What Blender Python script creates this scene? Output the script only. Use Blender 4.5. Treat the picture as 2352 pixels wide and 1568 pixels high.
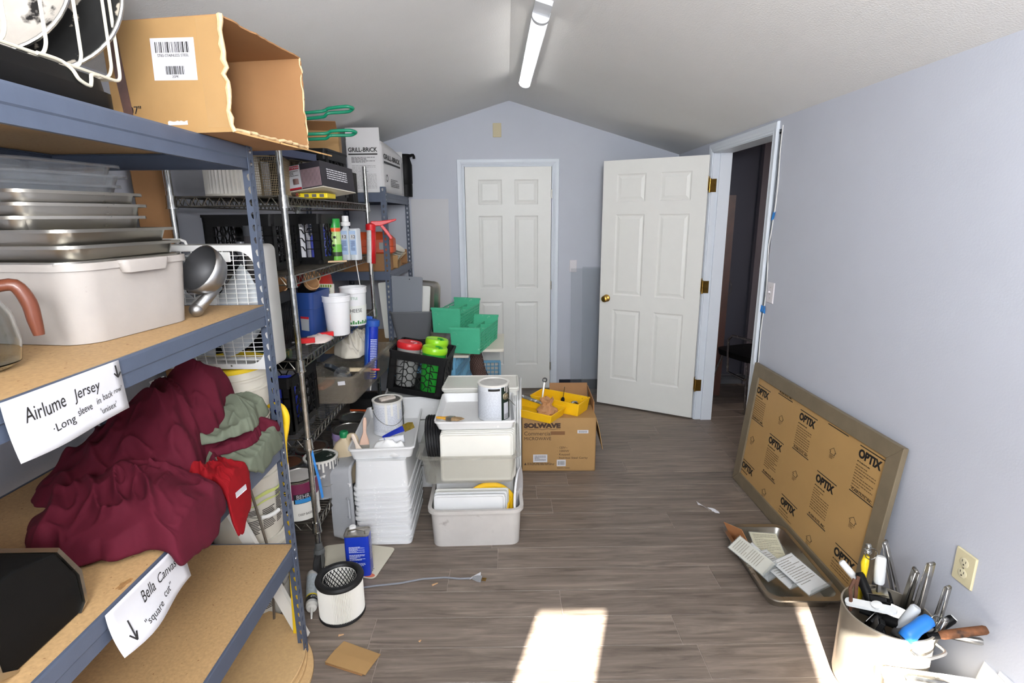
import bpy, bmesh, math, random
from mathutils import Vector, Matrix, Euler, noise
for o in list(bpy.data.objects): bpy.data.objects.remove(o, do_unlink=True)
SC = bpy.context.scene
COL = SC.collection
R_ = math.radians
# ---------------------------------------------------------------- camera
cam_d = bpy.data.cameras.new('camera'); cam = bpy.data.objects.new('camera', cam_d); COL.objects.link(cam)
cam_d.sensor_width = 36.0; cam_d.lens = 36.0 * 1220.689 / 2352.0; cam_d.clip_start = 0.02
_r = Vector((0.99992046, -0.00991872, -0.00779034)); _u = Vector((0.00984146, 0.22731375, 0.97377184)); _f = Vector((0.00788772, 0.97377106, -0.22739328))
cam.matrix_world = Matrix(((_r.x, _u.x, -_f.x, 0.0), (_r.y, _u.y, -_f.y, 0.0), (_r.z, _u.z, -_f.z, 1.613), (0, 0, 0, 1)))
SC.camera = cam
# ---------------------------------------------------------------- world, sun, lights, exposure
w = bpy.data.worlds.new('world'); SC.world = w; w.use_nodes = True
bg = w.node_tree.nodes['Background']; bg.inputs[0].default_value = (0.62, 0.76, 1.0, 1); bg.inputs[1].default_value = 1.0
def light(name, kind, energy, loc, direction, color=(1, 1, 1), **kw):
    d = bpy.data.lights.new(name, kind); d.energy = energy; d.color = color
    for k, v in kw.items(): setattr(d, k, v)
    o = bpy.data.objects.new(name, d); COL.objects.link(o); o.location = loc
    o.rotation_euler = Vector(direction).to_track_quat('-Z', 'Y').to_euler()
    return o
light('sun', 'SUN', 95.0, (-2, -4, 4), (0.306, 1.0, -0.584), (1.0, 0.95, 0.86), angle=0.0093)
# photographer's flash aimed up at the ceiling above the camera, and an added area light that fills forward
light('flash_up', 'AREA', 60.0, (0.12, -0.30, 1.84), (0.0, 0.55, 1.0), (0.985, 0.99, 1.0), shape='DISK', size=0.30)
light('added_forward_fill', 'AREA', 58.0, (0.22, -1.05, 2.10), (0.02, 1.0, -0.22), (0.985, 0.99, 1.0), shape='RECTANGLE', size=0.5, size_y=0.4)
# sky light coming through the windows behind the camera
light('window_daylight', 'AREA', 34.0, (-0.30, -1.30, 1.45), (0.1, 1, -0.10), (0.86, 0.93, 1.0), shape='RECTANGLE', size=1.9, size_y=1.1)
# ceiling light of the next room
light('next_room_light', 'AREA', 13.0, (2.75, 3.4, 2.40), (0, 0, -1), (1.0, 0.86, 0.80), shape='DISK', size=0.35)
vs = SC.view_settings; vs.view_transform = 'Standard'; vs.look = 'None'; vs.gamma = 1.0; vs.use_curve_mapping = False; vs.exposure = 0.0
# ---------------------------------------------------------------- materials
def lin(c):
    return tuple(((v / 255.0) / 12.92 if v / 255.0 <= 0.04045 else ((v / 255.0 + 0.055) / 1.055) ** 2.4) for v in c)
MATS = {}
def mat(name, rgb, rough=0.5, metal=0.0, vary=0.0, vscale=8.0, bump=0.0, bscale=60.0, trans=0.0, alpha=1.0, coat=0.0, stretch=None, spots=None, ior=1.45, emit=0.0, spec=None, rvar=0.0):
    """spots = (rgb, noise scale, threshold, softness)"""
    if name in MATS: return MATS[name]
    m = bpy.data.materials.new(name); m.use_nodes = True; MATS[name] = m
    nt = m.node_tree; N = nt.nodes; L = nt.links; b = N['Principled BSDF']
    col = lin(rgb); b.inputs['Base Color'].default_value = (*col, 1)
    b.inputs['Roughness'].default_value = rough; b.inputs['Metallic'].default_value = metal; b.inputs['IOR'].default_value = ior
    if spec is not None: b.inputs['Specular IOR Level'].default_value = spec
    if trans: b.inputs['Transmission Weight'].default_value = trans
    if alpha < 1: b.inputs['Alpha'].default_value = alpha
    if coat: b.inputs['Coat Weight'].default_value = coat
    if emit: b.inputs['Emission Color'].default_value = (*col, 1); b.inputs['Emission Strength'].default_value = emit
    src = None
    if vary or spots or bump or rvar:
        tc = N.new('ShaderNodeTexCoord'); mp = N.new('ShaderNodeMapping'); L.new(tc.outputs['Object'], mp.inputs[0])
        if stretch: mp.inputs['Scale'].default_value = stretch
    if vary or spots:
        no = N.new('ShaderNodeTexNoise'); no.inputs['Scale'].default_value = vscale; no.inputs['Detail'].default_value = 6; no.inputs['Roughness'].default_value = 0.62
        L.new(mp.outputs[0], no.inputs['Vector'])
        mx = N.new('ShaderNodeMix'); mx.data_type = 'RGBA'
        mx.inputs['A'].default_value = (*[c * (1 - vary) for c in col], 1); mx.inputs['B'].default_value = (*[min(1, c * (1 + vary)) for c in col], 1)
        rm = N.new('ShaderNodeMapRange'); rm.inputs[1].default_value = 0.32; rm.inputs[2].default_value = 0.68
        L.new(no.outputs['Fac'], rm.inputs[0]); L.new(rm.outputs[0], mx.inputs['Factor'])
        src = mx.outputs['Result']
        if spots:
            n2 = N.new('ShaderNodeTexNoise'); n2.inputs['Scale'].default_value = spots[1]; n2.inputs['Detail'].default_value = 5; L.new(mp.outputs[0], n2.inputs['Vector'])
            r2 = N.new('ShaderNodeMapRange'); r2.inputs[1].default_value = spots[2]; r2.inputs[2].default_value = spots[2] + spots[3]; L.new(n2.outputs['Fac'], r2.inputs[0])
            m2 = N.new('ShaderNodeMix'); m2.data_type = 'RGBA'; L.new(src, m2.inputs['A']); m2.inputs['B'].default_value = (*lin(spots[0]), 1); L.new(r2.outputs[0], m2.inputs['Factor'])
            src = m2.outputs['Result']
        L.new(src, b.inputs['Base Color'])
        if rvar:
            rr = N.new('ShaderNodeMapRange'); rr.inputs[1].default_value = .3; rr.inputs[2].default_value = .7; rr.inputs[3].default_value = max(.03, rough - rvar); rr.inputs[4].default_value = rough + rvar
            L.new(no.outputs['Fac'], rr.inputs[0]); L.new(rr.outputs[0], b.inputs['Roughness'])
    if bump:
        nb = N.new('ShaderNodeTexNoise'); nb.inputs['Scale'].default_value = bscale; nb.inputs['Detail'].default_value = 4; L.new(mp.outputs[0], nb.inputs['Vector'])
        bp = N.new('ShaderNodeBump'); bp.inputs['Strength'].default_value = bump; bp.inputs['Distance'].default_value = 0.004
        L.new(nb.outputs['Fac'], bp.inputs['Height']); L.new(bp.outputs[0], b.inputs['Normal'])
    return m
# ---------------------------------------------------------------- mesh builder
def rrect(w, d, r, n=4):
    """closed rounded rectangle, counter-clockwise, centred"""
    r = max(1e-4, min(r, w / 2 - 1e-4, d / 2 - 1e-4)); pts = []
    for cx, cy, a0 in ((w/2-r, d/2-r, 0), (-w/2+r, d/2-r, 90), (-w/2+r, -d/2+r, 180), (w/2-r, -d/2+r, 270)):
        for i in range(n + 1):
            a = R_(a0 + 90.0 * i / n); pts.append((cx + r * math.cos(a), cy + r * math.sin(a)))
    return pts
class MB:
    def __init__(s): s.v = []; s.f = []
    def add(s, vs, fs, M=None):
        o = len(s.v)
        s.v += [tuple(M @ Vector(p)) if M else tuple(p) for p in vs]
        s.f += [tuple(i + o for i in f) for f in fs]; return s
    def box(s, c, sz, rot=None, M=None):
        x, y, z = (k / 2 for k in sz)
        vs = [Vector((a, b, d)) for d in (-z, z) for a, b in ((-x, -y), (x, -y), (x, y), (-x, y))]
        if rot: e = Euler(rot).to_matrix(); vs = [e @ v for v in vs]
        vs = [v + Vector(c) for v in vs]
        return s.add(vs, [(3, 2, 1, 0), (4, 5, 6, 7), (0, 1, 5, 4), (1, 2, 6, 5), (2, 3, 7, 6), (3, 0, 4, 7)], M)
    def b2(s, a, b, M=None):
        return s.box([(p + q) / 2 for p, q in zip(a, b)], [abs(q - p) for p, q in zip(a, b)], None, M)
    def hexa(s, bot, top):
        """box from four bottom and four top corners (same order)"""
        return s.add(list(bot) + list(top), [(3, 2, 1, 0), (4, 5, 6, 7), (0, 1, 5, 4), (1, 2, 6, 5), (2, 3, 7, 6), (3, 0, 4, 7)])
    def loft(s, rings, cap0=True, cap1=True, closed=True, M=None):
        n = len(rings[0]); vs = [p for r in rings for p in r]; fs = []
        for i in range(len(rings) - 1):
            for j in range(n if closed else n - 1):
                k = (j + 1) % n; fs.append((i*n+j, i*n+k, (i+1)*n+k, (i+1)*n+j))
        if cap0: fs.append(tuple(reversed(range(n))))
        if cap1: fs.append(tuple((len(rings)-1)*n + j for j in range(n)))
        return s.add(vs, fs, M)
    def cyl(s, a, b, r, r2=None, n=14, caps=True):
        a = Vector(a); b = Vector(b); d = (b - a).normalized(); r2 = r if r2 is None else r2
        q = d.to_track_quat('Z', 'X'); ring = [q @ Vector((math.cos(2*math.pi*i/n), math.sin(2*math.pi*i/n), 0)) for i in range(n)]
        return s.loft([[a + p * r for p in ring], [b + p * r2 for p in ring]], caps, caps)
    def tube(s, pts, r, n=8, caps=True, closed=False, cr=0):
        pts = [Vector(p) for p in pts]; rings = []; prev = None
        if cr:   # round the bends of the path
            out = []; rr_ = []
            for i in range(len(pts) - 1):
                a, b, c, d = pts[max(i - 1, 0)], pts[i], pts[i + 1], pts[min(i + 2, len(pts) - 1)]; f = .5 * min(1.0, (c - b).length / max((b - a).length, (d - c).length, 1e-6)) ** .5
                for k in range(cr):
                    t = k / cr; t2, t3 = t*t, t*t*t; m0, m1 = (c - a) * .5 * min(1, 2*(c - b).length / max((c - a).length, 1e-6)), (d - b) * .5 * min(1, 2*(c - b).length / max((d - b).length, 1e-6))
                    out.append(b*(2*t3 - 3*t2 + 1) + m0*(t3 - 2*t2 + t) + c*(-2*t3 + 3*t2) + m1*(t3 - t2))
                    if isinstance(r, (list, tuple)): rr_.append(r[i] + (r[i + 1] - r[i]) * t)
            out.append(pts[-1])
            if isinstance(r, (list, tuple)): rr_.append(r[-1]); r = rr_
            pts = out
        m = len(pts)
        for i, p in enumerate(pts):
            if closed: t = (pts[(i+1) % m] - pts[i-1])
            else: t = (pts[min(i+1, m-1)] - pts[max(i-1, 0)])
            t.normalize()
            if prev is None:
                x = t.orthogonal().normalized()
            else:
                x = (prev - t * prev.dot(t))
                x = x.normalized() if x.length > 1e-6 else t.orthogonal().normalized()
            prev = x; y = t.cross(x); rr = r[i] if isinstance(r, (list, tuple)) else r
            rings.append([p + (x * math.cos(2*math.pi*k/n) + y * math.sin(2*math.pi*k/n)) * rr for k in range(n)])
        if closed: rings.append(rings[0]); caps = False
        return s.loft(rings, caps, caps)
    def lathe(s, prof, c=(0, 0, 0), n=24, M=None, cap0=True, cap1=True, sx=1, sy=1):
        rings = [[(c[0] + sx*r*math.cos(2*math.pi*i/n), c[1] + sy*r*math.sin(2*math.pi*i/n), c[2] + z) for i in range(n)] for r, z in prof]
        return s.loft(rings, cap0, cap1, True, M)
    def rings(s, spec, c=(0, 0, 0), n=4, M=None, cap0=True, cap1=True):
        """spec = [(w, d, r, z)] rounded rectangles lofted upward"""
        rs = [[(c[0] + x, c[1] + y, c[2] + z) for x, y in rrect(w, d, r, n)] for w, d, r, z in spec]
        return s.loft(rs, cap0, cap1, True, M)
    def tub(s, w0, d0, w1, d1, h, r=0.03, t=0.003, lip=0.012, liph=0.012, M=None, n=4):
        """open container: bottom w0 x d0, top w1 x d1, with a turned-over lip"""
        sp = [(w0, d0, r, 0), (w1, d1, r, h - liph), (w1 + 2*lip, d1 + 2*lip, r + lip, h - liph), (w1 + 2*lip, d1 + 2*lip, r + lip, h), (w1 - 2*t, d1 - 2*t, r, h), (w0 - 2*t, d0 - 2*t, r, t)]
        return s.rings(sp, n=n, M=M)
    def quad(s, a, b, c, d): return s.add([a, b, c, d], [(0, 1, 2, 3)])
    def prism(s, poly, z0, z1, M=None):
        return s.loft([[(x, y, z0) for x, y in poly], [(x, y, z1) for x, y in poly]], M=M)
    def sphere(s, c, r, n=14, m=8, sc=(1, 1, 1)):
        rs = [[(c[0] + sc[0]*r*math.sin(math.pi*j/m)*math.cos(2*math.pi*i/n), c[1] + sc[1]*r*math.sin(math.pi*j/m)*math.sin(2*math.pi*i/n), c[2] - sc[2]*r*math.cos(math.pi*j/m)) for i in range(n)] for j in range(1, m)]
        return s.loft(rs)
    def build(s, name, material, parent=None, smooth=False, loc=None, rot=None, bevel=0.0, auto=38, solid=0.0, sub=0):
        me = bpy.data.meshes.new(name); me.from_pydata(s.v, [], s.f); me.validate()
        bm = bmesh.new(); bm.from_mesh(me); bmesh.ops.recalc_face_normals(bm, faces=bm.faces); bm.to_mesh(me); bm.free()
        o = bpy.data.objects.new(name, me); COL.objects.link(o)
        if material: me.materials.append(material)
        if smooth:
            me.polygons.foreach_set('use_smooth', [True] * len(me.polygons))
            if auto and auto < 179: me.set_sharp_from_angle(angle=R_(auto))
        if parent: o.parent = parent
        if loc: o.location = loc
        if rot: o.rotation_euler = rot
        if sub:
            md = o.modifiers.new('sub', 'SUBSURF'); md.levels = sub; md.render_levels = sub
        if solid:
            md = o.modifiers.new('solid', 'SOLIDIFY'); md.thickness = solid; md.offset = 0
        if bevel:
            md = o.modifiers.new('bevel', 'BEVEL'); md.width = bevel; md.segments = 2; md.limit_method = 'ANGLE'; md.angle_limit = R_(40)
        return o
def thing(name, label, cat, loc=(0, 0, 0), rot=0.0, group=None):
    o = bpy.data.objects.new(name, None); COL.objects.link(o); o.empty_display_size = 0.05
    o.location = loc; o.rotation_euler = (0, 0, rot) if isinstance(rot, (int, float)) else rot
    o['label'] = label; o['category'] = cat
    if group: o['group'] = group
    return o
def tag(o, label, cat, group=None):
    o['label'] = label; o['category'] = cat
    if group: o['group'] = group
    return o
def struct(o, label=None):
    o['kind'] = 'structure'
    if label: o['label'] = label
    return o
KIDS = {}
def dup(root, loc, rot, label=None, group=None):
    def cp(o, p):
        c = o.copy(); COL.objects.link(c); c.parent = p
        for ch in list(o.children): cp(ch, c)
        return c
    r = cp(root, root.parent); r.location = loc; r.rotation_euler = (0, 0, rot) if isinstance(rot, (int, float)) else rot
    if label: r['label'] = label
    if group: r['group'] = group
    return r
def lettering(s, size, material, parent, M, name='lettering', align='LEFT', shear=0.0, space=1.0, extr=0.0004, jit=0.0, offset=0.0, sx=1.0, seed=1, fit=None, fith=None):
    """flat printed characters: local x to the right, local y up, turned into a mesh"""
    cu = bpy.data.curves.new(name, 'FONT'); cu.body = s; cu.size = size; cu.align_x = align; cu.shear = shear; cu.space_character = space; cu.extrude = extr; cu.offset = offset; cu.resolution_u = 3
    t = bpy.data.objects.new(name, cu); COL.objects.link(t)
    me = bpy.data.meshes.new_from_object(t.evaluated_get(bpy.context.evaluated_depsgraph_get())); bpy.data.objects.remove(t, do_unlink=True); bpy.data.curves.remove(cu)
    xs = [v.co.x for v in me.vertices]; ys = [v.co.y for v in me.vertices]
    if fit: sx = fit / (max(xs) - min(xs))
    sy = fith / (max(ys) - min(ys)) if fith else 1.0
    for v in me.vertices:
        x = v.co.x * sx; y = v.co.y * sy
        if jit: y += jit * math.sin(x * 95 + seed) + jit * .6 * math.sin(x * 41 + 2 * seed)
        v.co = (x, y, v.co.z)
    me.transform(M); me.materials.clear(); me.materials.append(material)
    o = bpy.data.objects.new(name, me); COL.objects.link(o); o.parent = parent
    return o
def frame(origin, xdir, ydir):
    """matrix whose local x and y run along the two directions"""
    x = Vector(xdir).normalized(); y = Vector(ydir); y = (y - x * y.dot(x)).normalized(); z = x.cross(y)
    return Matrix(((x.x, y.x, z.x, origin[0]), (x.y, y.y, z.y, origin[1]), (x.z, y.z, z.z, origin[2]), (0, 0, 0, 1)))
def print_lines(mb, M, w, h, n, seed=0, gap=0.5, t=0.0003, words=True):
    """rows of small printed strokes standing for body text too small to read"""
    rnd = random.Random(seed); lh = h / n
    for i in range(n):
        y = -i * lh; x = 0.0; end = w * (1 if rnd.random() < .75 else rnd.uniform(.4, .9))
        while x < end:
            l = rnd.uniform(.05, .16) * w if words else end
            l = min(l, end - x)
            if l > .01 * w: mb.add([(x, y, t), (x + l, y, t), (x + l, y - lh*gap, t), (x, y - lh*gap, t)], [(0, 1, 2, 3)], M)
            x += l + .02 * w
def barcode(mb, M, w, h, seed=0, t=0.0004):
    rnd = random.Random(seed); x = 0
    while x < w:
        b = rnd.choice((1, 1, 2, 3)) * w / 70.0
        mb.add([(x, 0, t), (min(w, x+b), 0, t), (min(w, x+b), h, t), (x, h, t)], [(0, 1, 2, 3)], M); x += b + rnd.choice((1, 1, 2, 3)) * w / 70.0
# ================================================================ THE ROOM
LX, RX, BY, KY = -1.457, 1.514, 4.877, -1.40
RIDX, RIDZ, EZ = 0.0286, 2.582, 2.135
M_wall = mat('wall_paint', (188, 192, 203), .55, vary=.02, vscale=3, bump=.10, bscale=130)
M_ceil = mat('ceiling_texture', (228, 228, 227), .6, vary=.02, vscale=2, bump=.35, bscale=160)
M_white = mat('white_trim_paint', (214, 221, 230), .42, vary=.015)
M_door = mat('white_door_paint', (226, 226, 222), .42, vary=.015)
M_dark = mat('painted_darkness', (10, 12, 18), .9)
def wood_floor():
    m = bpy.data.materials.new('plank_wood'); m.use_nodes = True; nt = m.node_tree; N = nt.nodes; L = nt.links; b = N['Principled BSDF']
    ge = N.new('ShaderNodeNewGeometry'); oi = N.new('ShaderNodeObjectInfo')
    ad = N.new('ShaderNodeVectorMath'); ad.operation = 'ADD'
    mu = N.new('ShaderNodeMath'); mu.operation = 'MULTIPLY'; mu.inputs[1].default_value = 37.0; L.new(oi.outputs['Random'], mu.inputs[0])
    cb = N.new('ShaderNodeCombineXYZ'); L.new(mu.outputs[0], cb.inputs[0]); L.new(mu.outputs[0], cb.inputs[2])
    L.new(ge.outputs['Position'], ad.inputs[0]); L.new(cb.outputs[0], ad.inputs[1])
    mp = N.new('ShaderNodeMapping'); mp.inputs['Scale'].default_value = (1.6, 22.0, 22.0); L.new(ad.outputs[0], mp.inputs[0])
    n1 = N.new('ShaderNodeTexNoise'); n1.inputs['Scale'].default_value = 1.7; n1.inputs['Detail'].default_value = 9; n1.inputs['Roughness'].default_value = .66; n1.inputs['Distortion'].default_value = .9; L.new(mp.outputs[0], n1.inputs['Vector'])
    cr = N.new('ShaderNodeValToRGB'); e = cr.color_ramp.elements
    e[0].position = .26; e[0].color = (*lin((78, 68, 60)), 1); e[1].position = .72; e[1].color = (*lin((143, 130, 118)), 1)
    x = e.new(.42); x.color = (*lin((106, 95, 86)), 1); x = e.new(.56); x.color = (*lin((123, 111, 101)), 1)
    L.new(n1.outputs['Fac'], cr.inputs[0])
    mp2 = N.new('ShaderNodeMapping'); mp2.inputs['Scale'].default_value = (2.2, 6.0, 6.0); L.new(ad.outputs[0], mp2.inputs[0])
    n2 = N.new('ShaderNodeTexNoise'); n2.inputs['Scale'].default_value = 2.4; n2.inputs['Detail'].default_value = 5; L.new(mp2.outputs[0], n2.inputs['Vector'])
    rm = N.new('ShaderNodeMapRange'); rm.inputs[1].default_value = .60; rm.inputs[2].default_value = .76; rm.inputs[4].default_value = .55; L.new(n2.outputs['Fac'], rm.inputs[0])
    mx = N.new('ShaderNodeMix'); mx.data_type = 'RGBA'; L.new(rm.outputs[0], mx.inputs['Factor']); L.new(cr.outputs[0], mx.inputs['A']); mx.inputs['B'].default_value = (*lin((86, 74, 66)), 1)
    hs = N.new('ShaderNodeHueSaturation'); L.new(mx.outputs['Result'], hs.inputs['Color'])
    r3 = N.new('ShaderNodeMapRange'); r3.inputs[3].default_value = .90; r3.inputs[4].default_value = 1.08; L.new(oi.outputs['Random'], r3.inputs[0]); L.new(r3.outputs[0], hs.inputs['Value'])
    L.new(hs.outputs[0], b.inputs['Base Color']); b.inputs['Roughness'].default_value = .48
    bp = N.new('ShaderNodeBump'); bp.inputs['Strength'].default_value = .12; bp.inputs['Distance'].default_value = .002; L.new(n1.outputs['Fac'], bp.inputs['Height']); L.new(bp.outputs[0], b.inputs['Normal'])
    return m
M_plank = wood_floor()
fl = struct(MB().b2((LX-.1, KY-.1, -.06), (3.3, 6.2, -.0025)).build('floor', mat('plank_joint_highlight', (166, 152, 142), .7)), 'grey brown wood plank floor')  # joint colour is kept pale to paint in the plank bevel highlights
def plank(x0, x1, y0, y1, along='x'):
    g = .0011; mb = MB()
    w, d = x1 - x0 - 2*g, y1 - y0 - 2*g
    mb.rings([(w, d, .0005, -.006), (w, d, .0005, -.0012), (w - .002, d - .002, .0005, 0)], n=1)
    o = mb.build('plank', M_plank, fl, loc=((x0+x1)/2, (y0+y1)/2, 0)); return o
PL = 1.22; rnd = random.Random(4)
ends = {3: .938 - PL, 1: .667 - PL, 0: -.50}
k = -19
while True:
    y0 = 1.57 + .158 * k
    if y0 > BY: break
    y1 = min(BY, y0 + .158)
    off = ends.get(k, LX - rnd.random() * PL)
    x = off - PL * 2
    while x < RX:
        a, b_ = max(x, LX), min(x + PL, RX)
        if b_ - a > .02 and y1 > KY + .02: plank(a, b_, max(y0, KY), y1)
        x += PL
    k += 1
# doorway threshold plank and the floor of the next room
plank(RX, RX + .12, 3.12, 4.08)
y = 3.0
while y < 5.0:
    xx = RX + .12 + rnd.random() * .2 - .2
    for a, b_ in ((RX + .12, 2.2 + rnd.random() * .5), ):
        plank(a, b_, y, y + .158); plank(b_, 3.2, y, y + .158)
    y += .158
# walls
wb = MB()
D1L, D1R, DZ = -.3638 - .035, .3975 + .035, 2.06
def gz(x): return EZ + (RIDZ - EZ) * (1 - abs(x - RIDX) / (RX - RIDX))
T = .12
def gable(mb, xs, y0, y1, z0s):
    pass
poly_l = [(LX - T, 0), (D1L, 0), (D1L, DZ), (D1L, gz(D1L)), (LX, EZ), (LX - T, EZ)]
def wallprism(mb, poly, y0, y1):
    mb.loft([[(x, y0, z) for x, z in poly], [(x, y1, z) for x, z in poly]])
wallprism(wb, [(LX - T, 0), (D1L, 0), (D1L, gz(D1L)), (LX, EZ), (LX - T, EZ)], BY, BY + T)
wallprism(wb, [(D1R, 0), (RX + T, 0), (RX + T, EZ), (RX, EZ), (D1R, gz(D1R))], BY, BY + T)
wallprism(wb, [(D1L, DZ), (D1R, DZ), (D1R, gz(D1R)), (RIDX, RIDZ), (D1L, gz(D1L))], BY, BY + T)
struct(wb.build('wall_back', M_wall), 'pale lavender grey gable wall at the far end')
struct(MB().b2((LX - T, KY - T, 0), (LX, BY, EZ + .05)).build('wall_left', M_wall), 'pale lavender grey wall behind the shelving')
DN, DF = 3.17, 4.065      # doorway opening in the right wall
wr = MB(); wr.b2((RX, KY - T, 0), (RX + T, DN - .085, EZ + .05)); wr.b2((RX, DF + .02, 0), (RX + T, BY + T, EZ + .05)); wr.b2((RX, DN - .085, 2.075), (RX + T, DF + .02, EZ + .05))
wrh = wr.build('wall_right', M_wall); struct(wrh, 'pale lavender grey wall with the open doorway')
struct(MB().b2((RX + .03, DN - .086, 0), (RX + .06, DN - .02, 2.075)).build('gap_shade_strip', mat('gap_shade_black', (14, 18, 28), .9)), 'strip painted shade dark in the unfinished gap beside the door casing')  # dark strip paints in the shade inside the gap
# wall behind the camera with two tall window openings that let the sun in
W1, W2, WT, WB_ = (-.93, -.61), (.16, .54), 2.0, .62
ww = MB()
for a, b_ in ((LX - T, W1[0]), (W1[1], W2[0]), (W2[1], RX + T)): ww.b2((a, KY - T, 0), (b_, KY, 2.7))
for a, b_ in (W1, W2): ww.b2((a, KY - T, 0), (b_, KY, WB_)); ww.b2((a, KY - T, WT), (b_, KY, 2.7))
struct(ww.build('wall_front', M_wall), 'pale wall with two narrow windows behind the viewpoint')
for i, (a, b_) in enumerate((W1, W2)):
    m = MB(); t = .035
    m.b2((a, KY - .07, WB_), (a + t*.3, KY - .02, WT)); m.b2((b_ - t*.3, KY - .07, WB_), (b_, KY - .02, WT)); m.b2((a, KY - .07, WB_), (b_, KY - .02, WB_ + t))
    struct(m.build('window_%d' % (i + 1), M_white), 'narrow white framed window behind the viewpoint')
# ceiling: two slopes
cl = MB()
for s_, ex in ((-1, LX - T), (1, RX + T)):
    ez = RIDZ - (RIDZ - EZ) / (RX - RIDX) * abs(ex - RIDX)
    cl.add([(RIDX, KY - T, RIDZ), (RIDX, BY + T, RIDZ), (ex, BY + T, ez), (ex, KY - T, ez), (RIDX, KY - T, RIDZ + .1), (RIDX, BY + T, RIDZ + .1), (ex, BY + T, ez + .1), (ex, KY - T, ez + .1)],
           [(0, 1, 2, 3), (4, 5, 6, 7), (0, 4, 7, 3), (1, 5, 6, 2), (3, 2, 6, 7)])
struct(cl.build('ceiling', M_ceil), 'textured off white vaulted ceiling with a central ridge')
# baseboard: dark strip left unpainted at the far wall
struct(MB().b2((D1R + .055, BY - .004, 0), (RX, BY, .097)).build('baseboard_back', mat('dark_base_strip', (22, 27, 42), .6)), 'dark blue unpainted strip along the foot of the far wall')
# ---- six panel doors
def six_panel(root, w, h, t, both=True):
    """local: x 0..w, y 0..-t is the thickness (front face at y = 0 towards -y is y=-t), z 0..h"""
    px = [(.115, w/2 - .055), (w/2 + .055, w - .115)]
    pz = [(.235, .84), (.962, 1.615), (1.712, 1.925)]
    sl = MB()
    xs = [0, px[0][0], px[0][1], px[1][0], px[1][1], w]
    sl.b2((0, -t, 0), (xs[1], 0, h)); sl.b2((xs[4], -t, 0), (w, 0, h)); sl.b2((xs[2], -t, 0), (xs[3], 0, h))
    zz = [0, pz[0][0], pz[0][1], pz[1][0], pz[1][1], pz[2][0], pz[2][1], h]
    for a, b_ in px:
        for i in (0, 2, 4, 6): sl.b2((a, -t, zz[i]), (b_, 0, zz[i+1]))
    sl.build('slab', M_door, root)
    for a, b_ in px:
        for c, d in pz:
            m = MB(); cx, cz, pw, ph = (a+b_)/2, (c+d)/2, b_-a, d-c
            for sgn, yf in ((-1, -t), (1, 0)):
                dirn = 1 if yf == -t else -1
                rs = []
                for ins, dep in ((0, 0), (.010, .007), (.016, .0075), (.036, .0025), (.037, .0018)):
                    ww_, hh = pw/2 - ins, ph/2 - ins; y = yf + dirn * dep
                    rs.append([(cx - ww_, y, cz - hh), (cx + ww_, y, cz - hh), (cx + ww_, y, cz + hh), (cx - ww_, y, cz + hh)])
                m.loft(rs, False, True)
            m.build('panel', M_door, root)
def hinge(parent, p, m, hgt=.09, leaf=((0, -.034), (0, 0))):
    mb = MB(); mb.cyl((p[0], p[1], p[2]-hgt/2), (p[0], p[1], p[2]+hgt/2), .006, n=10)
    (a, b_) = leaf; mb.add([(p[0]+a[0], p[1]+a[1], p[2]-hgt/2), (p[0]+b_[0], p[1]+b_[1], p[2]-hgt/2), (p[0]+b_[0], p[1]+b_[1], p[2]+hgt/2), (p[0]+a[0], p[1]+a[1], p[2]+hgt/2)], [(0, 1, 2, 3)])
    return mb.build('hinge', m, parent, smooth=True, solid=.002)
M_nickel = mat('nickel', (190, 186, 176), .28, 1.0, vary=.1, vscale=60)
M_brass = mat('brass', (176, 140, 70), .30, 1.0, vary=.2, vscale=50)
def casing_profile(mb, path, w, out, M=None):
    pass
def casing(name, x0, x1, z1, plane, label, w=.057):
    """door casing in the plane y = plane facing -y: two legs and a head with stepped profile"""
    root = thing(name, label, 'trim'); 
    prof = [(0, 0), (0, .008), (.010, .011), (.016, .009), (.030, .014), (w - .004, .016), (w, .012), (w, 0)]
    def leg(pts):
        m = MB(); rings = []
        for (px, pz, dx, dz) in pts: rings.append([(px + dx * a, plane - h, pz + dz * a) for a, h in prof])
        m.loft(rings); return m
    a = leg([(x0, 0, -1, 0), (x0, z1, -1, 1)]); a.build('casing_leg', M_white, root)
    a = leg([(x1, 0, 1, 0), (x1, z1, 1, 1)]); a.build('casing_leg', M_white, root)
    a = leg([(x0, z1, -1, 1), (x1, z1, 1, 1)]); a.build('casing_head', M_white, root)
    j = MB(); j.b2((x0 - .012, plane, 0), (x0 + .006, plane + .11, z1 + .01)); j.b2((x1 - .006, plane, 0), (x1 + .012, plane + .11, z1 + .01)); j.b2((x0, plane, z1 - .006), (x1, plane + .11, z1 + .012)); j.build('jamb', M_white, root)
    return root
c1 = casing('trim_1', -.374, .408, 2.052, BY, 'white moulded casing around the closed door'); del c1['category']; struct(c1)
d1 = thing('door_1', 'closed white six panel door in the far wall', 'door', (-.3638, BY + .037, .012)); del d1['category']; struct(d1)
six_panel(d1, .7613, 2.033, .035)
for z in (.22, .99, 1.80): hinge(d1, (.766, -.037, z), M_nickel, .075, ((-.001, .001), (.012, .001)))
struct(MB().b2((D1L, BY + .05, 0), (D1R, BY + .11, 2.06)).build('door_dark_backing', M_dark), 'darkness behind the closed door')  # near black slab stands in for the darkness behind the door
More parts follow.
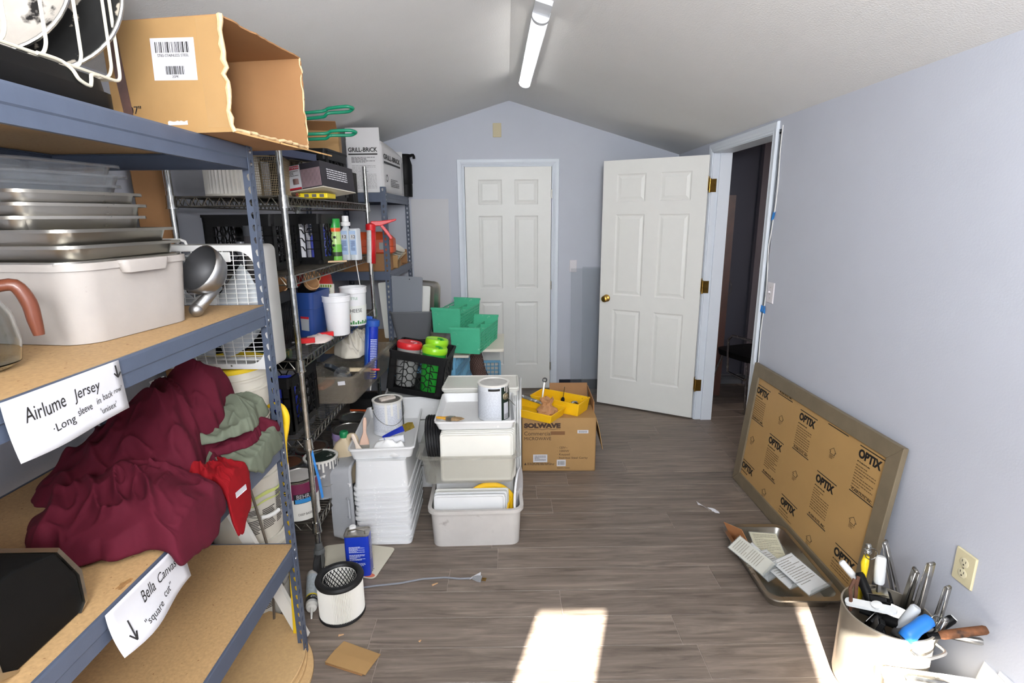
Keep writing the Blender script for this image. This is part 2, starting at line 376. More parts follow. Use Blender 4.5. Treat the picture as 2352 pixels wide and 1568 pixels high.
# right doorway: casing legs (one each side), head, jambs
c2 = thing('trim_2', 'white moulded casing and jambs around the open doorway', 'trim'); del c2['category']; struct(c2)
def xcasing(root, y0, y1, z1, sgn, plane):
    prof = [(0, 0), (0, .008), (.010, .011), (.016, .009), (.030, .014), (.053, .016), (.057, .012), (.057, 0)]
    def leg(pts, nm):
        m = MB(); m.loft([[(plane - h, py + dy * a, pz + dz * a) for a, h in prof] for (py, pz, dy, dz) in pts]); m.build(nm, M_white, root)
    leg([(y0, 0, -1, 0), (y0, z1, -1, 1)], 'casing_leg'); leg([(y1, 0, 1, 0), (y1, z1, 1, 1)], 'casing_leg'); leg([(y0, z1, -1, 1), (y1, z1, 1, 1)], 'casing_head')
xcasing(c2, DN, DF, 2.062, 1, RX)
j = MB(); j.b2((RX - .002, DF - .008, 0), (RX + .13, DF + .012, 2.07)); j.b2((RX + .045, DF - .02, 0), (RX + .13, DF - .004, 2.06)); j.build('jamb', M_white, c2)
j = MB(); j.b2((RX - .002, DN - .012, 0), (RX + .13, DN + .008, 2.07)); j.b2((RX + .045, DN + .004, 0), (RX + .13, DN + .02, 2.06)); j.build('jamb', M_white, c2)
j = MB(); j.b2((RX - .002, DN - .012, 2.056), (RX + .13, DF + .012, 2.074)); j.build('jamb', M_white, c2)
for z in (.29, 1.08, 1.83):
    mb = MB(); mb.b2((RX - .012, DF - .0105, z - .047), (RX + .032, DF - .0085, z + .047)); h_ = mb.build('hinge', M_brass, c2)
    MB().cyl((RX - .016, DF - .010, z - .05), (RX - .016, DF - .010, z + .05), .0075, n=10).build('knuckle', M_brass, h_, smooth=True)
# the open door, hinged on the far jamb and swung into the room
hp = Vector((1.482, 4.052)); fp = Vector((.782, 4.462)); ang = math.atan2(fp.y - hp.y, fp.x - hp.x)
d2 = thing('door_2', 'white six panel door standing open against the far wall', 'door', (hp.x, hp.y, .015), ang); del d2['category']; struct(d2)
# local x runs from hinge to free edge; the room-side face is local +y side seen from the camera
six_panel(d2, .81, 2.03, .035)
def knob(parent, x, y, z, sgn, m):
    k = MB(); M = Matrix.Translation((x, y, z)) @ Matrix.Rotation(R_(-90 * sgn), 4, 'X')
    k.lathe([(.031, 0), (.031, .004), (.024, .010), (.012, .014), (.0115, .028), (.022, .036), (.0275, .048), (.026, .058), (.018, .064), (.006, .066)], n=20, M=M)
    return k.build('door_knob', m, parent, smooth=True)
knob(d2, .75, 0, .93, 1, M_brass); knob(d2, .75, -.035, .93, -1, M_brass)
MB().b2((.809, -.030, .90), (.813, -.005, .96)).build('latch_plate', M_brass, d2)
for z in (.29, 1.08, 1.83): MB().b2((-.004, -.037, z - .05), (.0, .001, z + .05)).build('hinge_leaf', M_brass, d2)
# the dark room beyond the doorway
M_hall = mat('hall_paint_shaded', (78, 80, 92), .7); M_hall2 = mat('hall_paint', (128, 122, 130), .7)  # far wall colour is darkened to carry its shade
struct(MB().b2((RX + T, 5.02, 0), (2.30, 5.12, 2.5)).build('wall_hall_far', M_hall), 'slate wall in the next room with its shade painted in')
struct(MB().b2((2.30, 4.96, 0), (3.3, 5.12, 2.5)).build('wall_hall_pier', M_hall2), 'greyish mauve wall in the next room')
struct(MB().b2((3.2, 1.8, 0), (3.3, 5.1, 2.5)).build('wall_hall_side', M_hall2), 'side wall of the next room')
struct(MB().b2((RX + T, 1.8, 0), (3.3, 1.9, 2.5)).build('wall_hall_near', M_hall2), 'near wall of the next room')
struct(MB().b2((RX + T - .02, KY - T, 2.1), (RX + T + .02, BY + T, 2.56)).build('wall_hall_sun_block', M_hall2), 'unseen upper partition added to keep the sun out of the next room')  # added strip, closes the opening where sun leaked in
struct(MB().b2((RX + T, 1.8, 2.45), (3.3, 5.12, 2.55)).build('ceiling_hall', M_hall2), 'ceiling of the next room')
struct(MB().b2((RX + T, 4.985, 0), (2.30, 5.02, .09)).build('baseboard_hall', mat('hall_base', (120, 124, 130), .5)), 'grey baseboard in the next room')
# ================================================================ SHELVING
M_steel = mat('grey_blue_enamel', (77, 86, 104), .42, .0, vary=.06, vscale=14, bump=.04, bscale=300)
M_rivet = mat('zinc_rivet', (196, 198, 200), .3, 1.0)
M_pboard = mat('particle_board', (178, 145, 102), .62, vary=.13, vscale=120, bump=.06, bscale=200, spots=((128, 88, 52), 95, .675, .03))
M_mdf = mat('round_fibre_board', (191, 158, 112), .7, vary=.08, vscale=90, bump=.05, bscale=220, spots=((110, 78, 46), 40, .74, .02))
M_chrome = mat('chrome_rod', (176, 176, 172), .22, 1.0, vary=.2, vscale=40, rvar=.08)
M_chrome_d = mat('worn_chrome_wire', (128, 124, 116), .32, 1.0, vary=.25, vscale=30)
def flange(mb, z0, z1, w, org, wd, hole=True, pitch=.0385):
    """strip of steel with keyhole punching: width along wd from org"""
    wd = Vector(wd); org = Vector(org); n = max(1, int(round((z1 - z0) / pitch))); p = (z1 - z0) / n
    H = []
    for i in range(12):
        a = math.pi/2 + 2*math.pi*i/12; rr = .0075 if math.sin(a) > -.2 else .005
        H.append((rr * math.cos(a), rr * math.sin(a) + (.003 if math.sin(a) > -.2 else -.006)))
    O = [(0, .5), (-.25, .5), (-.5, .5), (-.5, 0), (-.5, -.25), (-.5, -.5), (0, -.5), (.25, -.5), (.5, -.5), (.5, 0), (.5, .25), (.5, .5)]
    for k in range(n):
        zc = z0 + (k + .5) * p
        def pt(u, v): q = org + wd * (w/2 + u); return (q.x, q.y, zc + v)
        o = [pt(u * w, v * p) for u, v in O]
        if hole:
            h = [pt(u, v) for u, v in H]; mb.add(o + h, [(i, (i+1) % 12, 12 + (i+1) % 12, 12 + i) for i in range(12)])
        else: mb.add(o, [tuple(range(12))])
def rivet_unit(name, label, x0, x1, y0, y1, levels, ztop, beamh=.063):
    """x0 = wall side, x1 = aisle side"""
    root = thing(name, label, 'shelving unit', ((x0+x1)/2, (y0+y1)/2, 0)); ox, oy = (x0+x1)/2, (y0+y1)/2
    X0, X1, Y0, Y1 = x0-ox, x1-ox, y0-oy, y1-oy
    for px, sx in ((X0, 1), (X1, -1)):
        for py, sy in ((Y0, 1), (Y1, -1)):
            m = MB(); flange(m, 0, ztop, .036, (px, py, 0), (0, sy, 0)); flange(m, 0, ztop, .036, (px, py, 0), (sx, 0, 0)); m.build('post', M_steel, root, solid=.0022)
    for z in levels:
        sh = MB(); sh.b2((X0 + .006, Y0 + .006, z - .016), (X1 - .007, Y1 - .006, z - .001)); b_ = sh.build('shelf_board', M_pboard, root)
        for px, s in ((X1 - .003, 1), (X0 + .003, -1)):
            prof = [(-.004, .001), (.002, .001), (.003, -.004), (.003, -beamh*.5), (.0, -beamh*.56), (.0, -beamh), (-.012, -beamh), (-.012, -beamh + .002), (-.003, -beamh + .002), (-.003, -.020), (-.02, -.020), (-.02, -.0175), (-.004, -.0175)]
            m = MB(); m.loft([[(px + s*a, y, z + c) for a, c in prof] for y in (Y0 + .004, Y1 - .004)]); bm_ = m.build('long_beam', M_steel, root)
            for y in (Y0 + .018, Y1 - .018):
                for dz in (-.014, -.049):
                    if s < 0 or (y < 0 and y0 < 0): continue
                    MB().lathe([(.0055, 0), (.005, .002), (.002, .0035)], n=8, M=Matrix.Rotation(R_(90*s), 4, 'Y')).build('rivet', M_rivet, bm_, loc=(px + s*.0034, y, z + dz))
        for py, s in ((Y1 - .003, -1), (Y0 + .003, 1)):
            m = MB(); m.b2((X0 + .004, py - .001, z - beamh), (X1 - .004, py + .001, z)); m.b2((X0 + .004, py, z - .0195), (X1 - .004, py + s*.018, z - .0175)); m.b2((X0 + .004, py, z - beamh), (X1 - .004, py + s*.012, z - beamh + .002))
            m.build('end_beam', M_steel, root)
    return root
LV = [1.824, 1.345, .885, .475]
unitA = rivet_unit('rivet_shelving', 'blue grey steel shelving with particle board shelves nearest the viewer', -1.381, -.771, -.119, 1.711, LV, 1.835)
unitB = rivet_unit('rivet_shelving', 'short blue grey steel shelving in the far left corner carrying the printed white box', -1.42, -.855, 3.90, 4.82, [1.79, 1.235, .62], 1.83)
# brown stains on the third shelf, beside the black box
for (x, y, s, a) in ((-.795, .958, .017, .5), (-.789, 1.10, .010, .9)):
    m = MB(); pts = [(s * (1 + .35*math.sin(3*t*.5+a)) * math.cos(t*math.pi/7), s*.45*(1+.3*math.cos(2*t+a)) * math.sin(t*math.pi/7)) for t in range(14)]
    m.prism(pts, 0, .0004); m.build('stain', mat('rust_stain', (146, 108, 66), .7, vary=.3, vscale=80), unitA, loc=(x - unitA.location.x, y - unitA.location.y, .8842), rot=(0, 0, a + .9))
# ---------------- chrome wire rack on casters
def wire_rack(label, x0, x1, y0, y1, levels, ztop):
    ox, oy = (x0+x1)/2, (y0+y1)/2; root = thing('wire_rack', label, 'wire shelving', (ox, oy, 0))
    X0, X1, Y0, Y1 = x0-ox, x1-ox, y0-oy, y1-oy
    posts = [(X1, Y0), (X1, Y1), (X0, Y0), (X0, Y1)]
    for px, py in posts:
        m = MB(); m.cyl((px, py, .13), (px, py, ztop), .0127, n=14)
        z = .16
        while z < ztop - .01: m.cyl((px, py, z), (px, py, z + .0016), .0131, n=14); z += .0254
        m.build('post', M_chrome, root, smooth=True)
        c = MB(); c.cyl((px, py, .118), (px, py, .15), .018, .016, n=14); c.cyl((px, py, .10), (px, py, .12), .026, .022, n=14)
        cs = c.build('caster', mat('caster_grey', (96, 98, 98), .5, .3), root, smooth=True)
        f = MB()
        for s in (-1, 1): f.hexa([(px + s*.017 - .002, py - .028, .035), (px + s*.017 + .002, py - .028, .035), (px + s*.017 + .002, py + .0, .035), (px + s*.017 - .002, py + .0, .035)], [(px + s*.017 - .002, py - .02, .105), (px + s*.017 + .002, py - .02, .105), (px + s*.017 + .002, py + .02, .105), (px + s*.017 - .002, py + .02, .105)])
        f.build('fork', mat('caster_grey', (96, 98, 98), .5, .3), cs)
        wl = MB(); wl.lathe([(.018, -.013), (.044, -.013), (.050, -.008), (.050, .008), (.044, .013), (.018, .013)], n=22, M=Matrix.Translation((px, py - .016, .050)) @ Matrix.Rotation(R_(90), 4, 'Y')); wl.build('wheel', mat('caster_rubber', (34, 34, 35), .7), cs, smooth=True)
    for li, z in enumerate(levels):
        for px, py in posts: 
            c = MB(); c.cyl((px, py, z - .024), (px, py, z + .024), .0205, .018, n=16); c.cyl((px, py, z - .027), (px, py, z - .022), .0225, n=16); c.build('collar', M_chrome, root, smooth=True)
        a = .024
        def truss(p, q, nm):
            p, q = Vector(p), Vector(q); m = MB(); L_ = (q - p).length; d = (q - p) / L_; n = max(2, int(L_ / .048))
            for dz in (.018, -.018): m.tube([p + Vector((0, 0, dz)), q + Vector((0, 0, dz))], .0034, n=6)
            pts = [p + d * (L_ * i / (2*n)) + Vector((0, 0, .018 if i % 2 else -.018)) for i in range(2*n + 1)]
            m.tube(pts, .0024, n=5); return m.build(nm, M_chrome_d, root)
        truss((X1, Y0 + a, z), (X1, Y1 - a, z), 'front_truss'); truss((X0, Y0 + a, z), (X0, Y1 - a, z), 'back_truss')
        truss((X0 + a, Y0, z), (X1 - a, Y0, z), 'side_truss'); truss((X0 + a, Y1, z), (X1 - a, Y1, z), 'side_truss')
        m = MB(); n = int((Y1 - Y0) / .0225)
        for i in range(1, n): y = Y0 + (Y1 - Y0) * i / n; m.tube([(X0 + .004, y, z + .0215), (X1 - .004, y, z + .0215)], .0018, n=5)
        for k in (.25, .5, .75): x = X0 + (X1 - X0) * k; m.tube([(x, Y0, z + .017), (x, Y1, z + .017)], .003, n=5)
        m.build('wire_deck', M_chrome_d, root)
    return root
RKX0, RKX1, RKY0, RKY1 = -1.335, -.889, 2.20, 3.50
RL = [1.683, 1.365, 1.003, .645, .233]
rack = wire_rack('chrome wire rack on casters crowded with crates, tubs and paint cans', RKX0, RKX1, RKY0, RKY1, RL, 1.93)
# ---------------- ceiling lamp (its own light stays here)
def lamp():
    root = thing('ceiling_lamp', 'long white LED strip lamp mounted beside the ceiling ridge', 'lamp', (.158, 3.36, 2.543 - .002), (0, R_(16.75), R_(1.5)))
    m = MB(); m.rings([(.080, 1.25, .004, -.030), (.080, 1.25, .004, 0)], n=2); m.build('housing', mat('lamp_white', (226, 230, 236), .4), root)
    d = MB(); prof = [(.036 * math.cos(R_(a)), -.028 + .026 * math.sin(R_(a))) for a in range(0, -181, -15)]
    d.loft([[(x, y, z) for x, z in prof] for y in (-.60, .625)]); d.build('diffuser', mat('lamp_glow', (255, 252, 248), .5, emit=9.0), root, smooth=True)
    for y0, y1 in ((-.635, -.60), (.622, .632)):
        e = MB(); prof2 = [(.041 * math.cos(R_(a)), -.028 + .029 * math.sin(R_(a))) for a in range(0, -181, -15)]; prof2 = [(.041, 0)] + prof2 + [(-.041, 0)]
        e.loft([[(x, y, z) for x, z in prof2] for y in (y0, y1)]); e.build('end_cap', mat('lamp_white', (226, 230, 236), .4), root, smooth=True)
    e = MB(); e.rings([(.078, .14, .004, -.024), (.078, .14, .004, 0)], c=(0, -.705, 0), n=2); e.build('junction_cover', mat('lamp_white', (226, 230, 236), .4), root)
    return root
lamp()
# ---------------- wall plates and tapes
def plate(name, label, cat, M, w, h, m, kind):
    root = thing(name, label, cat, M.to_translation(), M.to_euler()); p = MB(); p.rings([(w, h, .003, 0), (w, h, .003, .003), (w - .006, h - .006, .003, .006)], n=2); p.build('plate', m, root)
    dk = mat('slot_dark', (40, 38, 34), .7)
    if kind == 'outlet':
        for s in (-1, 1):
            f = MB(); f.lathe([(.0165, .004), (.0165, .0075), (.015, .008)], (0, s*.0195, 0), 20); sk = f.build('socket', mat('outlet_ivory_face', (214, 206, 176), .4), root, smooth=True)
            q = MB(); q.b2((-.0075, s*.0195 + .001, .0079), (-.0055, s*.0195 + .009, .0084)); q.b2((.0055, s*.0195 + .001, .0079), (.0075, s*.0195 + .009, .0084)); q.lathe([(.0028, .0079), (.0028, .0084)], (0, s*.0195 - .007, 0), 8); q.build('slot', dk, sk)
        MB().lathe([(.003, .0055), (.003, .007)], n=8).build('screw', M_nickel, root)
    if kind == 'switch':
        b_ = MB(); b_.b2((-.005, -.012, .005), (.005, .012, .007)); b_.build('switch_slot', mat('switch_shadow', (180, 180, 180), .5), root)
        b_ = MB(); b_.box((0, .005, .011), (.008, .010, .012), (R_(-25), 0, 0)); b_.build('toggle', m, root)
        for s in (-1, 1): MB().lathe([(.003, .0055), (.003, .007)], (0, s*.03, 0), 8).build('screw', M_nickel, root)
    return root
ivory = mat('ivory_plastic', (207, 198, 164), .45); wp = mat('white_plate', (216, 212, 216), .4)
plate('wall_outlet', 'ivory double electrical outlet low on the right wall', 'outlet', frame((RX - .0005, 1.535, .466), (0, -1, 0), (0, 0, 1)), .079, .118, ivory, 'outlet')
plate('light_switch', 'white toggle light switch beside the open doorway', 'switch', frame((RX - .0005, 3.02, 1.18), (0, -1, 0), (0, 0, 1)), .075, .118, wp, 'switch')
plate('blank_plate', 'beige blank plate high on the gable wall above the closed door', 'wall plate', frame((-.075, BY - .0005, 2.345), (1, 0, 0), (0, 0, 1)), .073, .115, mat('tan_plastic', (196, 184, 150), .5), '')
plate('blank_plate', 'white blank plate on the wall between the two doors', 'wall plate', frame((.603, BY - .0005, 1.176), (1, 0, 0), (0, 0, 1)), .066, .110, wp, '')
bt = mat('blue_tape', (44, 122, 196), .6, vary=.1, vscale=60)
def tape(label, y, z, w, h, seed):
    m = MB(); n = 6; rnd = random.Random(seed)
    top = []; bot = []
    for i in range(n + 1):
        yy = y - w/2 + w*i/n; top.append((RX - .003 - .004*rnd.random(), yy, z + h/2 + rnd.uniform(-.004, .004))); bot.append((RX - .003 - .010*rnd.random(), yy, z - h/2 + rnd.uniform(-.006, .006)))
    m.loft([bot, top], False, False, False); tag(m.build('masking_tape', bt, solid=.0006), label, 'tape')
tape('upper scrap of blue masking tape beside the doorway', 3.070, 1.61, .030, .042, 1)
tape('lower scrap of blue masking tape under the light switch', 3.085, 1.075, .055, .038, 2)
# loose white cable hanging in the gap beside the casing
m = MB(); pts = [(RX - .004 - .004*math.sin(i*.9), DN - .089 - .006*math.sin(i*.55) - (.012 if i < 9 else 0), 2.09 - .072*i) for i in range(28)]; m.tube(pts, .0032, n=6)
tag(m.build('white_cable', mat('cable_white', (214, 214, 212), .5), smooth=True), 'thin white cable hanging down beside the doorway casing', 'cable')
# ================================================================ THINGS ON THE NEAR SHELVING
M_card = mat('corrugated_card', (160, 126, 81), .75, vary=.06, vscale=6, bump=.05, bscale=90)
M_card2 = mat('corrugated_card_inside', (154, 113, 74), .8, vary=.05, vscale=6)
M_cardedge = mat('card_torn_edge', (206, 178, 138), .9, vary=.15, vscale=60)
M_ink = mat('black_ink', (26, 24, 24), .6)
M_ink2 = mat('grey_ink', (96, 94, 94), .6)
M_paper = mat('white_paper', (198, 198, 203), .7, vary=.015)
M_black = mat('black_plastic', (15, 15, 16), .5, vary=.15, vscale=30, spec=.2)
M_ss = mat('stainless', (184, 180, 171), .29, 1.0, vary=.05, vscale=4, rvar=.03)
M_alu = mat('cast_aluminium', (168, 168, 168), .38, 1.0, vary=.12, vscale=20)
M_clear = mat('clear_plastic', (236, 240, 244), .08, trans=.9, ior=1.2, alpha=.55)
M_pvc = mat('white_vinyl', (222, 220, 214), .45, vary=.03)
M_steeltray = M_ss
# ---- open carton overhanging the far end of the top shelf
def carton():
    root = thing('carton', 'large torn open cardboard carton on the top shelf with a white bar code sticker', 'box', (-.800, 1.60, 1.8255), R_(-9))
    X0, X1, Y0, Y1, H, t = -.175, .150, -.165, .195, .262, .004
    rnd = random.Random(3)
    def sheet(nm, m, p, u, v, ragu=0, n=18, solid=t, wav=0):
        """sheet from p spanned by u (n steps) and v; the far v edge is ragged"""
        p, u, v = Vector(p), Vector(u), Vector(v); a = []; b_ = []; mid = []
        for i in range(n + 1):
            k = i / n; a.append(p + u*k); e = 1 + (rnd.uniform(-ragu, ragu) if 0 < i < n else 0); mid.append(p + u*k + v*.55); b_.append(p + u*k + v*e)
        mb = MB(); mb.loft([a, mid, b_], False, False, False); return mb.build(nm, m, root, solid=solid)
    fr = sheet('front_panel', M_card, (X0, Y0, 0), (0, 0, H), (X1 - X0, 0, 0), .012)
    sheet('back_panel', M_card2, (X0, Y1, 0), (0, 0, H), (X1 - X0, 0, 0), .012)
    sheet('top_panel', M_card2, (X0, Y0, H), (0, Y1 - Y0, 0), (X1 - X0, 0, 0), .012)
    sheet('bottom_panel', M_card2, (X0, Y0, .003), (0, Y1 - Y0, 0), (X1 - X0, 0, 0), 0)
    sheet('end_panel', M_card, (X0, Y0, 0), (0, 0, H), (0, Y1 - Y0, 0), 0)
    sheet('torn_flap', M_card, (X1 - .002, Y0 - .002, .002), (.004, Y1 - Y0 + .02, -.004), (.062, .01, -.016), .18, 26)
    # frayed corner edge along the opening
    e = MB(); pts = [(X1 + rnd.uniform(-.006, .006), Y0 - .002 + rnd.uniform(-.003, .003), H * i / 16) for i in range(17)]; e.tube(pts, [.004 + .004*rnd.random() for _ in pts], 6); e.build('frayed_edge', M_cardedge, root)
    e = MB(); pts = [(X1 + rnd.uniform(-.004, .006), Y0 + (Y1 - Y0) * i / 20, .004 + rnd.uniform(0, .004)) for i in range(21)]; e.tube(pts, [.003 + .003*rnd.random() for _ in pts], 6); e.build('frayed_edge', M_cardedge, root)
    e = MB(); pts = [(X1 + rnd.uniform(-.003, .003), Y1 + rnd.uniform(-.002, .002), H * i / 14) for i in range(15)]; e.tube(pts, [.002 + .002*rnd.random() for _ in pts], 5); e.build('frayed_edge', M_cardedge, root)
    # sticker with bar codes
    Mf = frame((X0 + .130, Y0 - .0026, .125), (1, 0, -.03), (0, 0, 1)); s_ = MB(); s_.add([(0, 0, 0), (.118, 0, 0), (.118, .095, 0), (0, .095, 0)], [(0, 1, 2, 3)], Mf); lab = s_.build('sticker', M_paper, root)
    b_ = MB(); barcode(b_, Mf @ Matrix.Translation((.012, .062, .0003)), .092, .024, 5); b_.build('bar_code', M_ink, lab); b_ = MB(); barcode(b_, Mf @ Matrix.Translation((.034, .013, .0003)), .052, .019, 8); b_.build('bar_code', M_ink, lab)
    lettering('ST65-STAINLESS STEEL', .009, M_ink2, lab, Mf @ Matrix.Translation((.016, .053, .0004)), fit=.085, fith=.0062)
    lettering('25PK', .008, M_ink2, lab, Mf @ Matrix.Translation((.050, .0055, .0004)), fit=.018, fith=.0056)
    M2 = frame((X0 + .045, Y0 - .0026, .050), (1, 0, -.02), (0, 0, 1)); lettering('07"', .026, M_ink, root, M2, fit=.034, fith=.019)
    # brown parcel tape, clear tape
    tp = MB(); tp.loft([[(X0 + .018, Y0 - .003, H - .001), (X0 + .042, Y0 - .003, H - .001)], [(X0 + .022, Y0 - .0035, .14), (X0 + .050, Y0 - .003, .13)], [(X0 + .030, Y0 - .003, .048), (X0 + .056, Y0 - .0035, .046)]], False, False, False)
    tp.build('brown_tape', mat('brown_tape', (84, 56, 46), .18, vary=.15, vscale=30), root, solid=.0005)
    tp = MB(); tp.loft([[(X0 + .262, Y0 - .004, .012), (X0 + .318, Y0 - .004, .010)], [(X0 + .260, Y0 - .004, .14), (X0 + .320, Y0 - .0045, .14)], [(X0 + .262, Y0 - .004, .255), (X0 + .318, Y0 - .004, .258)]], False, False, False)
    tp.build('clear_tape', mat('clear_tape', (206, 170, 120), .12, alpha=.2), root)
    tp = MB(); rr = [(x / 12 * .055, .006 * rnd.random()) for x in range(13)]
    tp.loft([[(X0 + .150 + a, Y0 - .0028, .020) for a, b in rr], [(X0 + .150 + a, Y0 - .0028, .026 + b) for a, b in rr]], False, False, False); tp.build('torn_label_scrap', M_paper, root)
carton()
# ---- black two step plastic tray, wire dish rack and two round pans at the near end of the top shelf
t_ = thing('black_tray', 'black two tier plastic tray under the wire dish rack on the top shelf', 'tray', (-.985, .90, 1.825))
m = MB(); m.rings([(.40, .56, .05, 0), (.408, .568, .055, .006), (.408, .568, .055, .032)]); m.build('lower_tier', M_black, t_, smooth=True)
m = MB(); m.rings([(.392, .55, .05, .031), (.386, .545, .05, .058), (.370, .53, .05, .062)]); m.build('upper_tier', M_black, t_, smooth=True)
M_wire = mat('cream_coated_wire', (196, 190, 174), .4, vary=.06, vscale=50)
t_ = thing('dish_rack', 'cream coated wire dish rack holding round pans on the top shelf', 'rack', (-.96, .90, 1.892))
def rackwire():
    x0, x1, y0, y1 = -.16, .16, -.33, .305
    m = MB(); m.tube([(x1, y0, 0), (x1, y1 - .02, 0), (x1 - .0, y1, .006), (x1, y1 + .004, .03), (x1, y1 + .01, .30)], .0032, n=8, cr=5); m.build('front_rail', M_wire, t_, smooth=True)
    m = MB(); m.tube([(x0, y0, 0), (x0, y1, 0)], .0032, n=8, cr=5); m.tube([(x0, y1, 0), (x1, y1 - .02, 0)], .0028, n=8); m.tube([(x0, y0, 0), (x1, y0, 0)], .0028, n=8); m.build('base_rail', M_wire, t_, smooth=True)
    y = -.27
    while y < .31:
        m = MB(); m.tube([(x0 + .02, y, .003), (x1 - .012, y, .003), (x1 - .002, y + .002, .010), (x1 + .001, y + .006, .03), (x1 + .002, y + .012, .30)], .003, n=8, cr=5); m.build('wire', M_wire, t_, smooth=True); y += .0785
    for y in (.06, .19, .30):
        m = MB(); m.tube([(x0, y, 0), (x0 - .002, y + .01, .30)], .0028, n=8); m.build('wire', M_wire, t_, smooth=True)
    m = MB(); m.tube([(x1 + .004, .10, .0), (x1 + .006, .145, .0), (x1 + .010, .165, -.010), (x1 + .012, .175, -.024), (x1 + .012, .20, -.030), (x1 + .012, .206, -.020), (x1 + .010, .212, -.008), (x1 + .006, .235, -.004)], .0034, n=8, cr=5); m.build('foot_loop', M_wire, t_, smooth=True)
    m = MB(); m.tube([(x1, y0, .29), (x1 + .003, y1 + .01, .30), (x0, y1 + .01, .30), (x0, y0, .29)], .0032, n=8, cr=5); m.build('top_rail', M_wire, t_, smooth=True)
rackwire()
M_pan1 = mat('scorched_pan', (196, 190, 182), .38, .55, vary=.12, vscale=14, spots=((34, 32, 32), 13, .56, .04), rvar=.1)
M_pan2 = mat('blackened_pan', (38, 38, 38), .42, .3, vary=.2, vscale=10, spots=((196, 186, 172), 16, .60, .03))
def round_pan(label, c, nrm, r, m):
    root = thing('round_pan', label, 'pan', c, Vector(nrm).to_track_quat('Z', 'Y').to_euler(), 'round pans in the dish rack')
    p = MB(); p.lathe([(.001, .0), (r*.86, 0), (r*.95, .010), (r, .014), (r*1.01, .016), (r*1.01, .012), (r*.955, .005), (r*.87, -.006), (.001, -.006)], n=56, cap0=False, cap1=False); p.build('dish', m, root, smooth=True)
    q = MB(); q.tube([((r*1.008)*math.cos(2*math.pi*i/56), (r*1.008)*math.sin(2*math.pi*i/56), .014) for i in range(56)], .0042, n=8, closed=True); q.build('rim', mat('worn_rim', (206, 204, 200), .25, 1.0), root, smooth=True)
round_pan('scorched silver round pan leaning at the front of the dish rack', (-.965, 1.075, 2.07), (.35, -.93, .12), .168, M_pan1)
round_pan('blackened round pan leaning behind the silver one in the dish rack', (-.945, 1.175, 2.07), (.35, -.93, .12), .172, M_pan2)
# ---- second shelf: grey tote with nested steel pans
tote = thing('bus_tub', 'grey plastic bus tub on the second shelf under the steel pans', 'tub', (-1.085, 1.335, 1.3455), R_(-8))
M_tote = mat('grey_tub_plastic', (168, 162, 157), .5, vary=.05, vscale=10, bump=.03, bscale=150, spots=((140, 128, 120), 20, .70, .06))
m = MB(); m.tub(.375, .335, .395, .36, .178, .06, .004, .006, .016, n=6); m.build('body', M_tote, tote, smooth=True)
for sx in (1, -1):
    h_ = MB(); h_.rings([(.026, .12, .012, .150), (.030, .14, .014, .172), (.028, .135, .012, .179)], c=(sx*.207, 0, 0)); h_.build('grip', M_tote, tote, smooth=True)
def pan(name, label, cat, m, w, d, h, loc, rz, group, rim=.012, r=.035, tilt=(0, 0)):
    root = thing(name, label, cat, loc, (tilt[0], tilt[1], rz), group)
    b_ = MB(); b_.tub(w*.86, d*.86, w*.95, d*.94, h, r, .0012, .0005, .002, n=5); b_.build('basin', m, root, smooth=True)
    q = MB(); q.rings([(w*.955, d*.945, r, h - .0015), (w + rim, d + rim, r + .008, h - .0015), (w + rim + .002, d + rim + .002, r + .009, h - .006), (w + rim + .003, d + rim + .003, r + .009, h - .006), (w + rim + .002, d + rim + .002, r + .009, h + .001), (w*.95, d*.94, r, h + .001)], n=5, cap0=False, cap1=False); q.build('rim', m, root, smooth=True)
    return root
for i, (z, dx) in enumerate(((1.462, 0), (1.496, .004), (1.530, -.004))):
    pan('steam_pan', ('lowest', 'middle', 'uppermost')[i] + ' of the three wide stainless pans nested on the grey tub', 'pan', M_ss, .36, .345, .064, (-1.085 + dx, 1.330 + dx, z), R_(-8 + i), 'wide stainless pans on the grey tub')
for i, (z, dx) in enumerate(((1.561, 0), (1.589, .006), (1.616, -.002))):
    pan('steam_pan', ('lowest', 'middle', 'topmost')[i] + ' of the three small stainless pans above the wide ones', 'pan', M_ss, .235, .30, .062, (-1.085 + dx, 1.32, z), R_(-22 + 3*i), 'small stainless pans on the stack')
for i, (z, dx) in enumerate(((1.652, 0), (1.676, .012), (1.700, .004))):
    pan('clear_food_pan', ('lowest', 'middle', 'topmost')[i] + ' of the clear plastic food pans on the steel pans', 'pan', M_clear, .20, .27, .045, (-1.10 + dx, 1.30 + dx, z), R_(-20 + 4*i), 'clear food pans on top of the stack', rim=.018)
# ---- cast scoop standing beside the tub
t_ = thing('scoop', 'cast aluminium scoop leaning against the end of the grey tub', 'scoop', (-.875, 1.545, 1.3455))
qs = Vector((-.30, -.80, .52)).to_track_quat('Z', 'Y').to_matrix().to_4x4(); Ms = Matrix.Translation((.0, .0, .125)) @ qs
m = MB(); m.lathe([(.002, -.062), (.030, -.056), (.050, -.036), (.060, -.010), (.063, .018), (.060, .018)], n=32, M=Ms, cap0=True, cap1=False, sy=1.15); bw = m.build('bowl', M_alu, t_, smooth=True, auto=0); m = MB(); m.lathe([(.060, .018), (.057, -.010), (.047, -.033), (.028, -.052), (.002, -.058)], n=32, M=Ms, cap0=False, cap1=True, sy=1.15); m.build('bowl_inside', mat('scoop_inside_shaded', (74, 74, 76), .55, .6), bw, smooth=True, auto=0)  # inner bowl gets a darker grey in place of its shade
m = MB(); m.tube([(.022, .03, .075), (.012, -.005, .055), (-.004, -.045, .024)], [.012, .015, .018], 12); m.sphere((-.006, -.050, .0195), .0192); m.build('handle', M_alu, t_, smooth=True, auto=0)
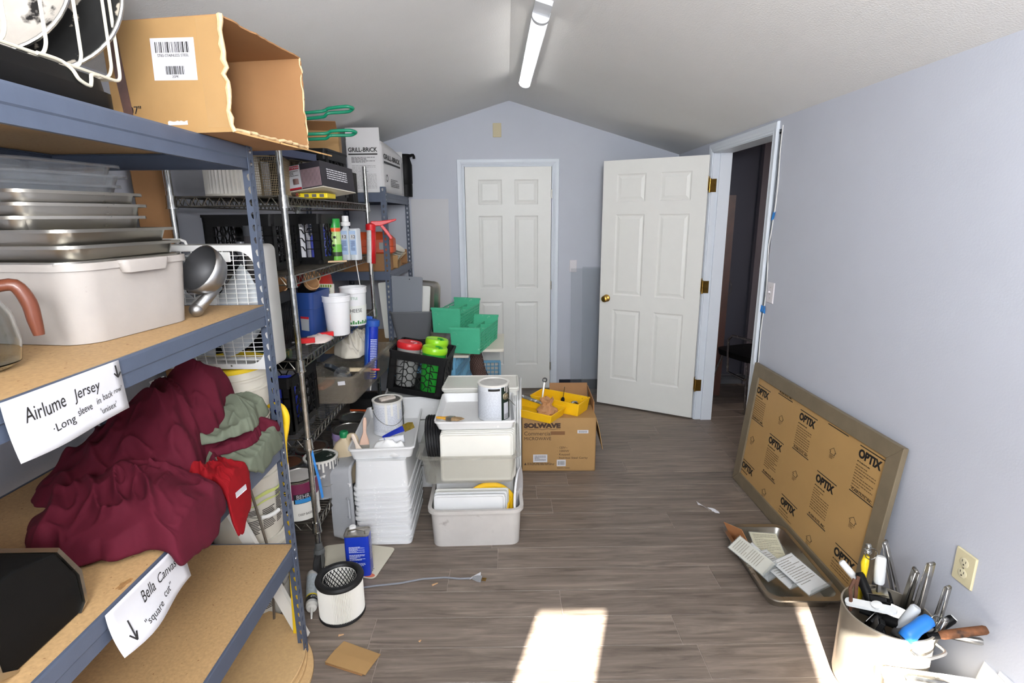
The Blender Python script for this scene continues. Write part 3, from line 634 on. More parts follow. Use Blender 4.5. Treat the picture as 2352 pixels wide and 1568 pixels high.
# ---- glass carafe with brown handle at the near edge
t_ = thing('glass_carafe', 'glass carafe with a brown handle on the second shelf', 'carafe', (-.985, .945, 1.3455), R_(35))
m = MB(); m.lathe([(.058, .0), (.074, .012), (.080, .05), (.074, .10), (.052, .145), (.054, .165), (.051, .165), (.049, .145), (.071, .10), (.077, .05), (.071, .014), (.056, .003)], n=32, cap0=True, cap1=True); m.build('glass_body', mat('carafe_glass', (235, 240, 240), .02, trans=1.0, ior=1.3), t_, smooth=True)
m = MB(); m.tube([(.056, 0, .150), (.085, 0, .152), (.100, 0, .12), (.103, 0, .085), (.105, 0, .055)], [.010, .012, .013, .012, .009], 10, cr=4); m.build('handle', mat('brown_bakelite', (104, 58, 42), .3), t_, smooth=True)
# ---- paper signs taped to the beams
def sign(label, y0, y1, z0, z1, x, curl, words, arrow, slope=0.0):
    root = thing('paper_sign', label, 'sign', (x, (y0+y1)/2, z1)); w_, h_ = y1 - y0, z1 - z0
    rows = 9; cols = 12; rs = []
    def pt(u, v):  # u 0..1 along, v 0..1 down
        return Vector((curl * (v**2) * (.6 + .4*math.sin(u*5)) + .0015 * math.sin(u*9) * v, (u - .5) * w_, -v*h_ + slope * (u - .5)))
    for j in range(rows + 1): rs.append([pt(i/cols, j/rows) for i in range(cols + 1)])
    m = MB(); m.loft(rs, False, False, False); m.build('sheet', M_paper, root, smooth=True, auto=0, solid=.0004)
    for (s, u0, v, wd, ht, rot, jit) in words:
        o = lettering(s, .02, M_ink, root, Matrix.Identity(4), fit=wd * w_, fith=ht * h_, jit=jit*1.5, extr=0, name='handwriting', shear=.12, seed=len(s))
        for vv in o.data.vertices:
            a = u0 + vv.co.x / w_; b_ = v - vv.co.y / h_ - rot * (vv.co.x / w_)
            p = pt(a, b_); vv.co = (p.x + .0012, p.y, p.z)
    for (u, v, ln, du) in arrow:
        a = MB()
        for (p, q) in (((u + du, v), (u, v + ln)), ((u - .03, v + ln*.62), (u, v + ln)), ((u + .035, v + ln*.66), (u, v + ln))):
            P_, Q_ = pt(*p), pt(*q); a.tube([P_ + Vector((.001, 0, 0)), Q_ + Vector((.001, 0, 0))], .0015, n=5)
        a.build('drawn_arrow', M_ink, root)
sign('white paper sign with handwritten Airlume Jersey taped to the second shelf beam', .766, 1.018, 1.247, 1.346, -.7665, .018,
     [('Airlume', .12, .46, .32, .24, .05, .0006), ('Jersey', .52, .42, .25, .26, .06, .0006), ('\u00b7Long', .26, .76, .20, .17, .04, .0005), ('sleeve', .50, .70, .14, .13, .04, .0004), ('in', .69, .655, .04, .11, .02, 0), ('back', .755, .63, .10, .12, .02, 0), ("row'", .875, .60, .09, .10, .02, 0), ("'unisex'", .70, .86, .17, .115, .03, 0)], [(.955, .08, .24, -.005)])
sign('white paper sign with handwritten Bella Canvas taped to the third shelf beam', .868, 1.112, .790, .886, -.7665, .034,
     [('Bella', .36, .46, .17, .26, .0, .0006), ('Canvas', .58, .44, .26, .22, .02, .0006), ('"square', .26, .86, .26, .18, .06, .0005), ('cut"', .58, .78, .13, .17, .03, .0005)], [(.14, .46, .42, .02)])
# ---- black box with metal edges, third shelf
t_ = thing('napkin_dispenser', 'black eight sided box with bright metal end edges on the third shelf', 'dispenser', (-.955, .80, .8855))
prof = [(-.062, 0), (.075, 0), (.088, .015), (.088, .075), (.055, .145), (-.02, .165), (-.085, .165), (-.085, .02)]
def yz(mb, pr, xa, xb): mb.loft([[(xa, y, z) for y, z in pr], [(xb, y, z) for y, z in pr]])
m = MB(); yz(m, prof, -.15, .135); m.build('body', mat('black_leatherette', (14, 14, 14), .6, bump=.1, bscale=400, spec=.15), t_, bevel=.004)
pr2 = [(.076, 0.001), (.095, .015), (.096, .080), (.060, .152), (.055, .146), (.0885, .075), (.0885, .015), (.075, .001)]
m = MB(); yz(m, pr2, -.14, .139); m.build('metal_edge', M_ss, t_)
pr3 = [(-.090, .012), (-.060, -.0), (-.056, .003), (-.082, .022), (-.086, .10), (-.092, .10)]
m = MB(); yz(m, pr3, -.14, .139); m.build('metal_edge', M_ss, t_)
# ---- shirts heaped on the third shelf
def garment(name, label, outline, base, peaks, m, folds, seed, thick=.014, amp=.02, group='shirts heaped on the third shelf', n_a=132, n_r=40, edge=-.771, drop=.0, cat='shirt'):
    """star shaped cloth heap: outline [(x, y)], peaks [(x, y, z, sigma)], folds = (angle, frequency)"""
    cx = sum(p[0] for p in outline) / len(outline); cy = sum(p[1] for p in outline) / len(outline)
    root = thing(name, label, cat, (cx, cy, base), 0.0, group)
    pol = sorted((math.atan2(y - cy, x - cx), math.hypot(x - cx, y - cy)) for x, y in outline)
    def rad(a):
        for i in range(len(pol)):
            a0, r0 = pol[i]; a1, r1 = pol[(i + 1) % len(pol)]
            if i == len(pol) - 1: a1 += 2*math.pi
            aa = a if a >= pol[0][0] else a + 2*math.pi
            if a0 <= aa <= a1:
                k = (aa - a0) / (a1 - a0) if a1 > a0 else 0; k = k*k*(3 - 2*k); return r0 + (r1 - r0) * k
        return pol[0][1]
    off = Vector((seed * 7.3, seed * 3.1, seed * 1.7)); ca, sa = math.cos(folds[0]), math.sin(folds[0])
    def hgt(x, y, k):
        z = thick
        for px, py, pz, sg in peaks: z += pz * math.exp(-((x - px)**2 + (y - py)**2) / (2*sg*sg))
        wx = x + .05*noise.noise(Vector((x*6, y*6, seed)) ); wy = y + .05*noise.noise(Vector((x*6, y*6, seed + 9)))
        u = (wx*ca + wy*sa) * folds[1]; v = (-wx*sa + wy*ca) * folds[1] * .32
        rdg = 1 - abs(noise.noise(Vector((u, v, 0)) + off)) * 2.2
        rd2 = 1 - abs(noise.noise(Vector((u*1.7 + v*1.1 + 4, v*2.6, 3)) + off)) * 2.2
        rd3 = 1 - abs(noise.noise(Vector((u*3.6 - v*2, v*4.5 + u, 7)) + off)) * 2.2
        lump = noise.noise(Vector((x*8, y*8, 2)) + off)
        z += amp * (1.15 * max(0, rdg)**3 + .75 * max(0, rd2)**3 + .30 * max(0, rd3)**3 + .75 * lump) * (1 - .5*k**4)
        return z
    rings = []
    for j in range(n_r + 1):
        k = j / n_r; ring = []
        for i in range(n_a):
            a = -math.pi + 2*math.pi*i/n_a
            rr = rad(a) * (1 + .09*noise.noise(Vector((math.cos(a)*3, math.sin(a)*3, seed))) + .05*noise.noise(Vector((math.cos(a)*9, math.sin(a)*9, seed))))
            kk = max(.01, k) if j < n_r else 1.0
            x, y = cx + rr*kk*math.cos(a), cy + rr*kk*math.sin(a)
            z = max(.004, hgt(x, y, k)) * (1 - max(0, (k - .86) / .14)**2.5 * .92)
            if x > edge + .006:   # hangs over the front beam
                ov = x - edge - .006; x2 = edge + .008 + ov * .38 + .012; z = z - ov * (2.1 if drop else 1.1); x = x2
            ring.append((x - cx, y - cy, z))
        rings.append(ring)
    rings.append([(x * .93, y * .93, max(.0015, z*.1) if z > -.001 and x + cx < edge else z - .006) for x, y, z in rings[-1]])
    mb = MB(); mb.loft(rings, True, False); mb.build('cloth', m, root, smooth=True, auto=0, sub=1)
    return root
def cloth_mat(nm, rgb): return mat(nm, rgb, .85, vary=.08, vscale=16, bump=.12, bscale=700, spec=.2)
M_maroon = cloth_mat('maroon_jersey', (80, 19, 35)); M_red = cloth_mat('red_jersey', (124, 11, 20)); M_olive = cloth_mat('grey_green_jersey', (96, 102, 88))
B3 = .8862
garment('shirt', 'crumpled maroon shirt underneath the grey green shirts at the far end of the heap', [(-1.17, 1.46), (-1.18, 1.62), (-.98, 1.66), (-.82, 1.66), (-.79, 1.55), (-.80, 1.36), (-.95, 1.34), (-1.10, 1.38)], B3, [(-.95, 1.52, .05, .12)], M_maroon, (.4, 9), 2, amp=.022)
garment('shirt', 'grey green shirt folded low under the heap near the shelving post', [(-.98, 1.42), (-.97, 1.60), (-.86, 1.675), (-.765, 1.66), (-.74, 1.56), (-.77, 1.42), (-.86, 1.37)], B3 + .022, [(-.84, 1.56, .030, .09)], M_olive, (1.2, 11), 3, amp=.02)
garment('shirt', 'maroon shirt peeking out between the two grey green shirts', [(-.97, 1.44), (-.95, 1.60), (-.86, 1.675), (-.772, 1.655), (-.775, 1.56), (-.80, 1.46), (-.88, 1.42)], B3 + .060, [(-.85, 1.60, .035, .08)], M_maroon, (1.0, 10), 5, amp=.018)
garment('shirt', 'grey green shirt folded on top beside the maroon heap', [(-.95, 1.44), (-.95, 1.58), (-.88, 1.67), (-.79, 1.665), (-.785, 1.58), (-.80, 1.46), (-.87, 1.40)], B3 + .105, [(-.85, 1.58, .045, .07)], M_olive, (1.3, 12), 4, amp=.02)
garment('shirt', 'big maroon shirt piled highest at the back of the heap', [(-1.20, 1.22), (-1.24, 1.45), (-1.20, 1.60), (-1.02, 1.675), (-.89, 1.675), (-.865, 1.55), (-.86, 1.42), (-.845, 1.30), (-.92, 1.20), (-1.08, 1.17)], B3 + .035, [(-.93, 1.60, .175, .10), (-1.05, 1.48, .11, .13), (-.95, 1.38, .07, .10)], M_maroon, (.9, 8), 6, amp=.034)
garment('shirt', 'bright red shirt with its sleeve hanging over the shelf edge', [(-.99, 1.27), (-.96, 1.38), (-.86, 1.43), (-.765, 1.415), (-.735, 1.395), (-.715, 1.340), (-.712, 1.285), (-.79, 1.30), (-.86, 1.23)], B3 + .012, [(-.86, 1.34, .035, .08)], M_red, (.2, 10), 7, amp=.024, drop=1)
lo = garment('shirt', 'maroon shirt with small white print spread at the front of the heap', [(-1.09, 1.06), (-1.15, 1.17), (-1.14, 1.30), (-1.05, 1.35), (-.92, 1.33), (-.83, 1.30), (-.745, 1.25), (-.71, 1.15), (-.735, 1.065), (-.80, 1.055), (-.86, 1.02), (-.96, 1.00)], B3 + .006, [(-.90, 1.22, .085, .10), (-1.0, 1.14, .04, .08), (-.80, 1.13, .045, .06)], M_maroon, (.5, 8.5), 8, amp=.036)
m = MB(); m.box((0, 0, 0), (.032, .03, .0012), (0, R_(-35), R_(30))); m.build('care_tag', M_paper, lo, loc=(.215, .10, .030))
m = MB(); m.box((0, 0, 0), (.035, .012, .0012), (R_(20), 0, R_(30))); m.build('collar_tag', mat('tag_blue', (190, 205, 220), .6), lo, loc=(-.165, -.02, .022))
# ---- round fibre boards on the floor under the shelving
for i, (x, y, z) in enumerate(((-1.045, 1.575, .018), (-1.06, 1.59, .0), (-1.02, 1.53, .036))):
    pass
for i, (x, y) in enumerate(((-1.005, 1.56), (-1.035, 1.58), (-1.045, 1.60))):
    m = MB(); m.lathe([(.287, 0), (.290, .002), (.290, .013), (.287, .0155)], n=64)
    o = m.build('round_board', M_mdf, smooth=True, loc=(x, y, .0005 + .0160*i))
    tag(o, ('bottom', 'middle', 'top')[i] + ' round brown fibre board of the stack on the floor under the shelving', 'board', 'round boards under the shelving')
# ---------------------------------------------------------------- between the shelving and the wire rack
M_pail = mat('pail_white', (214, 210, 198), .4, vary=.03, vscale=8)
def pail(label, loc, rz, tilt=(0, 0), lid=None, r0=.128, r1=.145, h=.365, prints=True):
    root = thing('pail', label, 'bucket', loc, (tilt[0], tilt[1], rz), 'white plastic pails behind the near shelving')
    m = MB(); m.lathe([(r0, 0), (r0 + .002, .003), (r1 - .004, h*.74), (r1 + .006, h*.75), (r1 + .006, h*.77), (r1 - .002, h*.775), (r1 - .001, h*.86), (r1 + .008, h*.865), (r1 + .008, h*.885), (r1, h*.89), (r1 + .002, h*.985), (r1 + .008, h), (r1 - .003, h), (r1 - .006, h*.9), (r0 - .003, .004)], n=40); m.build('shell', M_pail, root, smooth=True)
    if prints:
        g = MB(); k = MB()
        for (a0, a1, z0, z1, n) in ((-100, -78, .05, .115, 9), (-74, -50, .06, .15, 12), (-46, -26, .06, .20, 18), (-100, -80, .135, .16, 4)):
            for i in range(n):
                z = z1 - (z1 - z0) * i / n; rr = r0 + (r1 - r0) * z / (h*.75) + .0012
                e = a1 - (6 * ((i * 37) % 10) / 10)
                pts = [(rr*math.cos(R_(a)), rr*math.sin(R_(a))) for a in (a0, (a0+e)/2, e)]
                k.loft([[(x, y, z) for x, y in pts], [(x, y, z - (z1 - z0)/n*.55) for x, y in pts]], False, False, False)
        for (a0, a1, z0, z1) in ((-130, -30, .205, .218), (-130, -30, .178, .184)):
            pts = []
            for i in range(13): a = R_(a0 + (a1 - a0)*i/12); rr = r0 + (r1 - r0)*z0/(h*.75) + .0012; pts.append((rr*math.cos(a), rr*math.sin(a), i))
            g.loft([[(x, y, z0 + .004*math.sin(i)) for x, y, i in pts], [(x, y, z1 + .006*math.sin(i)) for x, y, i in pts]], False, False, False)
        k.build('printed_text', mat('pail_ink', (70, 66, 62), .6), root); g.build('printed_band', mat('pail_lime', (196, 206, 120), .5), root)
    b_ = MB(); pts = [((r1 + .010)*math.cos(R_(a)), (r1 + .010)*math.sin(R_(a)) , h*.80 - .17*abs(math.sin(R_((a + 150)*180/180.0)))**.8) for a in range(-150, 31, 10)]; b_.tube(pts, .0018, n=6); hd = b_.build('bail', M_chrome, root, smooth=True)
    g_ = MB(); q = pts[7:11]; g_.tube(q, .0085, n=10); g_.build('grip', mat('grip_white', (232, 232, 230), .4), hd, smooth=True)
    if lid:
        l = MB(); l.lathe([(r1 + .011, h - .012), (r1 + .012, h + .004), (r1 + .002, h + .008), (r1 - .012, h + .004), (.01, h + .004)], n=40); l.build('lid', lid, root, smooth=True)
    return root
pail('white pail with printed text standing on the floor behind the near shelving', (-1.085, 1.975, .0), .3)
pail('white pail with wire bail stacked above the floor pail, text turned to the room', (-1.075, 1.97, .356), .62)
pail('yellow lidded pail on top of the stacked white pails under the box fan', (-1.085, 1.975, .712), .2, lid=mat('yellow_lid', (232, 200, 40), .4), prints=False)
def box_fan():
    W, H, D = .47, .435, .11; z0 = 1.092
    root = thing('box_fan', 'white box fan with rounded wire grille standing behind the near shelving', 'fan', (-1.075, 1.905, z0), R_(-3))
    mw = mat('fan_white', (226, 226, 224), .4, vary=.02)
    m = MB(); 
    def rr(w, h, r): return rrect(w, h, r, 6)
    def at(p, y): return [(x, y, H/2 + z) for x, z in p]
    o1 = at(rr(W, H, .02), -D/2); o2 = at(rr(W, H, .02), D/2); i1 = at(rr(W - .035, H - .035, .06), -D/2 - .004); i2 = at(rr(W - .04, H - .04, .06), -D/2 + .02); i3 = at(rr(W - .03, H - .03, .03), D/2)
    m.loft([o2, o1, i1, i2], False, False); m.loft([o2, i3], False, False); m.build('housing', mw, root, smooth=True, auto=30, solid=.003)
    g = MB(); w2, h2 = W/2 - .018, H/2 - .018
    n = 25
    for i in range(1, n):
        t = -1 + 2*i/n; z = t*h2; lim = w2 if abs(z) < h2 - .055 else w2 - .055 + math.sqrt(max(0, .055**2 - (abs(z) - h2 + .055)**2))
        g.tube([(x, -D/2 - .003 - .022*(1 - (x/w2)**2)*(1 - t*t), H/2 + z) for x in [lim*(-1 + 2*k/10) for k in range(11)]], .0013, n=5)
    g.build('grille_wires', mw, root)
    g = MB(); n = 12
    for i in range(1, n):
        t = -1 + 2*i/n; x = t*w2; lim = h2 if abs(x) < w2 - .055 else h2 - .055 + math.sqrt(max(0, .055**2 - (abs(x) - w2 + .055)**2))
        g.tube([(x, -D/2 - .003 - .016*(1 - (z/h2)**2)*(1 - t*t), H/2 + z) for z in [lim*(-1 + 2*k/10) for k in range(11)]], .0016, n=5)
    g.build('grille_ribs', mw, root)
    for k in range(5):
        b_ = MB(); a0 = 2*math.pi*k/5 + .4; rs = []
        for j in range(7):
            r = .035 + .160*j/6; wd = .95
            rs.append([(r*math.cos(a0 + wd*(s - .5)), .02*(s - .5)*2, H/2 + r*math.sin(a0 + wd*(s - .5))) for s in (0, .25, .5, .75, 1)])
        b_.loft(rs, False, False, False); b_.build('blade', mat('fan_blade', (205, 210, 214), .35), root, smooth=True, auto=0, solid=.002)
    h_ = MB(); h_.lathe([(.045, -.03), (.045, .03), (.03, .04)], n=24, M=Matrix.Translation((0, 0, H/2)) @ Matrix.Rotation(R_(90), 4, 'X')); h_.build('hub', mw, root, smooth=True)
    h_ = MB(); h_.rings([(.16, .012, .004, -.002), (.15, .012, .004, .014)], c=(-.12, 0, H)); pts = [(-.17, 0, H - .004), (-.165, 0, H + .012), (-.15, 0, H + .018), (-.07, 0, H + .018), (-.055, 0, H + .012), (-.05, 0, H - .004)]; h_ = MB(); h_.tube(pts, .005, n=8); h_.build('carry_handle', mw, root, smooth=True)
    p = MB(); p.box((.10, -D/2 - .008, H - .038), (.075, .004, .034)); p.build('name_plate', mw, root, bevel=.003)
    s = MB(); s.lathe([(.004, 0), (.003, .002)], n=10, M=Matrix.Translation((.09, -D/2 - .004, .012)) @ Matrix.Rotation(R_(90), 4, 'X')); s.build('screw', M_nickel, root)
box_fan()
# leaning white channel, pry bar, kraft panel
m = MB(); A = Vector((-.815, 1.775, .012)); B_ = Vector((-1.225, 1.775, 1.075)); d = (B_ - A).normalized(); sd = Vector((d.z, 0, -d.x))
prof = [(-.022, 0), (.022, 0), (.022, -.020), (.019, -.020), (.019, -.004), (.004, -.004), (.004, -.010), (-.004, -.010), (-.004, -.004), (-.019, -.004), (-.019, -.020), (-.022, -.020)]
m.loft([[P_ + sd*a + Vector((0, -b_, 0)) for a, b_ in prof] for P_ in (A, B_)]); tag(m.build('vinyl_channel', M_pvc), 'long white vinyl channel leaning behind the near shelving', 'channel')
m = MB(); m.tube([(-.955, 1.84, .0), (-.93, 1.835, .32), (-.985, 1.83, .70)], .005, n=6); tag(m.build('flat_rod', mat('dull_rod', (120, 112, 102), .5, .6), smooth=True), 'thin dull metal rod leaning in front of the printed white pail', 'rod')
t_ = thing('pry_bar', 'yellow hooked pry bar with a black and white band leaning by the shelving post', 'tool', (-.845, 1.765, .0))
M_yel = mat('tool_yellow', (228, 190, 30), .4, vary=.06, vscale=30, spots=((40, 36, 30), 22, .69, .03))
def bar(p, q, w_, th): 
    m = MB(); p, q = Vector(p), Vector(q); d = (q - p).normalized(); s = Vector((d.z, 0, -d.x)); m.loft([[P_ + s*a + Vector((0, b_, 0)) for a, b_ in ((-w_, -th), (w_, -th), (w_, th), (-w_, th))] for P_ in (p, q)]); return m
bar((.010, 0, .0), (.036, 0, .56), .012, .006).build('lower_grip', M_yel, t_, bevel=.003)
b_ = bar((.036, 0, .56), (.040, 0, .76), .012, .006).build('band', mat('band_white', (226, 226, 222), .4), t_)
bar((.028, -.0005, .565), (.032, -.0005, .755), .0055, .0068).build('band_stripe', M_ink, b_)
lettering('STANLEY', .02, mat('letter_yellow', (230, 196, 40), .5), b_, frame((.0275, -.0078, .735), (-.02, 0, -1), (1, 0, -.02)), fit=.15, fith=.009)
m = MB(); m.tube([(.040, 0, .755), (.044, 0, .84), (.058, 0, .90), (.063, 0, .94), (.052, 0, .972), (.028, 0, .982), (.004, 0, .976)], [.0125, .0125, .013, .013, .012, .010, .006], 10, cr=4); m.build('hooked_grip', M_yel, t_, smooth=True)
m = MB(); m.b2((-.055, -.003, 0), (.055, .003, .93)); o = m.build('kraft_board', M_card2, loc=(-1.375, 2.16, .95), rot=(R_(-2), 0, R_(55))); tag(o, 'upright brown kraft board leaning on the left wall behind the fan', 'board')
# ================================================================ THINGS ON THE WIRE RACK AND THE FAR SHELVING
DK = [z + .0236 for z in RL]
M_blk2 = mat('crate_black', (17, 17, 18), .5, vary=.2, vscale=20, spec=.25)
def crate(name, label, loc, rot, W=.33, D=.33, H=.27, m=None, group=None, hexes=True, cat='crate'):
    m = m or M_blk2; root = thing(name, label, cat, loc, rot, group); t = .006
    r = MB(); rs = []
    for w, d, z in ((W, D, H - .05), (W + .004, D + .004, H - .012), (W + .010, D + .010, H - .012), (W + .010, D + .010, H), (W - 2*t, D - 2*t, H), (W - 2*t, D - 2*t, H - .05), (W, D, H - .05)): rs.append([(x, y, z) for x, y in rrect(w, d, .018, 3)])
    r.loft(rs, False, False); r.build('rim', m, root)
    b_ = MB(); rs = []
    for w, d, z in ((W - .02, D - .02, 0), (W - .01, D - .01, .035), (W - .01 - 2*t, D - .01 - 2*t, .035), (W - .02 - 2*t, D - .02 - 2*t, .006)): rs.append([(x, y, z) for x, y in rrect(w, d, .018, 3)])
    b_.loft(rs, True, True); b_.build('base', m, root)
    for sx in (-1, 1):
        for sy in (-1, 1):
            c = MB(); c.b2((sx*(W/2 - .004), sy*(D/2 - .004), .02), (sx*(W/2 - .012), sy*(D/2 - .045), H - .04)); c.b2((sx*(W/2 - .004), sy*(D/2 - .004), .02), (sx*(W/2 - .045), sy*(D/2 - .012), H - .04)); c.build('corner_post', m, root)
    for k in range(4):
        L_, off = (W, D/2) if k % 2 == 0 else (D, W/2)
        Mx = Matrix.Rotation(math.pi/2 * k, 4, 'Z') @ Matrix.Translation((0, -off + .007, 0)); p = MB(); w2 = L_/2 - .042
        def bar2(a, c, th=.0045, dp=.006):
            a, c = Vector((a[0], 0, a[1])), Vector((c[0], 0, c[1])); d = (c - a); n_ = Vector((-d.z, 0, d.x)).normalized()*th/2; y = Vector((0, dp/2, 0))
            p.loft([[a + n_ + y, a - n_ + y, a - n_ - y, a + n_ - y], [c + n_ + y, c - n_ + y, c - n_ - y, c + n_ - y]], M=Mx)
        zs = [.035 + (H - .085) * i / 4 for i in range(5)]
        for z in zs[1:4]:
            bar2((-w2 - .036, z), (-w2*.62, z)); bar2((w2*.62, z), (w2 + .036, z))
        for x in (-w2*.62, -w2, w2, w2*.62): bar2((x, .03), (x, H - .045))
        if hexes:
            s = .0245; hx, hz = s*1.5, s*math.sqrt(3)
            cols = int(w2*.62 / hx) + 1
            for ci in range(-cols, cols + 1):
                for ri in range(0, 9):
                    cx = ci*hx; cz = .045 + ri*hz + (hz/2 if ci % 2 else 0)
                    if abs(cx) > w2*.62 or cz > H - .055: continue
                    for e in (0, 1, 2):
                        a0, a1 = R_(60*e), R_(60*(e + 1)); bar2((cx + s*math.cos(a0), cz + s*math.sin(a0)), (cx + s*math.cos(a1), cz + s*math.sin(a1)), .004)
        else:
            for i in range(1, 8): x = -w2*.62 + 2*w2*.62*i/8; bar2((x, .03), (x + .02, H - .045), .004); bar2((x, .03), (x - .02, H - .045), .004)
        p.build('side_panel', m, root)
    return root
def fill(name, label, cat, m, loc, sz, rot=0.0, group=None, bev=.002):
    pass
# top deck ---------------------------------------------------------------
def pleated(label, loc, r, h, m_top, rot=0.0, hole=.6, cage=False, deep=.010, n=72):
    root = thing('pleated_filter', label, 'filter', loc, rot); p = MB()
    ring = lambda z, ins=0: [((r - ins - (deep if i % 2 else 0))*math.cos(math.pi*i/n), (r - ins - (deep if i % 2 else 0))*math.sin(math.pi*i/n), z) for i in range(2*n)]
    p.loft([ring(.010), ring(h - .012)], False, False); p.build('pleats', mat('filter_paper', (228, 225, 218), .8, vary=.02, spots=((222, 204, 150), 9, .72, .05)), root)
    b_ = MB(); b_.lathe([(r*hole, 0), (r + .001, 0), (r + .003, .004), (r + .001, .012), (r*hole, .012)], n=48, cap0=False, cap1=False); b_.build('bottom_ring', m_top, root, smooth=True)
    t = MB(); t.lathe([(r*hole, h - .016), (r + .002, h - .016), (r + .006, h - .006), (r + .002, h + .004), (r*.92, h + .007), (r*(hole + .05), h + .005), (r*hole, h - .003)], n=56, cap0=False, cap1=False); t.build('top_ring', m_top, root, smooth=True)
    i_ = MB(); i_.lathe([(r*hole - .004, .008), (r*hole - .004, h - .004)], n=48, cap0=False, cap1=False); i_.build('liner', mat('filter_paper', (228, 225, 218), .8), root, smooth=True)
    if cage:
        c = MB(); rr = r*hole - .007; nn = 24
        for k in range(nn):
            for s in (-1, 1): c.tube([(rr*math.cos(2*math.pi*k/nn + s*j*.30), rr*math.sin(2*math.pi*k/nn + s*j*.30), .01 + (h - .016)*j/5) for j in range(6)], .0017, n=4)
        c.build('cage', M_black, root)
    return root
pleated('cream pleated filter standing on the top deck of the wire rack', (-1.19, 2.42, DK[0]), .11, .165, M_pail, hole=.5, n=44)
def fry_basket(label, loc, rot, W=.13, D=.24, H=.13, m=None, handle=None, hlen=.16, group='wire fryer baskets on the rack'):
    m = m or mat('bronze_wire', (150, 134, 108), .4, .8); root = thing('fryer_basket', label, 'basket', loc, rot, group)
    b_ = MB(); b_.tube([(x, y, H) for x, y in rrect(W, D, .02, 3)], .003, n=6, closed=True); b_.tube([(x*.9, y*.9, 0) for x, y in rrect(W, D, .02, 3)], .0025, n=6, closed=True); b_.build('frame', m, root)
    g = MB()
    for i in range(1, 16):
        z = H*i/16; k = .9 + .1*i/16; g.tube([(x*k, y*k, z) for x, y in rrect(W, D, .02, 2)], .0009, n=4, closed=True)
    pts = []
    for i in range(18): x = -W/2 + W*i/17; pts += [((x*.9, -D/2*.9, 0), (x, -D/2, H)), ((x*.9, D/2*.9, 0), (x, D/2, H)), ((x*.9, -D/2*.9, 0), (x*.9, D/2*.9, 0))]
    for i in range(30): y = -D/2 + D*i/29; pts += [((-W/2*.9, y*.9, 0), (-W/2, y, H)), ((W/2*.9, y*.9, 0), (W/2, y, H))]
    for a, c in pts: g.tube([a, c], .0009, n=4)
    g.build('mesh', m, root)
    if handle:
        h_ = MB(); x0 = W/2; P0 = [(x0, -.020, H - .006), (x0 + hlen*.72, -.018, H), (x0 + hlen*.80, -.008, H + .006), (x0 + hlen*.86, -.012, H + .012), (x0 + hlen*1.2, -.016, H + .016), (x0 + hlen*1.29, -.008, H + .012), (x0 + hlen*1.30, .008, H + .010), (x0 + hlen*1.2, .016, H), (x0 + hlen*.86, .012, H - .002), (x0 + hlen*.80, .008, H - .006), (x0 + hlen*.72, .018, H - .016), (x0, .020, H - .022)]
        h_.tube(P0, .0072, n=10, cr=4); h_.build('handle', handle, root, smooth=True, auto=0)
    return root
fry_basket('bronze wire fryer basket standing upright behind the chrome post', (-1.035, 2.46, DK[0]), (0, 0, R_(10)), .13, .20, .165)
fry_basket('bronze wire fryer basket leaning beside the first one', (-.97, 2.62, DK[0] + .004), (0, R_(-10), R_(-15)), .09, .16, .16)
M_green = mat('green_vinyl_grip', (14, 124, 92), .35, vary=.06)
t_ = thing('navy_box', 'dark navy flat carton lying over the fryer baskets on the top deck', 'box', (-1.05, 2.53, DK[0] + .170), (0, 0, R_(-14))); m = MB(); m.rings([(.25, .30, .003, 0), (.25, .30, .003, .028)], n=1); m.build('sides', mat('navy_card', (66, 74, 100), .55), t_); m = MB(); m.b2((-.125, -.15, .028), (.125, .15, .031)); m.build('lid', mat('navy_card', (66, 74, 100), .55), t_)
zt = DK[0] + .203
fry_basket('lower steel fryer basket with green loop handle behind the torn carton', (-1.085, 2.52, zt), (0, 0, R_(8)), .20, .26, .075, m=M_ss, handle=M_green, hlen=.235)
fry_basket('upper steel fryer basket with green loop handle under the ceiling', (-1.085, 2.54, zt + .078), (0, R_(-3), R_(3)), .20, .26, .075, m=M_ss, handle=M_green, hlen=.235)
crate('milk_crate', 'black crate of white packets on the top deck of the wire rack', (-1.03, 2.93, DK[0]), R_(-3), .30, .30, .245)
for i, (x, y, z, w_, d_, h_) in enumerate(((-1.11, 2.86, .02, .10, .12, .16), (-1.00, 2.85, .02, .08, .10, .19), (-.95, 2.98, .02, .07, .12, .15), (-1.08, 3.0, .02, .12, .11, .18))):
    m = MB(); m.rings([(w_, d_, .006, 0), (w_, d_, .006, h_*.9), (w_*.8, d_*.4, .004, h_)], n=2); o = m.build('white_packet', mat('packet_white', (220, 222, 228), .35, vary=.1, vscale=12), loc=(x, y, DK[0] + z - .012)); tag(o, ('front left', 'front middle', 'rear right', 'rear left')[i] + ' white packet inside the black crate on the top deck', 'packet', 'white packets in the top crate')
t_ = thing('small_carton', 'open brown carton on top of the crate behind the green handles', 'box', (-.99, 3.02, DK[0] + .246), R_(12))
for nm, a, b_ in (('front_panel', (-.10, -.08, 0), (.10, -.076, .11)), ('back_panel', (-.10, .076, 0), (.10, .08, .11)), ('side_panel', (-.10, -.08, 0), (-.096, .08, .11)), ('side_panel', (.096, -.08, 0), (.10, .08, .11)), ('bottom_panel', (-.10, -.08, 0), (.10, .08, .004))): m = MB(); m.b2(a, b_); m.build(nm, M_card, t_)
m = MB(); m.box((-.10, -.02, .135), (.09, .11, .003), (0, R_(-50), 0)); m.build('flap', M_card2, t_); m = MB(); m.box((0, -.115, .125), (.19, .08, .003), (R_(-25), 0, 0)); m.build('flap', M_card2, t_)
t_ = thing('filter_carton', 'white and black printed filter carton tilted on the front of the top deck', 'box', (-.885, 2.60, DK[0] + .028), (R_(-4), R_(-7), R_(-16)))
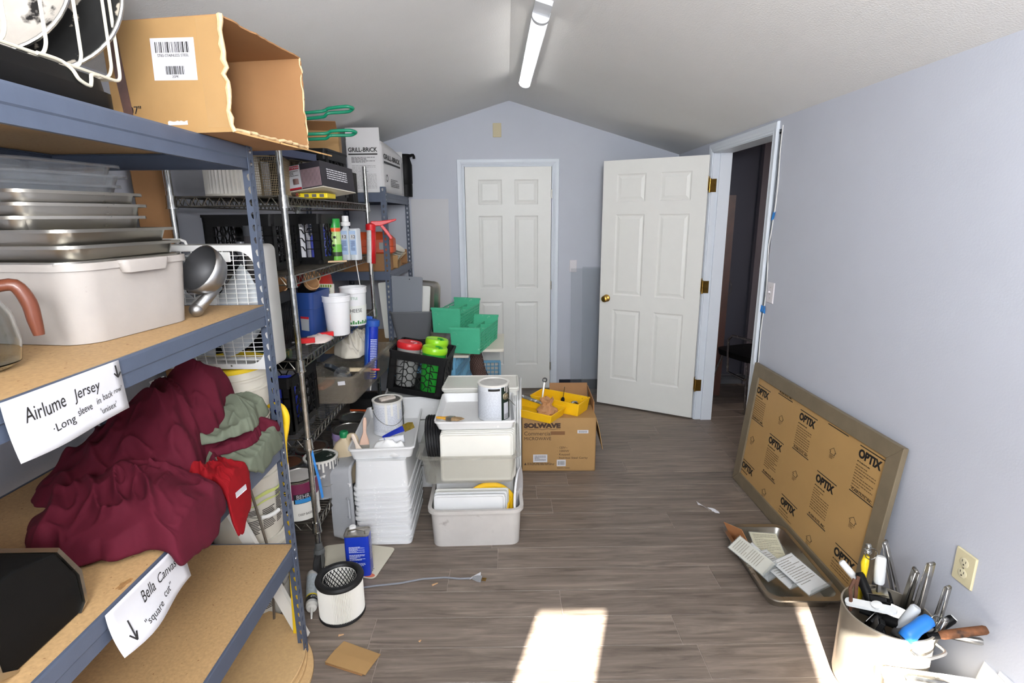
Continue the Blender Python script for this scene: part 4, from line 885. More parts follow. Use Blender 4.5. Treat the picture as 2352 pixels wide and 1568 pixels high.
m = MB(); m.b2((-.10, -.10, 0), (.10, .16, .115)); m.build('box', mat('carton_dark', (44, 42, 48), .45), t_, bevel=.002)
m = MB(); m.b2((-.101, -.1012, -.001), (.101, .161, .003)); m.build('bottom_face', mat('carton_cream', (206, 200, 186), .6), t_)
m = MB(); m.b2((-.096, -.1012, .006), (-.008, -.0995, .112)); f_ = m.build('front_label', M_paper, t_)
m = MB(); m.b2((-.092, -.1018, .094), (-.012, -.1005, .109)); m.build('label_band', mat('label_red', (176, 30, 44), .5), f_); m = MB(); m.b2((-.094, -.1016, .006), (-.010, -.1005, .014)); m.build('label_band', mat('label_red', (176, 30, 44), .5), f_)
lettering('CRAFTSMAN', .012, M_paper, f_, frame((-.089, -.1022, .0975), (1, 0, 0), (0, 0, 1)), fit=.074, fith=.0085)
m = MB(); print_lines(m, frame((-.088, -.1018, .088), (1, 0, 0), (0, 0, 1)), .07, .026, 4, 3); m.build('fine_print', M_ink2, f_)
m = MB(); m.lathe([(.017, 0), (.017, .022), (.0165, .024)], (-.036, -.0935, .028), 20); m.build('printed_filter', mat('print_brown', (120, 90, 86), .6), f_)
m = MB()
for i in range(15): m.b2((-.004 + i*.0068, -.1014, .008 + .0*i), (-.0008 + i*.0068, -.1005, .088))
m.build('printed_pleats', mat('print_mauve', (176, 150, 156), .5), t_)
m = MB(); print_lines(m, frame((.1012, -.06, .085), (0, 1, 0), (0, 0, 1)), .16, .05, 5, 9); m.build('side_print', M_paper, t_)
t_ = thing('yellow_carton', 'small yellow carton under the filter carton on the top deck', 'box', (-.895, 2.60, DK[0])); m = MB(); m.b2((-.07, -.055, 0), (.07, .07, .022)); m.build('box', mat('carton_yellow', (232, 208, 30), .45), t_, bevel=.003); m = MB(); m.b2((-.072, -.056, -.0), (-.062, .071, .0225)); m.build('red_end', mat('label_red', (176, 30, 44), .5), t_)
m = MB()
for i in range(3): m.b2((-.035 + .035*i, -.0562, .004), (-.015 + .035*i, -.0548, .018))
m.build('printed_mark', M_ink2, t_)
m = MB()
for i in range(9): m.b2((-.9 + 0*i, 0, 0), (-.9 + .0001, .0001, .0001)) if False else None
t_ = thing('dark_mesh_stack', 'stack of dark grill screens standing at the back end of the top deck', 'screens', (-.99, 3.30, DK[0]))
for i in range(5): m = MB(); m.b2((-.09, -.05 + .022*i, 0), (.09, -.042 + .022*i, .17)); m.build('screen', mat('dark_screen', (40, 38, 36), .6, .4, bump=.5, bscale=250), t_)
# second deck -------------------------------------------------------------
crate('milk_crate', 'black crate at the near end of the second deck of the wire rack', (-1.165, 2.52, DK[1]), R_(2), .30, .34, .245, hexes=True)
crate('milk_crate', 'black crate with blue and white bottles in the middle of the second deck', (-1.075, 2.90, DK[1]), R_(-2), .30, .34, .25)
for i, (x, y, cc) in enumerate(((-.99, 2.82, (80, 90, 190)), (-1.06, 2.80, (225, 225, 230)), (-.985, 2.93, (70, 84, 180)), (-1.09, 2.93, (225, 225, 230)), (-1.02, 3.0, (200, 60, 50)))):
    m = MB(); m.lathe([(.028, 0), (.030, .004), (.030, .12), (.012, .15), (.012, .175)], n=16); o = m.build('small_bottle', mat('bottle_%d_%d_%d' % cc, cc, .35), smooth=True, loc=(x, y, DK[1] + .008)); tag(o, ('blue bottle at the front right', 'white bottle at the front', 'blue bottle at the rear right', 'white bottle at the rear left', 'red bottle at the back')[i] + ' inside the middle crate of the second deck', 'bottle', 'bottles in the second deck crate')
for i, (x, y) in enumerate(((-1.20, 2.45), (-1.12, 2.44), (-1.20, 2.57))):
    m = MB(); m.lathe([(.034, 0), (.036, .004), (.036, .10), (.03, .11), (.03, .12)], n=18); o = m.build('grey_jar', mat('jar_grey', (96, 98, 104), .35), smooth=True, loc=(x, y, DK[1] + .008)); tag(o, ('front left', 'front right', 'rear')[i] + ' dull grey jar inside the near black crate on the second deck', 'jar', 'jars in the near crate')
def spray(label, loc, r, h, body, cap, bands=()):
    root = thing('spray_can', label, 'spray can', loc); m = MB(); m.lathe([(r - .002, 0), (r, .004), (r, h*.78), (r*.96, h*.79)], n=28); m.build('body', body, root, smooth=True)
    c = MB(); c.lathe([(r*1.02, h*.79), (r*1.02, h*.99), (r*.97, h)], n=28); c.build('cap', cap, root, smooth=True)
    for z0, z1, mm in bands: b_ = MB(); b_.lathe([(r + .0006, z0*h), (r + .0006, z1*h)], n=28, cap0=False, cap1=False); b_.build('label_band', mm, root, smooth=True)
    return root
spray('dark spray can standing at the near edge of the second deck', (-1.045, 2.235, DK[1]), .033, .20, mat('spray_dark', (52, 50, 52), .35), mat('spray_cap_clear', (60, 62, 66), .15), [(.1, .45, mat('spray_grey', (120, 118, 114), .5, vary=.3, vscale=120))])
g_ = spray('green and orange insect spray can on the second deck', (-.925, 2.93, DK[1]), .0285, .225, mat('spray_lime', (176, 206, 130), .3, vary=.1, vscale=20), mat('spray_green', (40, 150, 62), .3), [(.02, .12, mat('spray_lime2', (110, 180, 70), .3)), (.12, .22, mat('spray_label_dark', (52, 62, 44), .4)), (.22, .40, mat('spray_lime2', (110, 190, 70), .3)), (.70, .785, mat('spray_orange', (222, 92, 44), .3))])
for z, s in ((.128, 1), (.085, -1)):
    b_ = MB(); b_.sphere((.004*s, -.029, z), .007, 8, 6, (1, .25, 1.1)); 
    for k in (-1, 1):
        for j in range(3): b_.tube([(.004*s, -.029, z), (.004*s + k*.009, -.0285, z - .006 + .006*j), (.004*s + k*.013, -.0275, z - .011 + .006*j)], .0008, n=4)
    b_.build('printed_insect', M_ink, g_)
t_ = thing('twin_neck_bottle', 'translucent dosing bottle with pale blue labels marked 12', 'bottle', (-.868, 3.02, DK[1]), R_(-12))
m = MB(); m.rings([(.050, .060, .012, 0), (.054, .064, .014, .006), (.054, .064, .014, .155), (.030, .036, .012, .175), (.026, .026, .012, .192)], c=(-.026, 0, 0)); m.rings([(.044, .060, .012, 0), (.046, .064, .014, .006), (.046, .064, .014, .168), (.040, .05, .012, .172)], c=(.026, 0, 0)); m.build('bottle_body', mat('hdpe', (214, 220, 226), .35, trans=.15), t_, smooth=True)
c = MB(); c.lathe([(.024, .185), (.026, .19), (.026, .205), (.018, .208), (.018, .236), (.016, .240)], (-.026, 0, 0), 20); c.build('cap', mat('cap_white', (230, 230, 230), .35), t_, smooth=True)
for x0, x1, s in ((-.049, -.004, '12'), (.008, .046, '12')):
    l = MB(); l.b2((x0, -.0335, .03), (x1, -.0325, .160)); lb = l.build('label', mat('label_blue', (168, 190, 222), .4), t_)
    l = MB(); l.b2((x0 + .004, -.0339, .112), (x1 - .004, -.0330, .140)); l.build('label_panel', M_paper, lb)
    lettering(s, .02, M_ink, lb, frame((x0 + .010, -.0342, .120), (1, 0, 0), (0, 0, 1)), fit=(x1 - x0)*.55, fith=.016)
    l = MB(); print_lines(l, frame((x0 + .006, -.0339, .105), (1, 0, 0), (0, 0, 1)), (x1 - x0) - .012, .055, 9, 4); l.build('fine_print', mat('ink_blue', (70, 84, 130), .5), lb)
m = MB(); m.box((0, 0, .005), (.11, .018, .008), (0, 0, R_(28))); tag(m.build('wood_strip', mat('pale_wood', (206, 176, 140), .7), loc=(-.905, 2.84, DK[1])), 'short pale wood strip at the front edge of the second deck', 'wood')
def can_print(root, r, z0, z1, a0, a1, n, m, seed=0, nm='fine_print'):
    rnd = random.Random(seed); b_ = MB(); dz = (z1 - z0)/n
    for i in range(n):
        z = z1 - dz*i; a = a0
        while a < a1:
            e = min(a1, a + rnd.uniform(6, 16)); b_.loft([[(r*math.cos(R_(t)), r*math.sin(R_(t)), zz) for t in (a, (a + e)/2, e)] for zz in (z, z - dz*.45)], False, False, False); a = e + 2
        
    b_.build(nm, m, root)
def caulk_gun(label, loc, rot, mm, tube, rod=True, L_=.24, k=1.0):
    """gun hanging with its barrel pointing down: local -z is the nozzle direction"""
    root = thing('caulking_gun', label, 'caulking gun', loc, rot)
    t = MB(); t.lathe([(.024*k, -L_), (.025*k, -L_ + .005), (.025*k, -.005), (.022*k, 0)], n=20); tb = t.build('cartridge', tube, root, smooth=True)
    n_ = MB(); n_.cyl((0, 0, -L_), (0, 0, -L_ - .075), .009, .004, n=10); n_.build('nozzle', mat('nozzle_white', (222, 220, 214), .5), tb, smooth=True)
    c = MB(); prof = [(.029*k*math.cos(R_(a)), .029*k*math.sin(R_(a))) for a in range(-80, 81, 16)]; c.loft([[(x, y, z) for x, y in prof] for z in (-L_ - .004, .0)], False, False, False); c.build('cradle', mm, root, smooth=True, solid=.002)
    hd = MB(); hd.lathe([(.030*k, -.004), (.031*k, 0), (.031*k, .030), (.012, .040)], n=18); hd.build('head', mm, root, smooth=True)
    if k > 1: can_print(root, .0252*k, -L_*.88, -L_*.25, 95, 165, 20, mat('print_pale', (206, 214, 236), .5), 5); can_print(root, .0252*k, -L_*.99, -L_*.86, 100, 160, 3, mat('print_gold', (222, 206, 120), .5), 6)
    h = MB(); h.loft([[(.0, -.010, .018), (.0, .010, .018), (0, .010, .052), (0, -.010, .052)], [(.06, -.010, .026), (.06, .010, .026), (.06, .010, .056), (.06, -.010, .056)], [(.115, -.008, .046), (.115, .008, .046), (.118, .008, .066), (.118, -.008, .066)], [(.155, -.005, .062), (.155, .005, .062), (.158, .005, .074), (.158, -.005, .074)]]); h.build('grip', mm, root, bevel=.004)
    g = MB(); g.loft([[(.052, -.007, .030), (.052, .007, .030), (.070, .007, .036), (.070, -.007, .036)], [(.085, -.007, -.010), (.085, .007, -.010), (.104, .007, .0), (.104, -.007, .0)], [(.122, -.006, -.058), (.122, .006, -.058), (.134, .006, -.046), (.134, -.006, -.046)]]); g.build('trigger', mm, root, bevel=.003)
    if rod: r = MB(); r.tube([(0, 0, .03), (0, 0, .17)], .004, n=8); r.build('plunger_rod', M_chrome, root)
    return root
caulk_gun('red caulking gun hanging at the far front post of the wire rack', (-.850, 3.40, 1.545), (R_(-3), R_(3), R_(12)), mat('gun_red', (200, 26, 34), .4, vary=.08, spots=((226, 214, 206), 30, .70, .03)), mat('tube_white', (206, 206, 202), .4, vary=.12, vscale=60), rod=False, L_=.205)
# third deck --------------------------------------------------------------
crate('milk_crate', 'black crate at the near end of the third deck of the wire rack', (-1.16, 2.39, DK[2]), R_(0), .30, .32, .27, hexes=False)
t_ = thing('blue_bin', 'dark blue plastic waste bin with a silver red sticker on the third deck', 'bin', (-1.045, 2.70, DK[2]), R_(-8))
m = MB(); m.rings([(.16, .15, .02, 0), (.19, .18, .02, .15), (.195, .185, .02, .152), (.215, .205, .022, .235), (.207, .197, .02, .235), (.187, .177, .02, .15), (.152, .142, .018, .006)]); m.build('shell', mat('bin_blue', (34, 62, 122), .4), t_, smooth=True)
m = MB(); m.loft([[(.025, -.0815, .045), (.065, -.0815, .040)], [(.030, -.0905, .115), (.074, -.0905, .112)]], False, False, False); s_ = m.build('sticker', mat('sticker_silver', (196, 200, 204), .3, .4), t_, solid=.0008)
m = MB(); m.loft([[(.030, -.0902, .105), (.072, -.0902, .102)], [(.0305, -.0912, .116), (.074, -.0912, .113)]], False, False, False); m.build('sticker_red', mat('label_red', (176, 30, 44), .5), s_, solid=.0008)
M_cup = mat('kraft_cup', (176, 136, 96), .6)
for i, (x, y, z, rx, ry, rz, dsc) in enumerate(((-1.06, 2.44, .285, 70, 10, 40, 'kraft paper cup lying on the near crate of the third deck'), (-.985, 2.62, .262, 58, 0, 60, 'dark sleeved kraft cup tipped in the blue bin'), (-.99, 2.71, .275, 52, 0, 25, 'kraft paper cup tipped highest in the blue bin'))):
    root = thing('paper_cup', dsc, 'cup', (x, y, DK[2] + z), (R_(rx), R_(ry), R_(rz))); m = MB(); m.lathe([(.026, -.05), (.036, .045), (.039, .047), (.034, .047), (.024, -.046)], n=24); m.build('cup', M_cup, root, smooth=True)
    if i == 1: m = MB(); m.lathe([(.0275, -.045), (.0345, .025)], n=24, cap0=False, cap1=False); m.build('sleeve', M_black, root, smooth=True)
t_ = thing('printed_pad', 'white printed pad with green tabs behind the blue bin', 'pad', (-.985, 2.86, DK[2] + .115), (R_(-8), 0, R_(-6))); m = MB(); m.b2((-.045, -.01, 0), (.045, .01, .13)); m.build('pad', mat('pad_white', (214, 212, 196), .6), t_)
m = MB()
for i in range(6): m.b2((-.035 + .013*i, -.0105, .112), (-.027 + .013*i, -.0095, .126))
m.build('green_tab', mat('tab_green', (120, 140, 50), .5), t_); m = MB(); print_lines(m, frame((-.035, -.0104, .10), (1, 0, 0), (0, 0, 1)), .065, .06, 7, 2); m.build('fine_print', M_ink2, t_)
t_ = thing('brown_carton', 'small brown carton under the printed pad on the third deck', 'box', (-.985, 2.86, DK[2])); m = MB(); m.rings([(.10, .09, .001, 0), (.10, .09, .001, .108)], n=1); m.build('sides', M_card2, t_); m = MB(); m.b2((-.05, -.045, .108), (.05, .045, .112)); m.build('flap', M_card, t_)
def bucket(label, loc, r0, r1, h, m, group=None):
    root = thing('white_tub', label, 'tub', loc, 0.3, group); b_ = MB(); b_.lathe([(r0 - .002, 0), (r0, .003), (r1 - .003, h*.84), (r1 + .002, h*.85), (r1 + .002, h*.97), (r1 + .005, h*.98), (r1 + .004, h), (r1 - .002, h), (r0 - .002, .004)], n=40); b_.build('shell', m, root, smooth=True); return root
M_tub = mat('tub_white', (226, 227, 230), .35, vary=.01)
bucket('plain white plastic tub at the front of the third deck', (-.882, 2.725, DK[2]), .056, .069, .205, M_tub)
ct = bucket('white cheese tub with green print and handwriting on the third deck', (-.868, 2.985, DK[2]), .060, .071, .215, M_tub)
def wrap(root, r0, r1, h, z0, z1, a0, a1, m, nm, off=.001, n=12):
    b_ = MB(); f = lambda z: r0 + (r1 - r0)*z/(h*.85) + off
    b_.loft([[(f(z)*math.cos(R_(a0 + (a1 - a0)*i/n)), f(z)*math.sin(R_(a0 + (a1 - a0)*i/n)), z) for i in range(n + 1)] for z in (z0, z1)], False, False, False); return b_.build(nm, m, root, smooth=True)
lb = wrap(ct, .060, .071, .215, .008, .115, -150, 10, mat('label_cream', (222, 224, 220), .4), 'label')
for a in range(-140, 10, 12): wrap(ct, .060, .071, .215, .010, .022 + .008*((a//12) % 2), a, a + 9, mat('parsley_green', (60, 130, 70), .5), 'green_print', .0016, 3)
wrap(ct, .060, .071, .215, .035, .070, -135, -112, mat('print_tomato', (206, 140, 110), .5), 'printed_food', .0018, 5)
def wrap_text(root, s, r, zc, a_mid, size_w, size_h, m, nm='lettering', seed=0, jit=0):
    o = lettering(s, .02, m, root, Matrix.Identity(4), fit=size_w, fith=size_h, extr=0, name=nm, align='LEFT', jit=jit, seed=seed)
    for v in o.data.vertices: a = R_(a_mid) + (v.co.x - size_w/2) / r; v.co = ((r)*math.cos(a), (r)*math.sin(a), zc + v.co.y)
    return o
wrap_text(ct, 'CHEESE', .0685, .078, -92, .085, .020, M_ink)
wrap_text(ct, 'LITTLE', .0725, .150, -95, .050, .013, mat('ink_green', (90, 150, 110), .5))
t_ = thing('red_bucket', 'upturned red plastic bucket at the back of the third deck', 'bucket', (-1.12, 3.05, DK[2])); m = MB(); m.lathe([(.145, 0), (.148, .004), (.148, .022), (.140, .024), (.110, .27), (.104, .278), (.001, .278)], n=40); m.build('shell', mat('bucket_red', (190, 40, 26), .45), t_, smooth=True); m = MB(); m.tube([(.15*math.cos(R_(a)), .15*math.sin(R_(a)), .03 + .07*abs(math.sin(R_(a)))) for a in range(-180, 1, 12)], .002, n=6); m.build('bail', M_chrome, t_)
for i, (x, y, rz) in enumerate(((-.945, 2.58, 40), (-1.00, 2.46, 20))):
    t_ = thing('hand_tool', ('black tool with long red grip in front of the white tub', 'black tool with short red grip near the blue bin')[i], 'tool', (x, y, DK[2] + .008), R_(rz)); m = MB(); m.tube([(-.10, 0, .008), (.06, 0, .010)], .009, n=8); m.build('bar', mat('tool_steel', (70, 70, 72), .35, .7), t_); m = MB(); m.rings([(.075, .024, .008, .004), (.075, .026, .008, .026)], c=(.045, 0, 0)); m.build('grip', mat('grip_red', (206, 30, 34), .4), t_, smooth=True); m = MB(); m.tube([(-.10, 0, .012), (-.12, .02, .022), (-.13, .03, .03)], .014, n=8); m.build('jaw', M_black, t_)
def rag(name, label, cat, loc, pts, z, m, seed, amp=.012, nseg=9):
    root = thing(name, label, cat, loc); rs = []; n = len(pts)
    for j in range(nseg):
        k = j / (nseg - 1); rs.append([(x*k, y*k, (z*(1 - k*k) + amp*noise.noise(Vector((x*k*40, y*k*40, seed))) + amp)*(1 if j < nseg - 1 else .25)) for x, y in pts])
    mb = MB(); mb.loft(rs, False, False); mb.build('cloth', m, root, smooth=True, auto=0, solid=.002); return root
rag('rag', 'crumpled pinkish white rag at the edge of the third deck', 'rag', (-.935, 2.56, DK[2]), [(.06*math.cos(i*.524)*(1 + .35*math.sin(i*2.3)), .09*math.sin(i*.524)*(1 + .3*math.cos(i*1.7))) for i in range(12)], .02, mat('rag_pink', (214, 200, 194), .85), 3)
t_ = thing('rolled_tape', 'green and gold foil roll lying across the near end of the third deck', 'roll', (-1.02, 2.222, DK[2] + .022)); m = MB(); m.cyl((-.10, 0, 0), (.085, 0, 0), .0215, n=22); m.build('roll', mat('foil_green', (66, 84, 66), .3, .6, vary=.25, vscale=40, spots=((176, 140, 40), 30, .56, .06)), t_, smooth=True)
caulk_gun('blue caulking gun with a blue cartridge hanging from the third deck', (-.792, 3.06, 1.004), (R_(5), R_(-4), R_(176)), mat('gun_blue', (40, 84, 170), .4), mat('cartridge_blue', (20, 50, 170), .35, vary=.12, vscale=40), rod=False, L_=.315, k=1.36)
# fourth deck -------------------------------------------------------------
crate('milk_crate', 'black crate with blue packets at the near end of the fourth deck', (-1.115, 2.39, DK[3]), R_(0), .33, .33, .27, hexes=True)
for i, (x, y, z, rz) in enumerate(((-1.02, 2.30, .17, 20), (-1.10, 2.31, .10, -10), (-1.16, 2.33, .16, 30), (-1.03, 2.40, .06, 0), (-1.14, 2.42, .05, 50))):
    t_ = thing('blue_packet', ('uppermost right', 'middle', 'uppermost left', 'lowest right', 'lowest left')[i] + ' crumpled blue packet in the black crate on the fourth deck', 'packet', (x, y, DK[3] + z), (R_(20), R_(10*i), R_(rz)), 'blue packets in the fourth deck crate'); m = MB(); m.rings([(.10, .05, .012, 0), (.115, .06, .018, .05), (.09, .02, .008, .10)]); m.build('packet', mat('packet_blue', (44, 58, 170), .35, vary=.15, vscale=25), t_, smooth=True); m = MB(); m.lathe([(.012, -.033), (.016, -.0335), (.016, -.032)], n=14, M=Matrix.Translation((0, 0, .05)) @ Matrix.Rotation(R_(90), 4, 'X')); m.build('logo_ring', M_paper, t_)
M_amber = mat('amber_tint_plastic', (176, 166, 150), .15, trans=.6, ior=1.2, alpha=.45, vary=.1, vscale=6)
t_ = thing('tool_tub', 'long tinted clear plastic tub of tools on the fourth deck', 'tub', (-.905, 3.02, DK[3]), R_(-3)); m = MB(); m.tub(.225, .74, .255, .78, .152, .035, .004, .014, .008, n=5); m.build('basin', M_amber, t_, smooth=True); m = MB(); m.box((.065, -.388, .118), (.038, .002, .020), (R_(-4), R_(-6), 0)); m.build('sticker', M_paper, t_)
t_ = thing('clear_cup', 'clear plastic cup lying in the tool tub', 'cup', (-.915, 2.82, DK[3] + .10), (R_(65), 0, R_(20))); m = MB(); m.lathe([(.028, -.05), (.042, .05), (.044, .052), (.041, .05), (.026, -.047)], n=26); m.build('cup', M_clear, t_, smooth=True)
for i, (x, y, z, ry, rz, cc, w_, ln) in enumerate(((-.965, 2.92, .10, 32, 70, (44, 50, 58), .05, .22), (-.985, 2.75, .075, 0, 80, (150, 96, 70), .045, .13), (-.86, 2.98, .09, 5, 15, (214, 196, 164), .018, .12))):
    t_ = thing(('dark_handle_tool', 'wooden_tool', 'screwdriver')[i], ('slate coloured flat tool slanting in the tool tub', 'reddish wooden block tool in the tool tub', 'cream and red handled screwdriver in the tool tub')[i], 'tool', (x, y, DK[3] + z), (0, R_(ry), R_(rz))); m = MB(); m.rings([(ln, w_, w_*.3, -.010), (ln, w_, w_*.3, .010)]); m.build('handle', mat('tool_%d' % i, cc, .5), t_, smooth=True); m = MB(); m.tube([(ln/2, 0, 0), (ln/2 + .05, 0, 0)], .007, n=8); m.build('shank', M_black if i < 2 else mat('grip_red', (206, 30, 34), .4), t_)
garment('drop_cloth', 'crumpled cream drop cloth heaped on the tool tub', [(-.93 + .105*math.cos(i*.5236)*(1 + .12*math.sin(i*2.2)), 3.12 + .155*math.sin(i*.5236)*(1 + .1*math.cos(i*1.3))) for i in range(12)], DK[3] + .156, [(-.93, 3.12, .10, .07), (-.90, 3.20, .05, .05)], mat('canvas_cream', (206, 200, 186), .85, vary=.05, vscale=10), (.7, 16), 11, amp=.05, group=None, n_a=72, n_r=22, edge=9, cat='cloth')
# bottom deck: paint cans ---------------------------------------------------
def paint_can(label, loc, rz, body, lid, r=.0825, h=.19, bail=True, tilt=(0, 0), rim=None, group=None, openlid=False):
    root = thing('paint_can', label, 'paint can', loc, (tilt[0], tilt[1], rz), group); rim = rim or M_ss
    m = MB(); m.lathe([(r - .002, 0), (r + .001, .003), (r - .001, .007), (r - .001, h - .008)], n=40, cap1=False); m.build('body', body, root, smooth=True)
    q = MB(); q.lathe([(r - .001, h - .010), (r + .002, h - .006), (r + .002, h), (r - .004, h + .002), (r - .010, h), (r - .012, h - .006)], n=40, cap0=False, cap1=False); q.build('rim', rim, root, smooth=True)
    l = MB(); l.lathe([(r - .011, h - .004), (r - .014, h - .002), (r - .018, h - .007), (r - .024, h - .008), (.001, h - .0065)], n=36); l.build('lid', lid, root, smooth=True)
    if bail:
        pts = [((r + .004)*math.cos(R_(a)), (r + .006)*math.sin(R_(a)) , h*.78 - .085*math.sin(R_(-a))) for a in range(-180, 1, 12)]
        b_ = MB(); b_.tube(pts, .0016, n=6); bl = b_.build('bail', M_chrome, root, smooth=True)
        for s in (-1, 1): e = MB(); e.lathe([(.012, 0), (.009, .004), (.004, .007)], n=12, M=Matrix.Translation((s*(r - .001), 0, h*.78)) @ Matrix.Rotation(R_(90*s), 4, 'Y')); e.build('bail_ear', M_ss, root, smooth=True)
    return root
DZ5 = DK[4]
M_lidw = mat('lid_white_dusty', (206, 202, 198), .5, vary=.05, vscale=14, spots=((196, 158, 132), 8, .60, .08))
M_canw = mat('can_white', (222, 220, 214), .4, vary=.02)
c = paint_can('maroon and white labelled paint can nearest the chrome post', (-.985, 2.285, DZ5), 0, M_canw, M_lidw, bail=False, h=.195)
wrap(c, .0825, .0825, .2, .108, .185, -180, 180, mat('label_maroon', (112, 36, 72), .4), 'label_band', .0006, 40)
lg = wrap(c, .0825, .0825, .2, .088, .135, -88, -30, mat('label_black', (30, 34, 40), .4), 'logo_panel', .0012, 8)
wrap(c, .0825, .0825, .2, .090, .110, -84, -34, mat('label_sky', (54, 140, 206), .4), 'logo_blue', .0016, 8)
wrap_text(c, 'BEHR', .0845, .112, -60, .058, .020, M_paper); wrap_text(c, 'DEEP BASE', .0838, .028, -58, .060, .011, M_ink)
c = paint_can('grey paint can with white drips running down its side', (-.945, 2.475, DZ5), .6, mat('can_grey', (136, 138, 142), .4, .5, vary=.1, vscale=12, spots=((226, 226, 226), 16, .66, .04)), mat('lid_green_black', (40, 52, 46), .35, .3, vary=.3, vscale=20, spots=((214, 214, 212), 14, .58, .05)), h=.20, rim=M_canw)
for i in range(14):
    a = -150 + i*12; wrap(c, .0825, .0825, .2, .195 - .02 - .05*((i*7) % 5)/5, .196, a, a + 6, M_canw, 'paint_drip', .0008, 2)
c = paint_can('lavender labelled paint can with marker writing on the bottom deck', (-.90, 2.80, DZ5), .2, mat('can_lavender', (206, 200, 212), .4), mat('lid_metal_dusty', (150, 148, 144), .3, .8, vary=.2, vscale=12, spots=((196, 160, 136), 7, .60, .05)), r=.088, h=.215)
wrap(c, .088, .088, .2, .165, .205, -180, 180, mat('label_lavender', (172, 150, 200), .4), 'label_band', .0006, 40); wrap(c, .088, .088, .2, .004, .02, -180, 180, mat('label_lavender', (172, 150, 200), .4), 'label_band', .0006, 40)
wrap_text(c, 'Staging', .0895, .158, -52, .07, .022, M_ink, 'handwriting', 3, .0006); wrap_text(c, 'R', .0895, .105, -100, .014, .016, M_ink)
c = paint_can('black paint can with a red stripe under its rim', (-1.03, 2.59, DZ5), .3, mat('can_black', (30, 28, 30), .35), mat('lid_brown', (80, 62, 50), .4, .3, vary=.3, vscale=10), h=.20); wrap(c, .0825, .0825, .2, .165, .185, -180, 180, mat('label_red', (176, 30, 44), .5), 'label_band', .0006, 40)
paint_can('paint can with a brown stained lid behind the maroon one', (-1.10, 2.43, DZ5), .5, mat('can_steel', (150, 152, 156), .35, .7), mat('lid_brown2', (104, 66, 46), .5, vary=.2, vscale=10), h=.19)
paint_can('dark paint can with a shiny lid behind the lavender one', (-.93, 3.02, DZ5), .5, mat('can_black', (30, 28, 30), .35), mat('lid_shiny', (170, 176, 172), .18, .9, vary=.2, vscale=8), h=.20, r=.086)
t_ = thing('square_tin', 'black square container with a white and orange label at the back of the bottom deck', 'container', (-.93, 3.27, DZ5), R_(-4)); m = MB(); m.rings([(.15, .15, .012, 0), (.15, .15, .012, .23), (.13, .13, .012, .245)]); m.build('body', M_black, t_, smooth=True); m = MB(); m.b2((-.072, -.0762, .05), (.072, -.0748, .165)); lb = m.build('label', M_paper, t_); m = MB(); m.b2((-.072, -.077, .165), (.072, -.0745, .178)); m.b2((.050, -.077, .10), (.060, -.0745, .166)); m.build('orange_drip', mat('orange_paint', (196, 84, 40), .4), lb)
t_ = thing('beige_jug', 'beige plastic jug with green cap and green label on the bottom deck', 'jug', (-.862, 2.605, DZ5), R_(-12))
mj = mat('jug_beige', (206, 188, 158), .4, vary=.02)
m = MB(); m.rings([(.115, .085, .025, 0), (.125, .095, .025, .01), (.125, .095, .025, .17), (.085, .075, .025, .215), (.042, .042, .02, .235), (.036, .036, .017, .255)], c=(0, 0, 0)); m.build('body', mj, t_, smooth=True)
m = MB(); m.tube([(.018, 0, .215), (.03, 0, .252), (.055, 0, .256), (.068, 0, .235), (.064, 0, .20), (.058, 0, .165)], [.012, .013, .013, .013, .013, .014], 10, cr=3); m.build('handle', mj, t_, smooth=True, auto=0)
m = MB(); m.lathe([(.021, .245), (.022, .25), (.022, .272), (.019, .276)], n=20); m.build('cap', mat('cap_green', (24, 126, 76), .4), t_, smooth=True)
m = MB(); m.b2((-.03, -.049, .035), (.035, -.0472, .135)); lb = m.build('label', mat('jug_label_green', (28, 110, 60), .4), t_); m = MB(); print_lines(m, frame((-.024, -.0496, .115), (1, 0, 0), (0, 0, 1)), .05, .06, 5, 7); m.build('fine_print', M_paper, lb)
# painter's tape looped round the chrome post
m = MB(); m.loft([[(-.874, 2.186, .60), (-.868, 2.19, .62)], [(-.866, 2.182, .55), (-.858, 2.186, .55)], [(-.856, 2.184, .47), (-.846, 2.19, .47)], [(-.850, 2.19, .38), (-.842, 2.196, .385)]], False, False, False); tag(m.build('masking_tape', bt, solid=.0008), 'strip of blue masking tape hanging on the chrome post of the wire rack', 'tape')
# wire hook hanging on the rack front
m = MB(); m.tube([(-.92, 3.10, 1.392), (-.878, 3.10, 1.395), (-.872, 3.10, 1.38), (-.866, 3.12, 1.25), (-.862, 3.135, 1.165), (-.875, 3.135, 1.155), (-.90, 3.135, 1.16)], .0028, n=8); tag(m.build('wire_hook', mat('hook_white', (222, 222, 218), .4), smooth=True), 'white wire hook hanging from the second deck of the wire rack', 'hook')
# ---------------- far shelving unit: printed box, bowls, orange case
M_boxw = mat('white_card_box', (212, 211, 212), .6, vary=.02, vscale=5)
t_ = thing('printed_box', 'white cardboard box printed GRiLL-BRiCK on top of the far shelving', 'box', (-.995, 4.27, 1.791), R_(-2))
X0, X1, Y0, Y1, H = -.105, .130, -.355, .34, .350
m = MB(); m.b2((X0, Y0, 0), (X1, Y0 + .004, H)); m.build('front_panel', M_boxw, t_); m = MB(); m.b2((X0, Y1 - .004, 0), (X1, Y1, H)); m.build('back_panel', M_boxw, t_); m = MB(); m.b2((X0, Y0, 0), (X0 + .004, Y1, H)); m.build('side_panel', M_boxw, t_)
m = MB(); rs = []
for j in range(8):
    z = H*j/7; rs.append([(X1 + .012*math.sin(math.pi*i/8)*math.sin(math.pi*j/7) - .003, Y0 + (Y1 - Y0)*i/8, z - (.05*(i/8)**2 if j == 7 else 0)) for i in range(9)])
m.loft(rs, False, False, False); m.build('side_panel', M_boxw, t_, smooth=True, solid=.004)
